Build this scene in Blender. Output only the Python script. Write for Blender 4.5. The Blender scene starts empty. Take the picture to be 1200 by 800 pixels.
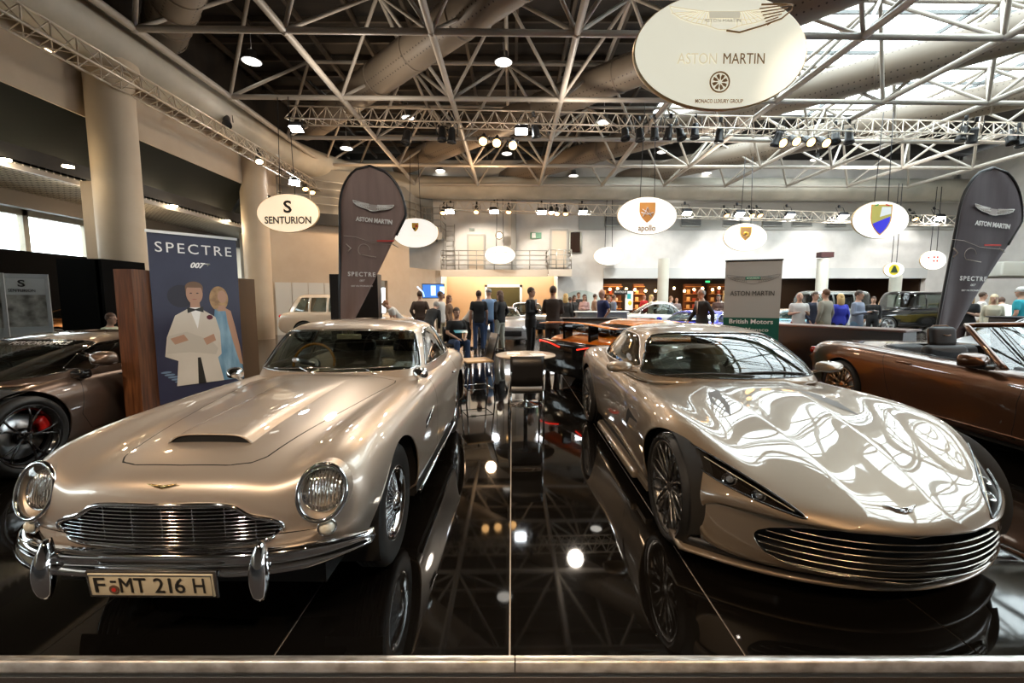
import bpy, bmesh, math, random
import numpy as np
from mathutils import Vector, Matrix
random.seed(7)
SC = bpy.context.scene
COL = SC.collection
PI = math.pi
# ------------------------------------------------------------------ camera, sky, lights, exposure
CAM_H, PITCH, FPX = 1.55, math.radians(5.6), 510.0
cd = bpy.data.cameras.new('camera'); cam = bpy.data.objects.new('camera', cd); COL.objects.link(cam)
cd.lens = 36 * FPX / 1200; cd.sensor_width = 36; cd.clip_start = .05; cd.clip_end = 200
cam.location = (0, 0, CAM_H); cam.rotation_euler = (PI/2 - PITCH, 0, 0)
SC.camera = cam
w = bpy.data.worlds.new('overcast_sky'); SC.world = w; w.use_nodes = True
bg = w.node_tree.nodes['Background']; bg.inputs[0].default_value = (.86, .95, 1, 1); bg.inputs[1].default_value = 7.5
SC.view_settings.view_transform = 'Standard'; SC.view_settings.look = 'None'
SC.view_settings.gamma = 1; SC.view_settings.use_curve_mapping = False
SC.view_settings.exposure = 0.5
SC.cycles.max_bounces = 8; SC.cycles.transparent_max_bounces = 16; SC.cycles.sample_clamp_indirect = 4; SC.cycles.caustics_reflective = False; SC.cycles.caustics_refractive = False
SC.cycles.use_denoising = True
WARM, NEUT, COOL = (1, .66, .38), (1, .88, .74), (.82, .93, 1)
def lamp(name, kind, loc, power, color, size=.2, target=None, angle=60, blend=.6, sy=None):
    l = bpy.data.lights.new(name, kind); l.energy = power; l.color = color
    if kind == 'AREA':
        l.shape = 'RECTANGLE'; l.size = size; l.size_y = sy or size
    else: l.shadow_soft_size = size
    if kind == 'SPOT': l.spot_size = math.radians(angle); l.spot_blend = blend
    o = bpy.data.objects.new(name, l); COL.objects.link(o); o.location = loc
    if target is not None:
        o.rotation_euler = (Vector(target) - Vector(loc)).to_track_quat('-Z', 'Y').to_euler()
    return o
# spotlights of the stand's lighting rig (behind and above the camera) and of the hall; the last one is added to brighten the tall poster
for (x, y, z, tx, ty, p, c, a) in [
    (-3.0, -2.2, 5.2, -1.7, 2.6, 420, NEUT, 50), (-0.8, -2.0, 5.3, -1.3, 3.2, 380, WARM, 50), (-5.5, -1.6, 5.2, -2.4, 2.4, 260, WARM, 50),
    (1.2, -2.2, 5.3, 1.6, 2.8, 380, WARM, 50), (3.4, -1.8, 5.2, 2.2, 3.2, 300, WARM, 50), (-1.5, 8.0, 6.3, -1.4, 4.0, 260, NEUT, 60), (0.6, 8.2, 6.3, 1.4, 4.4, 260, WARM, 60),
    (7.5, -1, 5.4, 5.0, 4.4, 380, WARM, 55), (-7.5, 0, 5.4, -5.0, 4.4, 200, WARM, 55), (-9, 9, 6.4, -4.5, 5.5, 160, WARM, 60),
    (-2.6, 1.6, 5.5, -3.7, 5.2, 520, NEUT, 32)]:
    lamp('spot_light', 'SPOT', (x, y, z), p, c, .09, (tx, ty, .5), a)
for (x, y, z, p, c) in [(-4, 12, 6.6, 330, NEUT), (2, 13, 6.6, 330, NEUT), (-1, 20, 6.4, 520, WARM), (8, 18, 6.4, 480, NEUT), (-6, 19, 6.4, 360, WARM), (16, 20, 6.4, 600, (1,.96,.9)), (22, 16, 6, 420, (1,.96,.9)), (-12, 14, 4.0, 50, WARM)]:
    lamp('hall_light', 'POINT', (x, y, z), p*.35, c, .25); lamp('hall_light', 'SPOT', (x, y, z), p*1.1, c, .25, (x, y, 0), 150, .5)
for (a, b, p) in (((-1.6, 2.5, 6.2), (-2.3, 7.2, 2.8), 330), ((5.6, 2.5, 6.2), (7.2, 6.9, 2.8), 230), ((3.2, 3.0, 6.2), (4.15, 7.4, 1.5), 330)):
    lamp('banner_fill_light', 'SPOT', a, p, NEUT, .1, b, 32, .6)  # added fill spots, brighten the feather flags and the grey banner
for k, x in enumerate((-2.5, 2, 7, 12, 17, 22)):
    lamp('wall_wash_light', 'SPOT', (x, 22.8, 6.0), 480, NEUT if k < 2 else (1, .97, .93), .15, (x+.8, 26, 3.0), 88, .5)
# ------------------------------------------------------------------ helpers
def ray(px, py):
    x = (px-600)/FPX; d = (py-400)/FPX
    return x, math.cos(PITCH)-d*math.sin(PITCH), -math.sin(PITCH)-d*math.cos(PITCH)
def at(px, py, D):
    r = ray(px, py); return Vector((r[0]*D, r[1]*D, CAM_H+r[2]*D))
M = {}
def mat(name, color, rough=.5, metal=0., emit=0., coat=0., spec=.5, noise=None, ecol=None, alpha=1., coat_rough=.03, trans=0.):
    if name in M: return M[name]
    m = bpy.data.materials.new(name); m.use_nodes = True; nt = m.node_tree; b = nt.nodes['Principled BSDF']
    c = (*color, 1) if len(color) == 3 else color
    b.inputs['Base Color'].default_value = c; b.inputs['Roughness'].default_value = rough; b.inputs['Metallic'].default_value = metal
    b.inputs['Coat Weight'].default_value = coat; b.inputs['Coat Roughness'].default_value = coat_rough
    b.inputs['Specular IOR Level'].default_value = spec
    if emit: b.inputs['Emission Color'].default_value = (*(ecol or color), 1); b.inputs['Emission Strength'].default_value = emit
    if noise:                      # (scale, other colour, mix amount, bump, stretch)
        tc = nt.nodes.new('ShaderNodeTexCoord'); mp = nt.nodes.new('ShaderNodeMapping'); mp.inputs['Scale'].default_value = noise[4] if len(noise) > 4 else (1, 1, 1)
        n = nt.nodes.new('ShaderNodeTexNoise'); n.inputs['Scale'].default_value = noise[0]; n.inputs['Detail'].default_value = 5
        nt.links.new(tc.outputs['Object'], mp.inputs['Vector']); nt.links.new(mp.outputs['Vector'], n.inputs['Vector'])
        r = nt.nodes.new('ShaderNodeMapRange'); r.inputs[1].default_value = .35; r.inputs[2].default_value = .65; r.inputs[4].default_value = noise[2]
        mx = nt.nodes.new('ShaderNodeMix'); mx.data_type = 'RGBA'; mx.inputs[6].default_value = c; mx.inputs[7].default_value = (*noise[1], 1)
        nt.links.new(n.outputs['Fac'], r.inputs['Value']); nt.links.new(r.outputs['Result'], mx.inputs[0]); nt.links.new(mx.outputs[2], b.inputs['Base Color'])
        if noise[3]:
            bp = nt.nodes.new('ShaderNodeBump'); bp.inputs['Strength'].default_value = noise[3]; bp.inputs['Distance'].default_value = .01
            nt.links.new(n.outputs['Fac'], bp.inputs['Height']); nt.links.new(bp.outputs['Normal'], b.inputs['Normal'])
    M[name] = m; return m
def glassmat(name, tint=(.85, .9, .88), refl=(1, 1, 1), ior=1.5, rough=0., base=.0):
    m = bpy.data.materials.new(name); m.use_nodes = True; nt = m.node_tree; nt.nodes.clear()
    o = nt.nodes.new('ShaderNodeOutputMaterial'); t = nt.nodes.new('ShaderNodeBsdfTransparent'); t.inputs[0].default_value = (*tint, 1)
    g = nt.nodes.new('ShaderNodeBsdfGlossy'); g.inputs[0].default_value = (*refl, 1); g.inputs['Roughness'].default_value = rough
    f = nt.nodes.new('ShaderNodeLayerWeight'); f.inputs[0].default_value = .5; pw = nt.nodes.new('ShaderNodeMath'); pw.operation = 'POWER'; pw.inputs[1].default_value = 4.; f0 = ((ior-1)/(ior+1))**2+base
    a = nt.nodes.new('ShaderNodeMath'); a.operation = 'MULTIPLY_ADD'; a.use_clamp = True; a.inputs[1].default_value = 1-f0; a.inputs[2].default_value = f0; nt.links.new(f.outputs['Facing'], pw.inputs[0])
    x = nt.nodes.new('ShaderNodeMixShader'); nt.links.new(pw.outputs[0], a.inputs[0]); nt.links.new(a.outputs[0], x.inputs[0]); nt.links.new(t.outputs[0], x.inputs[1]); nt.links.new(g.outputs[0], x.inputs[2]); nt.links.new(x.outputs[0], o.inputs[0])
    M[name] = m; return m
def paint(name, base, rough=.38, metal=.75, flake=.04, coat=1.):
    m = mat(name, base, rough, metal, coat=coat, coat_rough=.02)
    nt = m.node_tree; b = nt.nodes['Principled BSDF']; tc = nt.nodes.new('ShaderNodeTexCoord'); v = nt.nodes.new('ShaderNodeTexVoronoi'); v.inputs['Scale'].default_value = 900
    bp = nt.nodes.new('ShaderNodeBump'); bp.inputs['Strength'].default_value = flake; bp.inputs['Distance'].default_value = .002
    nt.links.new(tc.outputs['Object'], v.inputs['Vector']); nt.links.new(v.outputs['Distance'], bp.inputs['Height']); nt.links.new(bp.outputs['Normal'], b.inputs['Normal'])
    return m
def link(o, parent=None, m=None):
    COL.objects.link(o)
    if parent is not None: o.parent = parent
    if m is not None:
        for q in (m if isinstance(m, (list, tuple)) else [m]): o.data.materials.append(q)
    return o
def tag(o, label=None, cat=None, group=None, kind=None):
    if label: o['label'] = label
    if cat: o['category'] = cat
    if group: o['group'] = group
    if kind: o['kind'] = kind
    return o
def thing(name, label, cat, loc=(0, 0, 0), rz=0, group=None):
    o = bpy.data.objects.new(name, None); COL.objects.link(o); o.location = loc; o.rotation_euler = (0, 0, rz)
    o.empty_display_size = .2
    return tag(o, label, cat, group)
class MB:
    """collects shapes into one mesh"""
    def __init__(s): s.v = []; s.f = []; s.mi = []; s.sm = []; s.cur = 0
    def add(s, vs, fs, smooth=False, T=None):
        n = len(s.v)
        s.v += [tuple(T @ Vector(p)) if T is not None else tuple(p) for p in vs]
        for f in fs: s.f.append(tuple(n+i for i in f)); s.mi.append(s.cur); s.sm.append(smooth)
        return s
    def box(s, a, b, T=None):
        x0, y0, z0 = a; x1, y1, z1 = b
        v = [(x0,y0,z0),(x1,y0,z0),(x1,y1,z0),(x0,y1,z0),(x0,y0,z1),(x1,y0,z1),(x1,y1,z1),(x0,y1,z1)]
        return s.add(v, [(0,3,2,1),(4,5,6,7),(0,1,5,4),(1,2,6,5),(2,3,7,6),(3,0,4,7)], T=T)
    def rbox(s, a, b, r=.02, n=3, T=None):   # box rounded in plan and with eased edges
        x0, y0, z0 = a; x1, y1, z1 = b; r = min(r, (x1-x0)/2.01, (y1-y0)/2.01, (z1-z0)/2.01)
        def ring(i, z):
            p = []
            for cx, cy, a0 in ((x1-r, y1-r, 0), (x0+r, y1-r, 90), (x0+r, y0+r, 180), (x1-r, y0+r, 270)):
                for k in range(n+1):
                    t = math.radians(a0+90*k/n); rr = r-i
                    p.append((cx+rr*math.cos(t), cy+rr*math.sin(t), z))
            return p
        rings = []
        for k in range(n+1):
            t = PI/2*k/n; rings.append(ring(r*(1-math.sin(t))*.999, z0+r*(1-math.cos(t))))
        for k in range(n, -1, -1):
            t = PI/2*k/n; rings.append(ring(r*(1-math.sin(t))*.999, z1-r*(1-math.cos(t))))
        return s.rings(rings, True, True, T=T)
    def rings(s, rings, close=True, caps=False, T=None, smooth=True):
        m = len(rings[0]); v = [p for r in rings for p in r]; f = []
        for i in range(len(rings)-1):
            for j in range(m if close else m-1):
                k = (j+1) % m; f.append((i*m+j, i*m+k, (i+1)*m+k, (i+1)*m+j))
        if caps: f.append(tuple(range(m-1, -1, -1))); f.append(tuple((len(rings)-1)*m+j for j in range(m)))
        return s.add(v, f, smooth, T)
    def tube(s, pts, r, n=8, caps=True, closed=False, T=None, flat=1.):
        P = [Vector(p) for p in pts]; N = len(P); R = r if isinstance(r, (list, tuple)) else [r]*N
        rings = []; up = None
        for i in range(N):
            if closed: t = P[(i+1) % N]-P[i-1]
            else: t = P[min(i+1, N-1)]-P[max(i-1, 0)]
            if t.length < 1e-9: t = Vector((0, 0, 1))
            t.normalize()
            if up is None: up = Vector((0, 0, 1)) if abs(t.z) < .9 else Vector((1, 0, 0))
            a = t.cross(up)
            if a.length < 1e-4: a = t.cross(Vector((0, 1, 0)))
            a.normalize(); b = a.cross(t); b.normalize(); up = b
            rings.append([tuple(P[i]+(a*math.cos(2*PI*k/n)+b*math.sin(2*PI*k/n)*flat)*R[i]) for k in range(n)])
        if closed: rings.append(rings[0])
        return s.rings(rings, True, caps and not closed, T)
    def cyl(s, c, r, h, n=20, axis='Z', r2=None, T=None, smooth=True, caps=True):
        r2 = r if r2 is None else r2; A = {'Z': lambda a, b, t: (a, b, t), 'Y': lambda a, b, t: (a, t, b), 'X': lambda a, b, t: (t, a, b)}[axis]
        v = []
        for (rr, t) in ((r, 0), (r2, h)):
            for k in range(n):
                q = A(rr*math.cos(2*PI*k/n), rr*math.sin(2*PI*k/n), t); v.append((c[0]+q[0], c[1]+q[1], c[2]+q[2]))
        s.add(v, [(k, (k+1) % n, n+(k+1) % n, n+k) for k in range(n)], smooth, T)
        if caps: s.add(v, [tuple(range(n-1, -1, -1)), tuple(range(n, 2*n))], False, T)
        return s
    def lathe(s, prof, n=24, axis='Z', c=(0, 0, 0), T=None, smooth=True, arc=None):   # prof: (r, t)
        v = []; m = n if arc is None else n+1
        for (r, t) in prof:
            for k in range(m):
                a = 2*PI*k/n if arc is None else arc[0]+(arc[1]-arc[0])*k/n
                x, y = r*math.cos(a), r*math.sin(a)
                q = {'Z': (x, y, t), 'Y': (x, t, y), 'X': (t, x, y)}[axis]; v.append((c[0]+q[0], c[1]+q[1], c[2]+q[2]))
        f = []
        for i in range(len(prof)-1):
            for k in range(n):
                k2 = (k+1) % m if arc is None else k+1
                f.append((i*m+k, i*m+k2, (i+1)*m+k2, (i+1)*m+k))
        return s.add(v, f, smooth, T)
    def ball(s, c, r, n=12, T=None):
        rx, ry, rz = r if isinstance(r, (tuple, list)) else (r, r, r); rings = []
        for i in range(n//2+1):
            t = -PI/2+PI*i/(n//2)
            rings.append([(c[0]+rx*math.cos(t)*math.cos(2*PI*k/n), c[1]+ry*math.cos(t)*math.sin(2*PI*k/n), c[2]+rz*math.sin(t)) for k in range(n)])
        return s.rings(rings, True, False, T)
    def poly(s, pts, d, T=None):  # prism: polygon in x,z extruded along +y by d
        n = len(pts); v = [(p[0], 0, p[1]) for p in pts]+[(p[0], d, p[1]) for p in pts]
        return s.add(v, [tuple(range(n)), tuple(range(2*n-1, n-1, -1))]+[(i, n+i, n+(i+1) % n, (i+1) % n) for i in range(n)], False, T)
    def build(s, name, m=None, parent=None, kind=None, label=None, smooth=None, merge=False):
        me = bpy.data.meshes.new(name); me.from_pydata(s.v, [], s.f); me.validate()
        if len(me.polygons) == len(s.f):
            me.polygons.foreach_set('material_index', s.mi); me.polygons.foreach_set('use_smooth', s.sm if smooth is None else [smooth]*len(s.f))
        o = bpy.data.objects.new(name, me); link(o, parent, m)
        bm = bmesh.new(); bm.from_mesh(me)
        if merge: bmesh.ops.remove_doubles(bm, verts=bm.verts, dist=1e-4)
        bmesh.ops.recalc_face_normals(bm, faces=bm.faces); bm.to_mesh(me); bm.free()
        if kind: o['kind'] = kind
        if label: o['label'] = label
        return o
def struct(mb, name, m, label=None):
    o = mb.build(name, m); o['kind'] = 'structure'
    if label: o['label'] = label
    return o
def TR(loc=(0, 0, 0), rz=0, rx=0, ry=0, s=1):
    S = Matrix.Diagonal((*((s, s, s) if not isinstance(s, (tuple, list)) else s), 1))
    return Matrix.Translation(loc) @ Matrix.Rotation(rz, 4, 'Z') @ Matrix.Rotation(ry, 4, 'Y') @ Matrix.Rotation(rx, 4, 'X') @ S
def text(body, size, T, m, name='lettering', parent=None, depth=.003, width=None, spacing=1., shear=0., align='CENTER', bold=0.):
    """lettering standing in the x-z plane of T, facing -y"""
    cu = bpy.data.curves.new(name, 'FONT'); cu.body = body; cu.size = size; cu.align_x = align; cu.align_y = 'CENTER'; cu.extrude = depth/2; cu.space_character = spacing; cu.shear = shear; cu.offset = bold; cu.resolution_u = 3
    o = bpy.data.objects.new(name, cu); link(o, parent, m)
    bpy.context.view_layer.update()
    me = bpy.data.meshes.new_from_object(o); sx = 1. if width is None else width/max(o.dimensions.x, 1e-6)
    bpy.data.objects.remove(o); me.name = name; o = bpy.data.objects.new(name, me); link(o, parent)
    o.matrix_local = T @ Matrix.Rotation(PI/2, 4, 'X') @ Matrix.Diagonal((sx, 1, 1, 1))
    return o
def copy_tree(o, parent=None):
    c = o.copy(); COL.objects.link(c)
    if parent is not None: c.parent = parent
    for ch in KIDS.get(o.name, None) or [k for k in bpy.data.objects if k.parent == o]: copy_tree(ch, c)
    return c
KIDS = {}
# common materials
chrome = mat('chrome', (.82, .82, .83), .06, 1); black = mat('black_plastic', (.012, .012, .013), .35); rubber = mat('tyre_rubber', (.008, .0075, .007), .55)
blackgloss = mat('gloss_black', (.008, .008, .008), .08); steel = mat('brushed_steel', (.55, .55, .56), .3, 1); white = mat('white_paint', (.8, .8, .78), .5)
gap = mat('panel_gap', (.004, .004, .004), .9); carglass = glassmat('car_glass', (.42, .47, .45), ior=1.55, base=.02); clearglass = glassmat('clear_glass', (.93, .95, .94)); lampglass = glassmat('lamp_glass', (.96, .97, .97), ior=1.35)
brass = mat('gilt_brass', (.75, .55, .25), .25, 1); darkmetal = mat('dark_metal', (.05, .05, .055), .35, .8)
# ------------------------------------------------------------------ the hall
ROT = math.radians(-1.0)
def G(x, y): # grid of the roof is turned a touch against the stand
    c, s = math.cos(-ROT), math.sin(-ROT); return (x*c-y*s*0, y+s*(x+8.4))
# glossy black stage tiles
m = bpy.data.materials.new('black_gloss_tiles'); m.use_nodes = True; nt = m.node_tree; b = nt.nodes['Principled BSDF']
b.inputs['Roughness'].default_value = .035; b.inputs['Specular IOR Level'].default_value = .42; b.inputs['IOR'].default_value = 1.5
tc = nt.nodes.new('ShaderNodeTexCoord'); n1 = nt.nodes.new('ShaderNodeTexNoise'); n1.inputs['Scale'].default_value = 1.4; n1.inputs['Detail'].default_value = 6
r1 = nt.nodes.new('ShaderNodeMapRange'); r1.inputs[1].default_value = .35; r1.inputs[2].default_value = .75; r1.inputs[3].default_value = .02; r1.inputs[4].default_value = .07
nt.links.new(tc.outputs['Object'], n1.inputs['Vector']); nt.links.new(n1.outputs['Fac'], r1.inputs['Value']); nt.links.new(r1.outputs['Result'], b.inputs['Roughness'])
n2 = nt.nodes.new('ShaderNodeTexNoise'); n2.inputs['Scale'].default_value = 160; n2.inputs['Detail'].default_value = 2
r2 = nt.nodes.new('ShaderNodeMapRange'); r2.inputs[1].default_value = .72; r2.inputs[2].default_value = .8; mx = nt.nodes.new('ShaderNodeMix'); mx.data_type = 'RGBA'
mx.inputs[6].default_value = (.004, .0035, .003, 1); mx.inputs[7].default_value = (.10, .06, .03, 1)
nt.links.new(tc.outputs['Object'], n2.inputs['Vector']); nt.links.new(n2.outputs['Fac'], r2.inputs['Value']); nt.links.new(r2.outputs['Result'], mx.inputs[0]); nt.links.new(mx.outputs[2], b.inputs['Base Color'])
M['tiles'] = m
ed, rise = 1.752, .10
tiles = MB(); gapw = .004
xs = [-8.5]+[1.03*k-.01 for k in range(-7, 8)]+[8.5]; ys = [ed+.005+2.63*k for k in range(4)]
for i in range(len(xs)-1):
    for j in range(len(ys)-1): tiles.box((xs[i]+gapw, ys[j]+gapw, -.012), (xs[i+1]-gapw, ys[j+1]-gapw, 0))
struct(tiles, 'floor', M['tiles'], 'glossy black stage tiles under the cars')
sub = MB(); sub.box((-8.5, ed, -rise), (8.5, ed+7.9, -.006)); struct(sub, 'floor_tile_bed', mat('joint_grey', (.42, .38, .33), .4), 'grey joints between the stage tiles')
carpet = mat('black_carpet', (.022, .019, .018), .95, noise=(260, (.06, .052, .05), 1., .9))
g = MB(); g.box((-30, -12, -rise-.1), (34, ed, -rise)); g.box((-30, ed, -rise-.1), (34, 40, -rise)); struct(g, 'floor_carpet', carpet, 'dark hall carpet')
hallfloor = mat('hall_floor', (.035, .03, .027), .14, noise=(3, (.06, .05, .042), .6, 0))
g = MB(); g.box((-20, 9.66, -rise), (30, 30, -.004)); struct(g, 'floor_hall', hallfloor, 'polished dark hall floor behind the stand')
# aluminium edging of the stage
alu = mat('scuffed_aluminium', (.80, .79, .77), .36, .75, noise=(9, (.25, .22, .2), .7, .1, (1, 6, 1)))
e = MB(); e.rings([[(x, ed+.004, .002), (x, ed-.018, .003), (x, ed-.030, -.004), (x, ed-.032, -.030), (x, ed-.036, -.036), (x, ed-.036, -.048), (x, ed+.0, -.048)] for x in (-8.5, -2.2, .01)], False)
e.rings([[(x, ed+.004, .002), (x, ed-.018, .003), (x, ed-.030, -.004), (x, ed-.032, -.030), (x, ed-.036, -.036), (x, ed-.036, -.048), (x, ed+.0, -.048)] for x in (.016, 2.6, 8.5)], False)
struct(e, 'trim_stage_edge', alu, 'scuffed aluminium stage edging')
# walls
wallw = mat('white_render', (.74, .72, .69), .8, noise=(2, (.60, .58, .55), .5, 0)); wallb = mat('beige_render', (.52, .43, .33), .8, noise=(2, (.45, .36, .27), .5, 0))
greyw = mat('grey_wall', (.42, .41, .38), .7)
YB = 26.0
bw = MB()
bw.box((-12, YB, 2.9), (-4.6, YB+.3, 9.5)); bw.box((-12, YB, -.1), (-10.5, YB+.3, 2.9)); bw.box((-7.2, YB, -.1), (-4.2, YB+.3, 2.9)); bw.box((-4.6, YB, 3.0), (5.4, YB+.3, 9.5)); bw.box((2.7, YB, -.1), (5.4, YB+.3, 3.0))
bw.box((5.4, YB, 3.25), (34, YB+.3, 9.5)); bw.box((24.5, YB, -.1), (34, YB+.3, 3.25)); bw.box((-10.5, YB, 2.2), (-7.2, YB+.3, 2.9))
struct(bw, 'wall_back', wallw, 'pale rendered back wall of the hall')
ar = MB(); ar.cyl((4.1, YB-.02, .3), 1.75, .03, 40, 'Y'); struct(ar, 'wall_back_arch', mat('pale_green', (.50, .56, .52), .8), 'pale green rounded panel on the back wall')
# recess under balcony and shop fronts behind the wall line
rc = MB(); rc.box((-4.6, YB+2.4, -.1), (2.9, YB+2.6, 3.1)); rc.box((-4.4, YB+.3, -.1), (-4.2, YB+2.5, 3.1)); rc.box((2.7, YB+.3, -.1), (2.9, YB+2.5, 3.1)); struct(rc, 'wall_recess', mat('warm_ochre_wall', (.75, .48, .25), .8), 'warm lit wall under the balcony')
dr = MB(); dr.box((-1.6, YB+2.3, 0), (.5, YB+2.38, 2.3)); struct(dr, 'door_3', mat('olive_glass', (.08, .07, .03), .2))
dr = MB(); dr.box((-1.75, YB+2.28, 0), (-1.6, YB+2.4, 2.45)); dr.box((.5, YB+2.28, 0), (.65, YB+2.4, 2.45)); dr.box((-1.75, YB+2.28, 2.3), (.65, YB+2.4, 2.45)); struct(dr, 'trim_2', white)
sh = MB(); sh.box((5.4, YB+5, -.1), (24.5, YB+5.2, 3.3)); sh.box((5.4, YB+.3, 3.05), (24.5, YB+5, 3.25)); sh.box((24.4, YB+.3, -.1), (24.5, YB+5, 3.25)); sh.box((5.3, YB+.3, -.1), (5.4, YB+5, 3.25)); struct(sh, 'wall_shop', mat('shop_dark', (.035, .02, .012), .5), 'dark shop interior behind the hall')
fa = MB(); fa.box((5.4, YB-.06, 2.75), (24.5, YB+.02, 3.35)); struct(fa, 'trim_shop_fascia', mat('fascia_grey', (.58, .59, .58), .5))
up = MB(); up.box((3.9, YB-.05, 5.55), (33, YB-.0, 7.1)); struct(up, 'wall_upper_band', greyw, 'grey band of the back wall with vents')
for k, px in enumerate((213, 236, 0, 0)):
    pass
rw = MB(); rw.box((27, -12, 2.9), (27.3, 30, 10)); rw.box((27, 8, -.1), (27.3, 30, 2.9)); struct(rw, 'wall_right', wallw, 'pale right wall')
fw = MB(); fw.box((-30, -12.3, -.1), (34, -12, 10.2)); struct(fw, 'wall_front', mat('dim_wall', (.16, .13, .11), .8), 'dim wall behind the viewer')
# left side: fascia, dark louvre band, gallery soffit, beam, windows
XL = -9.9
lw = MB(); lw.box((XL-.3, -12, 5.75), (XL, 24.5, 7.9)); struct(lw, 'wall_left', wallb, 'beige fascia along the left side')
lv = MB()
for y0 in [-5.0+5.5*k for k in range(6)]:
    lv.add([(XL-.02, y0, 5.78), (XL-.02, y0+5.3, 5.78), (XL-.75, y0+5.3, 4.75), (XL-.75, y0, 4.75)], [(0, 1, 2, 3)])
struct(lv, 'trim_louvres', mat('green_black_louvre', (.007, .009, .007), .6, spec=.2), 'dark tilted louvre screens under the fascia')
bb = MB(); bb.box((XL-.85, -12, 4.45), (XL-.7, 26, 5.9)); struct(bb, 'wall_left_recess', mat('recess_black', (.006, .006, .006), .6))
sf = mat('soffit_grid', (.42, .40, .34), .5)
nt = sf.node_tree; tc = nt.nodes.new('ShaderNodeTexCoord'); br = nt.nodes.new('ShaderNodeTexBrick'); br.offset = 0; br.inputs['Scale'].default_value = 1; br.inputs['Brick Width'].default_value = .16; br.inputs['Row Height'].default_value = .16; br.inputs['Mortar Size'].default_value = .02
br.inputs['Color1'].default_value = (.05, .05, .04, 1); br.inputs['Color2'].default_value = (.10, .095, .07, 1); br.inputs['Mortar'].default_value = (.62, .60, .50, 1)
nt.links.new(tc.outputs['Object'], br.inputs['Vector']); nt.links.new(br.outputs['Color'], nt.nodes['Principled BSDF'].inputs['Base Color'])
sb = MB(); sb.box((-15.5, -12, 4.42), (XL-.7, 26, 4.5)); struct(sb, 'ceiling_gallery', sf, 'slatted soffit of the left gallery')
for k, x in enumerate((XL-.75, -13.3)):
    tb = MB(); tb.box((x-.12 if k else x-.05, -12, 4.0 if k else 4.32), (x+.12 if k else x+.05, 26, 4.42)); struct(tb, 'trim_%d' % (3+k), mat('soffit_beam', (.10, .085, .07), .5) if k else mat('soffit_edge', (.30, .28, .26), .4))
wf = MB()
for y in [-4+2.0*k for k in range(13)]: wf.box((-15.5, y-.08, 2.2), (-15.3, y+.08, 4.42))
wf.box((-15.5, -12, 2.2), (-15.3, 26, 2.5)); wf.box((-15.5, -12, 4.15), (-15.3, 26, 4.42)); struct(wf, 'window_1', mat('cream_frame', (.62, .55, .42), .5), 'cream framed clerestory windows on the left')
wl = MB(); wl.box((-15.5, -12, -.1), (-15.3, 26, 2.2)); wl.box((-15.5, 17.2, 2.2), (-15.2, 26, 4.45)); struct(wl, 'wall_gallery', mat('cream_wall', (.60, .52, .38), .8))
gl = MB(); gl.box((-15.44, -12, 2.5), (-15.42, 17.2, 4.15)); struct(gl, 'window_2', clearglass)
# street scene beyond the clerestory: dark arched canopies
cn = MB()
for y in (3, 7, 11): cn.lathe([(2.0, 0), (2.0, 1.2)], 20, 'X', (-19, y+2.5, 2.4), arc=(0, PI)); cn.box((-19, y+.5, 1.9), (-17.8, y+4.5, 2.4))
o = cn.build('awning', mat('awning_dark', (.10, .10, .08), .6)); tag(o, 'dark arched awnings outside the left clerestory windows', 'awning')
# black partition wall and timber partition on the left
pb = MB(); pb.box((-13.7, 7.0, -.1), (-13.5, 14.4, 2.87)); pb.box((-9.95, 9.62, -.1), (-9.02, 10.25, 2.42)); pb.box((-9.10, 9.62, -.1), (-8.96, 10.75, 2.42)); struct(pb, 'wall_partition', mat('matt_black_panel', (.003, .003, .003), .9, spec=.08), 'black display partition on the left')
wood = mat('dark_walnut', (.065, .022, .009), .35, noise=(5, (.16, .06, .022), 1., .1, (6, 6, .5)))
o = MB().box((-4.17, 4.60, 0), (-3.98, 5.88, 1.86)).build('timber_partition', wood); tag(o, 'dark walnut timber partition standing behind the tall poster', 'partition')
o = MB().box((-4.16, 5.92, 0), (-3.99, 6.80, 1.85)).build('timber_partition', [mat('bronze_board', (.16, .08, .035), .5), black]); tag(o, 'bronze brown board partition seen to the right of the tall poster', 'partition')
# low grey cabinets / wall left back, door openings
lb = MB(); lb.box((-12, 19.5, -.1), (-9.2, 19.7, 4.6)); lb.box((-12, 19.5, 4.6), (-9, 19.8, 5.0)); struct(lb, 'wall_left_rear', greyw, 'grey rear wall on the left')
# angled rear left wall joining the back wall
def wallseg(mb, a, b, z0, z1, t=.2):
    d = (Vector(b)-Vector(a)).normalized(); n = Vector((-d.y, d.x, 0))*t
    A = Vector((*a, 0)); B = Vector((*b, 0)); n = Vector((-d.y, d.x, 0))*t
    vs = [A, B, B+n, A+n]; v = [(p.x, p.y, z0) for p in vs]+[(p.x, p.y, z1) for p in vs]
    mb.add(v, [(0, 3, 2, 1), (4, 5, 6, 7), (0, 1, 5, 4), (1, 2, 6, 5), (2, 3, 7, 6), (3, 0, 4, 7)])
ga = MB(); P = [(-10.4, 18.6), (-7.2, 20.2), (-5.4, 23.2), (-4.2, 26.0)]
wallseg(ga, P[0], P[1], -.1, 5.0); 
wallseg(ga, P[1], P[2], 2.45, 5.0); wallseg(ga, (-7.2, 20.2), (-6.9, 20.7), -.1, 2.45); wallseg(ga, (-6.2, 21.87), P[2], -.1, 2.45)
wallseg(ga, P[2], P[3], -.1, 3.2)
struct(ga, 'wall_rear_corner', wallb, 'beige angled wall at the rear left corner')
dk = MB(); 
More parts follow.
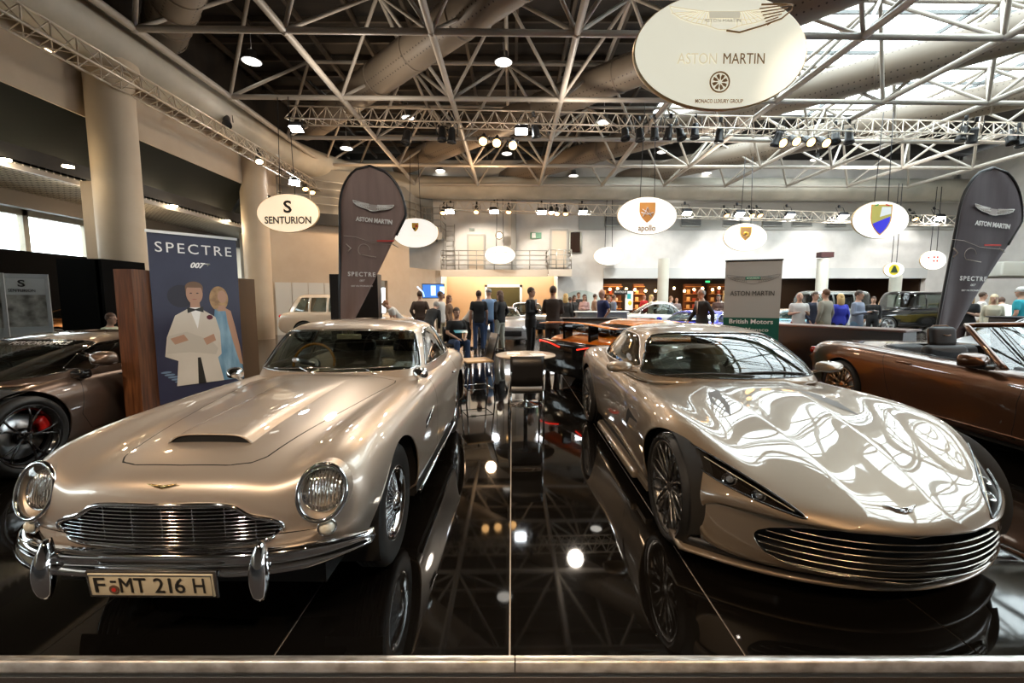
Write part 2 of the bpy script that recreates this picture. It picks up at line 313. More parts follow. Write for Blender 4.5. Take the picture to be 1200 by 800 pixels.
wallseg(dk, (-10.5, 18.3), (-7.0, 20.0), 4.75, 5.25, .05); wallseg(dk, (-7.0, 20.0), (-5.2, 23.0), 4.75, 5.25, .05); wallseg(dk, (-5.2, 23), (-4.2, 25.0), 4.75, 5.25, .05); struct(dk, 'trim_gallery_band', mat('band_black', (.01, .01, .01), .5))
# door frame + roller in that wall
pan = mat('pale_grey_locker', (.60, .60, .57), .45)
for k in range(5):
    a = Vector(P[0]).lerp(Vector(P[1]), .08+.18*k); c = Vector(P[0]).lerp(Vector(P[1]), .08+.18*(k+1)-.006); q = MB(); wallseg(q, (a.x+.07, a.y-.09), (c.x+.07, c.y-.09), -.1, 2.25, .05)
    o = q.build('locker_door', pan); tag(o, ['leftmost', 'second from left', 'middle', 'fourth from left', 'rightmost'][k]+' tall pale grey locker door on the rear left wall', 'locker', 'tall pale grey locker doors on the rear left wall')
# columns
colm = mat('beige_column', (.56, .46, .34), .6, noise=(1.5, (.48, .38, .27), .5, 0))
ORD = 'leftmost,second,third,fourth,fifth,sixth,seventh,eighth,ninth,tenth,eleventh,twelfth,thirteenth,fourteenth,fifteenth,sixteenth,seventeenth,eighteenth,nineteenth,twentieth'.split(',')
def ordw(k): return ORD[k] if k == 0 else ORD[k]+' from left'
def column(x, y, r, z0, z1, name='column', m=colm, collar=True):
    c = MB(); c.cyl((x, y, z0), r, z1-z0, 40)
    if collar: c.cyl((x, y, z1-.02), r+.12, .3, 40); c.cyl((x, y, 2.6), r+.004, .015, 40)
    return struct(c, name, m)
column(-9.45, 10.75, .46, -.1, 6.75, 'column_1'); column(-9.75, 16.9, .46, -.1, 6.75, 'column_2'); column(-9.45, 4.5, .46, -.1, 6.75, 'column_3')
o = MB().box((-10.5, 10.9, -.1), (-10.15, 11.1, 4.4)); struct(o, 'wall_pier', colm)
whitecol = mat('white_column', (.66, .66, .58), .6)
for i, (px, yt, D) in enumerate(((778, 303, 23), (965, 303, 23), (1052, 300, 24))):
    p = at(px, yt, D); column(p.x, p.y, .28, -.1, p.z if i < 2 else 2.85, 'column_%d' % (4+i), whitecol, False)
    if i == 1:
        o = MB().box((p.x-.33, p.y-.3, p.z+.05), (p.x+.33, p.y+.1, p.z+.32)).build('column_sign', mat('maroon_board', (.06, .02, .02), .5)); tag(o, 'small dark box sign on top of the middle white column', 'sign')
# large round edge pipe along the left side, bending along the back wall
pipe = mat('grey_pipe', (.50, .46, .38), .5, noise=(1, (.26, .25, .21), .5, 0))
pts = [(-9.35, -12, 7.45), (-9.35, 14, 7.45), (-9.3, 17, 7.45)]
for k in range(1, 9):
    a = PI/2*k/8; pts.append((-9.3+6.4*(1-math.cos(a)), 17+7.6*math.sin(a), 7.45+.15*k/8))
pts += [(4, 24.7, 7.6), (14, 24.9, 7.6), (30, 25.2, 7.6)]
c = MB(); c.tube(pts, .60, 24); struct(c, 'trim_edge_pipe', pipe, 'fat round pipe running along the edge of the roof')
# space frame roof
Z0, DZ, S = 7.55, 1.85, 3.3
frame = mat('truss_white', (.40, .36, .31), .45); 
def rnode(i, j, top=False):
    x = -8.42+S*i; y = .45+S*j
    if top: x += S/2; y += S/2
    y += .018*(x+8.4)
    return Vector((x, y, Z0+(DZ if top else 0)))
NI, NJ = 10, 8
rt = MB()
for i in range(NI):
    for j in range(NJ):
        a = rnode(i, j)
        if i < NI-1: rt.tube([a, rnode(i+1, j)], .075, 8, False)
        if j < NJ-1: rt.tube([a, rnode(i, j+1)], .085, 8, False)
        rt.ball(a, .11, 8)
        if i < NI-1 and j < NJ-1:
            t = rnode(i, j, True)
            for q in (a, rnode(i+1, j), rnode(i, j+1), rnode(i+1, j+1)): rt.tube([q, t], .052, 6, False)
            if i < NI-2: rt.tube([t, rnode(i+1, j, True)], .06, 6, False)
            if j < NJ-2: rt.tube([t, rnode(i, j+1, True)], .06, 6, False)
struct(rt, 'ceiling_space_frame', frame, 'white tubular space frame under the roof')
# roof deck (dark) with an opening over the right-hand side, glazed with bars
deck = mat('dark_roof_deck', (.022, .019, .016), .8, noise=(.6, (.04, .032, .026), .6, 0, (1, 8, 1)))
SX, SY0, SY1 = 6.5, 1.0, 22.0
rd = MB(); zt = 10.2; SX1 = 21
rd.box((-10.3, -12, zt), (SX, 28, zt+.2)); rd.box((SX, SY1, zt), (34, 28, zt+.2)); rd.box((SX, -12, zt), (34, SY0, zt+.2)); rd.box((SX1, SY0, zt), (34, SY1, zt+.2))
rd.box((-10.6, -12, 7.8), (-10.2, 28, zt)); rd.box((-12, 27.0, 7.8), (34, 27.3, zt))
struct(rd, 'ceiling', deck, 'dark roof deck')
pu = MB()
for j in range(26): pu.box((-10.2, -2.2+1.1*j, zt-.16), (SX, -2.12+1.1*j, zt))
for i in range(10): pu.box((-9.8+1.65*i, -12, zt-.3), (-9.7+1.65*i, 28, zt-.16))
struct(pu, 'ceiling_purlins', mat('purlin_brown', (.075, .06, .045), .6))
gb = MB()
for i in range(12): gb.box((SX+2.5*i, SY0, zt), (SX+2.5*i+.07, SY1, zt+.12)) if i < 6 else None
for j in range(9): gb.box((SX, SY0+2.2*j, zt+.02), (SX1, SY0+2.2*j+.07, zt+.12))
struct(gb, 'ceiling_glazing_bars', mat('glazing_bar', (.16, .17, .17), .4))
gg = MB(); gg.box((SX, SY0, zt+.13), (SX1, SY1, zt+.14)); struct(gg, 'window_3', clearglass, 'roof glazing over the right side')
# perforated air ducts crossing under the frame, diagonal in plan
ductm = mat('perforated_duct', (.34, .27, .20), .5)
nt = ductm.node_tree; tc = nt.nodes.new('ShaderNodeTexCoord'); mp = nt.nodes.new('ShaderNodeMapping'); mp.inputs['Scale'].default_value = (7, 7, 7); v = nt.nodes.new('ShaderNodeTexVoronoi'); v.inputs['Randomness'].default_value = 0.; v.inputs['Scale'].default_value = 1.
cr = nt.nodes.new('ShaderNodeMapRange'); cr.inputs[1].default_value = .16; cr.inputs[2].default_value = .22; mx = nt.nodes.new('ShaderNodeMix'); mx.data_type = 'RGBA'; mx.inputs[6].default_value = (.03, .02, .015, 1); mx.inputs[7].default_value = (.20, .16, .12, 1)
nt.links.new(tc.outputs['Object'], mp.inputs[0]); nt.links.new(mp.outputs[0], v.inputs['Vector']); nt.links.new(v.outputs['Distance'], cr.inputs['Value']); nt.links.new(cr.outputs[0], mx.inputs[0]); nt.links.new(mx.outputs[2], nt.nodes['Principled BSDF'].inputs['Base Color'])
def duct(a, b, r, label, za=8.45, taper=.35):
    A = Vector((*a, za)); B = Vector((*b, za)); L = (B-A).length
    o = MB(); n = 30; prof = []
    for k in range(n+1):
        t = L*k/n; e = min(t, L-t); rr = r*min(1, .72+.28*e/.9) if e < .9 else r
        prof.append((rr, t))
    o.lathe([(0.01, 0)]+prof+[(0.01, L)], 24, 'X')
    for k in range(1, 9): o.lathe([(r+.0, L*k/9-.03), (r+.018, L*k/9-.03), (r+.018, L*k/9+.03), (r, L*k/9+.03)], 24, 'X')
    q = o.build('air_duct', ductm); q.location = A; q.rotation_euler = (0, 0, math.atan2(B.y-A.y, B.x-A.x))
    return tag(q, label, 'duct', 'perforated air ducts under the roof')
# ------------------------------------------------------------------ ducts, lighting trusses, lamps
for (c, x0, x1, l) in ((3.0, -9.6, -4.4, 'short perforated duct at the upper left, nearest the round edge pipe'), (10.2, -8.6, 4.6, 'perforated duct crossing above the middle of the hall in front of the others'),
                       (17.6, -6.0, 15.0, 'perforated duct passing behind the largest oval sign'), (25.2, -0.5, 20.5, 'perforated duct crossing behind the front lighting truss towards the glazing'),
                       (32.5, 6.0, 22.0, 'perforated duct furthest back, ending above the right side')):
    o = duct((x0, c-x0), (x1, c-x1), .5, l); del o['group']
trussm = mat('silver_truss', (.68, .60, .50), .3, .5)
def truss(a, b, w, label, step=.5, name='lighting_truss'):
    """triangular section truss, one chord on top and two below"""
    A, B = Vector(a), Vector(b); d = (B-A); L = d.length; d.normalize(); s = d.cross(Vector((0, 0, 1))).normalized(); mb = MB()
    ch = [Vector((0, 0, w*.45)), s*w*.5+Vector((0, 0, -w*.45)), -s*w*.5+Vector((0, 0, -w*.45))]
    for c in ch: mb.tube([A+c, B+c], .024, 6)
    n = int(L/step)
    for k in range(n):
        p = A+d*(L*k/n); q = A+d*(L*(k+.5)/n); r = A+d*(L*(k+1)/n)
        for c in ch[1:]: mb.tube([p+c, q+ch[0]], .013, 5, False); mb.tube([q+ch[0], r+c], .013, 5, False)
        mb.tube([p+ch[1], q+ch[2]], .011, 5, False); mb.tube([q+ch[2], r+ch[1]], .011, 5, False)
    o = mb.build(name, trussm); return tag(o, label, 'lighting truss')
def along(p0, p1, D0, D1): return at(*p0, D0), at(*p1, D1)
T1 = along((338, 133), (1330, 156), 14.4, 14.6); truss(*T1, .55, 'long silver triangular truss carrying spotlights across the front of the hall')
T2 = along((517, 240), (1230, 262), 22.6, 23.4); truss(*T2, .55, 'silver lighting truss hung along the pale back wall', .6)
A = Vector((-8.75, 3.0, 6.55)); B = Vector((-8.75, 20.6, 6.55)); truss(A, B, .5, 'silver lighting truss running along the beige fascia on the left')
def emis(n, c, e): return mat(n, c, .4, emit=e, ecol=c)
hot = emis('white_hot_lamp', (.9, .96, 1), 60); warmhot = emis('warm_hot_lamp', (1, .55, .2), 5); dimwarm = emis('warm_lamp', (1, .78, .5), 6)
# ---- pendant high-bay lamps
def highbay():
    t = thing('pendant_lamp', None, 'ceiling lamp')
    MB().lathe([(.05, .34), (.14, .30), (.15, .16), (.27, .02), (.28, 0)], 20).build('housing', steel, t)
    MB().lathe([(0.001, .0), (.25, .0), (.25, -.015), (0.001, -.015)], 20).build('diffuser', emis('bay_glow', (1, .95, .85), 3.), t)
    MB().tube([(0, 0, .34), (0, 0, 1.3)], .012, 6).build('suspension_rod', steel, t)
    return t
HB = [(295, 72, 13.2), (590, 73, 13.6), (708, 143, 18), (594, 180, 23), (406, 174, 19.5), (744, 163, 21), (776, 178, 23.5), (478, 138, 19), (516, 200, 27), (672, 206, 27), (1122, 212, 26), (828, 203, 27), (956, 187, 23), (796, 226, 29)]
hb = highbay(); hl = ['hung at the upper left of the roof frame', 'hung alone above the middle of the hall', 'just above the row of black spotlights', 'below the pair of warm spotlights', 'under the left part of the front truss', 'low under the row of black spotlights', 'behind the hanging cables of the shield sign', 'inside the front truss, left part', 'far back over the feather flag', 'far back above the balcony', 'beside the tip of the right feather flag', 'far back behind the front ducts', 'below the cluster of warm spotlights', 'over the upper grey band of the back wall']
for k, (px, py, D) in enumerate(HB):
    o = hb if k == 0 else copy_tree(hb); o.location = at(px, py, min(D, 25)); o['label'] = 'white round high-bay lamp '+hl[k]
    o['group'] = 'round high-bay lamps under the roof frame'
# ---- spotlights
def spot(kind):
    t = thing('spotlight', None, 'spotlight'); body = {'black': black, 'flood': darkmetal}[kind]
    T = TR(rx=math.radians(0))
    if kind == 'black':
        MB().lathe([(.001, .42), (.07, .42), (.10, .36), (.11, .10), (.13, .08), (.14, 0), (.125, 0), (.12, .03)], 16).build('lamp_body', body, t)
    else:
        MB().rbox((-.22, -.16, 0), (.22, .16, .18), .05).build('lamp_body', body, t)
    MB().tube([(-.17, 0, .2), (-.17, 0, .56), (.17, 0, .56), (.17, 0, .2)], .014, 6).build('yoke', body, t)
    MB().rbox((-.04, -.04, .56), (.04, .04, .70), .01).build('hook_clamp', body, t)
    (MB().lathe([(.001, .02), (.115, .02), (.118, .03)], 16) if kind == 'black' else MB().box((-.19, -.13, -.006), (.19, .13, .002))).build('lens', dimwarm, t)
    return t
def place(src, px, py, D, tilt, label, s=1., lens=None, first=[set()], pan=0., group='spotlights on the trusses'):
    o = src if id(src) not in first[0] else copy_tree(src); first[0].add(id(src))
    o.location = at(px, py, D); o.rotation_euler = (tilt, 0, pan); o.scale = (s, s, s); o['label'] = label; o['group'] = group
    if lens is not None:
        for c in (k for k in bpy.data.objects if k.parent == o and k.name.startswith('lens')):
            c.data = c.data.copy(); c.data.materials[0] = lens
    return o
sb, sf_ = spot('black'), spot('flood')
for px, py, l in ((347, 151, 'at the left end of the front truss'), (611, 154, 'on the front truss right of the two warm lamps')): place(sf_, px, py, 14.5, math.radians(-25), 'glaring white floodlight '+l, 1.0, hot)
for px, py, l in ((566, 166, 'left one of the glaring warm pair under the front truss'), (582, 168, 'right one of the glaring warm pair under the front truss'), (601, 171, 'smaller warm one beside the white floodlight'),
                  (918, 168, 'leftmost of the warm cluster under the front truss'), (934, 166, 'brightest of the warm cluster under the front truss'), (951, 167, 'third of the warm cluster under the front truss'), (969, 168, 'last of the warm cluster under the front truss')):
    place(sb, px, py, 14.5, math.radians(-55), 'warm spotlight, '+l, 1.15, warmhot)
for k, (px, py) in enumerate(((475, 168), (518, 165), (529, 168), (629, 162), (733, 163), (750, 165), (767, 164), (782, 164), (799, 163), (814, 162), (842, 168), (907, 172), (979, 167), (995, 168), (1125, 166), (1138, 168), (1186, 168), (1196, 172))):
    place(sb, px, py, 14.5, math.radians(-20+14*(k % 4)), 'black unlit spotlight, '+ordw(k)+' of those under the front truss', 1.15, black, pan=.5*(k % 3)-.5)
RL = [(519, 250, 1), (527, 248, 0), (558, 249, 1), (579, 248, 0), (596, 249, 1), (635, 249, 0), (646, 250, 1), (653, 251, 1), (663, 251, 1), (683, 249, 0), (805, 250, 0), (852, 253, 1), (867, 251, 0), (882, 253, 1), (891, 253, 1), (926, 253, 0), (988, 254, 0), (1073, 257, 1), (1101, 256, 0)]
for k, (px, py, t) in enumerate(RL):
    place(sb if t else sf_, px, py, 22.6+.8*(px-517)/713, math.radians(-35 if t else -30), ('small warm spotlight, ' if t else 'small white floodlight, ')+ordw(k)+' of the lamps on the back wall truss', 1.1, warmhot if t else hot)
for k, (px, py, l, kind) in enumerate(((266, 147, None, sb), (304, 190, dimwarm, sb), (345, 214, hot, sf_), (358, 222, warmhot, sb), (366, 226, warmhot, sb))):
    place(kind, px, py, -8.75/ray(px, py)[0], math.radians(-35), ('unlit black' if l is None else 'lit')+' spotlight, '+ordw(k)+' on the side truss along the beige fascia', 1.0, l or black, pan=.6)
# moving head and amber light boxes
cb = MB(); cb.tube([at(363, 95, 13), at(372, 104, 13), at(388, 116, 13.2)], [.03, .03, .03], 6); o = cb.build('rigging_bracket', black); tag(o, 'small black rigging bracket with a green edge in front of the front truss', 'bracket')
# ------------------------------------------------------------------ oval hanging signs
ovalw = mat('backlit_oval', (.80, .79, .74), .5, emit=.50, ecol=(1, .97, .90)); ovalwarm = mat('backlit_oval_warm', (.95, .80, .60), .5, emit=.45, ecol=(1, .80, .55)); ovaledge = mat('oval_rim', (.55, .38, .18), .4)
inkd = mat('ink_black', (.02, .018, .015), .5); inkbrown = mat('ink_bronze', (.30, .16, .06), .5, emit=.08, ecol=(.5, .28, .1)); inkpale = mat('ink_pale_gold', (.62, .56, .40), .5, emit=.38, ecol=(.85, .78, .6)); inkgold = mat('ink_gold', (.70, .42, .05), .5)  # bronze and pale gold inks glow faintly, so lettering stays bright on lit panels
inkorange = mat('ink_orange', (.80, .34, .08), .5); inkred = mat('ink_red', (.60, .03, .02), .5); inkgreen = mat('ink_green', (.01, .22, .16), .5); inkwhite = mat('ink_white', (.85, .84, .82), .5); inkblue = mat('ink_blue', (.05, .04, .75), .4); inkyellow = mat('ink_yellow', (.85, .70, .05), .5)
def oval(px, py, D, wpx, hpx, label, m=ovalw, cab=1.6, rz=0.):
    p = at(px, py, D); w_, h_ = wpx/FPX*D/2, hpx/FPX*D/2
    t = thing('oval_sign', label, 'hanging sign', p, rz)
    rings = []
    for (k, y) in ((.001, -.035), (.985, -.035), (1, -.025), (1, .025), (.985, .035), (.001, .035)): rings.append([(w_*k*math.cos(2*PI*i/64), y, h_*k*math.sin(2*PI*i/64)) for i in range(64)])
    MB().rings(rings[:2], True).build('sign_face', m, t); MB().rings(rings[1:], True).build('sign_rim', ovaledge, t)
    for sx in (-.24, .24):
        zc = h_*math.sqrt(1-.24**2); cab = 7.55-p.z-zc
        MB().tube([(sx*w_*2*.5, 0, zc), (sx*w_*2*.5*.7, 0, zc+cab)], .005+.0005*D, 5).build('suspension_cable', darkmetal, t)
    return t, w_, h_
def FT(x=0, z=0, y=-.042, rot=0.): return Matrix.Translation((x, y, z)) @ Matrix.Rotation(rot, 4, 'Y')
def shape(pts, m, parent, name='emblem', y=-.04, d=.006): return MB().poly(pts, -d, Matrix.Translation((0, y, 0))).build(name, m, parent)
def shield(cx, cz, w_, h_, n=10):
    pts = [(cx-w_/2, cz+h_/2), (cx+w_/2, cz+h_/2)]
    for k in range(1, n): a = k/n; pts.append((cx+w_/2*(1-a**2.2), cz+h_/2-h_*(.35+.65*a) if a else 0))
    pts.append((cx, cz-h_/2))
    for k in range(n-1, 0, -1): a = k/n; pts.append((cx-w_/2*(1-a**2.2), cz+h_/2-h_*(.35+.65*a)))
    return pts
def wings(parent, T, W, m, band=None, name='wing_emblem', y0=0.0, fill=None, lw=.0045):
    """feathered wings emblem of total width W, in x-z plane"""
    mb = MB(); out = []
    for s in (-1, 1):
        top = [(s*W*.10, y0, W*.035), (s*W*.30, y0, W*.055), (s*W*.5, y0, W*.085)]
        mb.tube(top, lw*W, 4)
        low = [(s*W*.5, y0, W*.085), (s*W*.47, y0, W*.03), (s*W*.40, y0, -W*.015), (s*W*.28, y0, -W*.055), (s*W*.16, y0, -W*.075), (s*W*.06, y0, -W*.11), (0, y0, -W*.115)]
        mb.tube(low, lw*W, 4)
        for k in range(9):
            a = k/8; x0, z0 = s*W*(.12+.16*a), W*(.03-.0*a); x1, z1 = s*W*(.12+.36*a), -W*(.085-.11*a**1.4)
            mb.tube([(x0, y0, W*.04), ((x0+x1)/2, y0, (z0+z1)/2+.005*W), (x1, y0, z1)], lw*W*.8, 4)
        mb.tube([(s*W*.08, y0, -W*.02), (s*W*.2, y0, -W*.03), (s*W*.36, y0, .0)], lw*W*.8, 4)
    o = mb.build(name, m, parent); o.matrix_local = T
    if fill is not None:
        pts = [(-W*.5, W*.085), (-W*.47, W*.03), (-W*.40, -W*.015), (-W*.28, -W*.055), (-W*.16, -W*.075), (0, -W*.115), (W*.16, -W*.075), (W*.28, -W*.055), (W*.40, -W*.015), (W*.47, W*.03), (W*.5, W*.085), (W*.1, W*.035), (-W*.1, W*.035)]
        q = MB().poly(pts, .002, Matrix.Translation((0, y0+.002, 0))).build('wing_ground', fill, parent); q.matrix_local = T
    if band is not None:
        q = MB().box((-W*.14, y0-.008, -W*.02), (W*.14, y0-.002, W*.04)).build('emblem_band', band, parent); q.matrix_local = T
    return o
t, w_, h_ = oval(843, 62, 5.1, 203, 130, 'huge oval hanging sign lettered ASTON MARTIN, nearest and largest of the ovals', mat('backlit_cream_oval', (.70, .66, .54), .5, emit=.46, ecol=(1, .95, .76)))
wings(t, FT(.02, h_*.58), w_*1.25, inkpale, inkpale)
mbw = MB()
for k in range(6): mbw.tube([(.42+.02*k, -.047, .455-.035*k), (.78-.035*k, -.047, .50-.034*k)], .007, 5)
mbw.tube([(.44, -.047, .50), (.70, -.047, .505), (.80, -.047, .495), (.79, -.047, .44), (.68, -.047, .35), (.45, -.047, .27), (.2, -.047, .2), (0.05, -.047, .22)], .010, 5); mbw.build('wing_outline', inkbrown, t)
text('ASTON MARTIN', .05, FT(0, h_*.50, -.05), inkwhite, parent=t, width=.42)
text('ASTON', .17, FT(-.27, -h_*.14, -.044), inkpale, parent=t, width=.46); text('MARTIN', .17, FT(.27, -h_*.14, -.044), inkbrown, parent=t, width=.48)
mbw = MB(); mbw.tube([(.112*math.cos(a*PI/16), -.045, -h_*.53+.112*math.sin(a*PI/16)) for a in range(32)], .009, 5, closed=True)
for k in range(8):
    a = k*PI/4+.2; mbw.add([(x, -.046, z-h_*.53) for (x, z) in ((.02*math.cos(a), .02*math.sin(a)), (.055*math.cos(a-.22), .055*math.sin(a-.22)), (.092*math.cos(a-.1), .092*math.sin(a-.1)), (.085*math.cos(a+.35), .085*math.sin(a+.35)), (.05*math.cos(a+.4), .05*math.sin(a+.4)))], [(0, 1, 2, 3, 4)])
mbw.build('rosette', inkbrown, t); text('MONACO LUXURY GROUP', .06, FT(0, -h_*.86, -.045), inkbrown, parent=t, width=.56, bold=.001)
t, w_, h_ = oval(338, 250, 13.3, 73, 44, 'cream oval hanging sign reading SENTURION', ovalwarm); text('SENTURION', .3, FT(0, -h_*.38), inkd, parent=t, width=1.42, bold=.006); text('S', .5, FT(0, h_*.3), inkd, parent=t, bold=.012, width=.25)
t, w_, h_ = oval(487, 273, 18.4, 54, 34, 'white oval hanging sign with a small gold crest beside the left feather flag'); shape(shield(0, h_*.38, .28, .36), inkgold, t); shape([(0, h_*.38+.1), (.1, h_*.38+.1), (.1, h_*.38), (0, h_*.38)], inkred, t, 'crest_quarter', -.048); shape([(-.1, h_*.38-.02), (0, h_*.38-.02), (0, h_*.38-.12), (-.06, h_*.38-.1)], inkd, t, 'crest_quarter', -.048); text('MONACO', .1, FT(.1, -h_*.2), inkpale, parent=t, width=.8)
t, w_, h_ = oval(586, 299, 24.2, 36, 21, 'small white oval sign hanging in front of the balcony'); text('MONACO CARS', .2, FT(-.1, h_*.3), inkorange, parent=t, width=1.1)
t, w_, h_ = oval(713, 300, 24.8, 35, 21, 'small white oval sign with faint lettering right of the dark wall window'); text('LUXURY CARS', .2, FT(0, h_*.05), inkpale, parent=t, width=1.0); text('monaco', .14, FT(0, h_*.6), inkpale, parent=t, width=.7)
t, w_, h_ = oval(758, 253, 13.7, 70, 43, 'white oval hanging sign with an orange shield and the word apollo'); shape(shield(-.0, h_*.16, .5, .62), inkorange, t)
mbw = MB(); mbw.tube([(-.13, -.052, -.03), (0, -.052, .26), (.13, -.052, -.03)], .014, 5); mbw.tube([(-.19, -.052, .1), (0, -.052, .04), (.19, -.052, .1)], .012, 5); mbw.tube([(-.16, -.052, .2), (0, -.052, .1), (.12, -.052, .0)], .010, 5); mbw.build('shield_monogram', inkwhite, t); text('apollo', .26, FT(0, -h_*.66), inkbrown, parent=t, width=.55, bold=.004)
t, w_, h_ = oval(873, 278, 18.8, 51, 32, 'white oval hanging sign with a dark and gold bull shield'); shape(shield(0, h_*.25, .50, .58), inkgold, t, 'shield_border'); shape(shield(0, h_*.25, .43, .50), inkbrown, t, 'shield', -.046); mbw = MB(); mbw.tube([(-.11, -.054, .1), (-.02, -.054, .2), (.08, -.054, .17), (.1, -.054, .06), (.02, -.054, .04)], [.02, .05, .05, .04, .02], 6); mbw.build('shield_animal', inkgold, t)
t, w_, h_ = oval(1031, 258, 14.4, 67, 43, 'white oval hanging sign with a gold and blue shield'); shape(shield(0, 0, .70, 1.0), inkorange, t, 'shield_border'); 
shape([p for p in shield(0, 0, .64, .93) if 1], mat('ink_mustard', (.55, .45, .10), .5), t, 'shield', -.046)
S_ = [(-.27, -.12), (.30, .12), (.28, -.05), (.2, -.22), (.1, -.36), (0, -.45), (-.12, -.35), (-.22, -.22)]; shape(S_, inkblue, t, 'shield_half', -.052)
shape([(.0, .42), (.30, .42), (.31, .2), (-.05, .1)], inkwhite, t, 'shield_quarter', -.052); shape([(-.24, .44), (-.12, .47), (-.12, .52), (-.24, .48)], mat('ink_leaf', (.05, .3, .05), .5), t, 'shield_tab', -.05); shape([(.24, .44), (.12, .47), (.12, .52), (.24, .48)], inkred, t, 'shield_tab', -.05)
t, w_, h_ = oval(1047, 316, 23.2, 24, 17, 'small white oval sign with a round yellow and dark badge', cab=1.2); MB().cyl((0, -.045, 0), .28, .01, 30, 'Y').build('badge', inkyellow, t); shape([(-.2, -.15), (.2, -.15), (.05, .2), (-.05, .2)], mat('ink_olive', (.03, .06, .03), .5), t, 'badge_mark', -.052)
t, w_, h_ = oval(1093, 305, 23.8, 31, 22, 'white oval sign with red marks partly behind the right feather flag', cab=1.2); 
for dx, dz in ((-.02, .12), (.16, .12), (-.02, -.08), (.16, -.08)): shape([(dx, dz), (dx+.1, dz), (dx+.1, dz+.1), (dx, dz+.1)], inkred, t, 'red_mark')
shape([(-.35, .2), (-.2, .2), (-.27, .08)], inkred, t, 'red_mark')
# ------------------------------------------------------------------ back wall: balcony, doors, vents, exit signs, clock, shops
rail = mat('galvanised_rail', (.42, .40, .36), .4, .6)
def balcony(name, label, x0, x1, z, n, yb=YB, dep=1.1, rails=4, hgt=1.05):
    t = thing(name, label, 'balcony', ((x0+x1)/2, yb-dep/2, z)); W = (x1-x0)/2
    MB().box((-W, -dep/2, -.22), (W, dep/2, 0)).build('deck', rail, t)
    MB().box((-W-.03, -dep/2-.03, -.40), (W+.03, -dep/2+.05, -.02)).build('edge_beam', mat('balcony_edge', (.55, .50, .43), .5), t)
    mb = MB()
    for k in range(rails): h = hgt*(k+1)/rails; mb.tube([(-W, dep/2, h), (-W, -dep/2, h), (W, -dep/2, h), (W, dep/2, h)], .028, 6)
    mb.build('handrail', rail, t)
    for k in range(n): x = -W+2*W*k/(n-1); MB().tube([(x, -dep/2, 0), (x, -dep/2, hgt)], .03, 6).build('baluster_post', rail, t)
    return t
balcony('balcony', 'long galvanised balcony over the warm lit recess on the back wall', -4.0, 2.0, 3.2, 7); balcony('balcony', 'small end section of balcony under the dark wall window', 2.05, 3.3, 3.2, 4, dep=1.5)
b2 = balcony('balcony', 'upper corner landing of galvanised rails at the left end of the back truss', -5.9, -3.9, 5.2, 5, dep=1.6, hgt=1.3)
t = thing('wall_ladder', 'caged steel ladder leading up beside the corner landing', 'ladder', (-3.55, YB-.5, 3.2))
MB().tube([(-.25, 0, 0), (-.25, 0, 2.6)], .03, 6).build('stile', rail, t); MB().tube([(.25, 0, 0), (.25, 0, 2.6)], .03, 6).build('stile', rail, t)
for k in range(9): MB().tube([(-.25, 0, .25+.28*k), (.25, 0, .25+.28*k)], .022, 6).build('rung', rail, t)
# curved gallery railing on the rear left
def arcrail(P, z, label):
    t = thing('gallery_railing', label, 'railing', (0, 0, 0)); mb = MB()
    for h in (.3, .62, .95, 1.28): mb.tube([(p[0], p[1], z+h) for p in P], .028, 6)
    mb.build('handrail', rail, t)
    for p in P: MB().tube([(p[0], p[1], z), (p[0], p[1], z+1.28)], .03, 6).build('baluster_post', rail, t)
arcrail([(-9.7, 18.5), (-8.6, 19.0), (-7.4, 19.7), (-6.4, 20.9), (-5.7, 22.2), (-5.1, 23.6), (-4.8, 24.8)], 5.3, 'curved steel gallery railing round the rear left corner')
q = MB(); 
for a, c in (((-10.5, 18.9), (-7.2, 20.6)), ((-7.2, 20.6), (-5.2, 23.8)), ((-5.2, 23.8), (-4.6, 26))): wallseg(q, a, c, 5.2, 7.3, .05)
struct(q, 'wall_gallery_rear', mat('dull_grey_wall', (.30, .29, .26), .7))
def flatbox(name, label, cat, px, py, wpx, hpx, m, D=None, depth=.05, y=None, extra=None):
    D = D or (YB-.06)/ray(px, py)[1]; p = at(px, py, D); W, Hh = wpx/FPX*D/2, hpx/FPX*D/2
    t = thing(name, label, cat, p); MB().box((-W, -depth, -Hh), (W, 0, Hh)).build('panel', m, t)
    return t, W, Hh
for (px, py, w_, h_, l) in ((558, 297, 17, 40, 'pale door on the balcony left of the small oval sign'), (655, 292, 17, 42, 'pale door at the right end of the balcony')):
    t, W, Hh = flatbox('balcony_door', l, 'door', px, py, w_, h_, mat('pale_door', (.62, .53, .42), .5)); 
    fm = MB(); fm.box((-W-.1, -.07, -Hh), (-W, .02, Hh+.1)); fm.box((W, -.07, -Hh), (W+.1, .02, Hh+.1)); fm.box((-W, -.07, Hh), (W, .02, Hh+.1)); fm.build('door_frame', greyw, t); MB().ball((W*.75, -.09, -.1), .05, 8).build('door_handle', steel, t)
t, W, Hh = flatbox('wall_window', 'dark tall window set in the back wall beside the balcony', 'window', 674, 284, 13, 24, mat('dark_pane', (.03, .015, .01), .2)); fm = MB(); fm.tube([(-W, -.04, -Hh), (W, -.04, -Hh), (W, -.04, Hh), (-W, -.04, Hh)], .06, 4, closed=True); fm.build('window_frame', whitecol, t)
t, W, Hh = flatbox('exit_sign', 'green and white exit sign high on the back wall', 'exit sign', 628, 276, 13, 7, mat('exit_green', (.02, .16, .07), .4, emit=.25)); MB().box((-.25, -.06, -Hh*.8), (-.02, -.052, Hh*.8)).build('pictogram', inkwhite, t)
for px, l in ((553, 'above the balcony door'),): flatbox('exit_sign', 'small dark exit sign '+l, 'exit sign', px, 269, 6, 3, mat('exit_dark', (.05, .09, .05), .4))
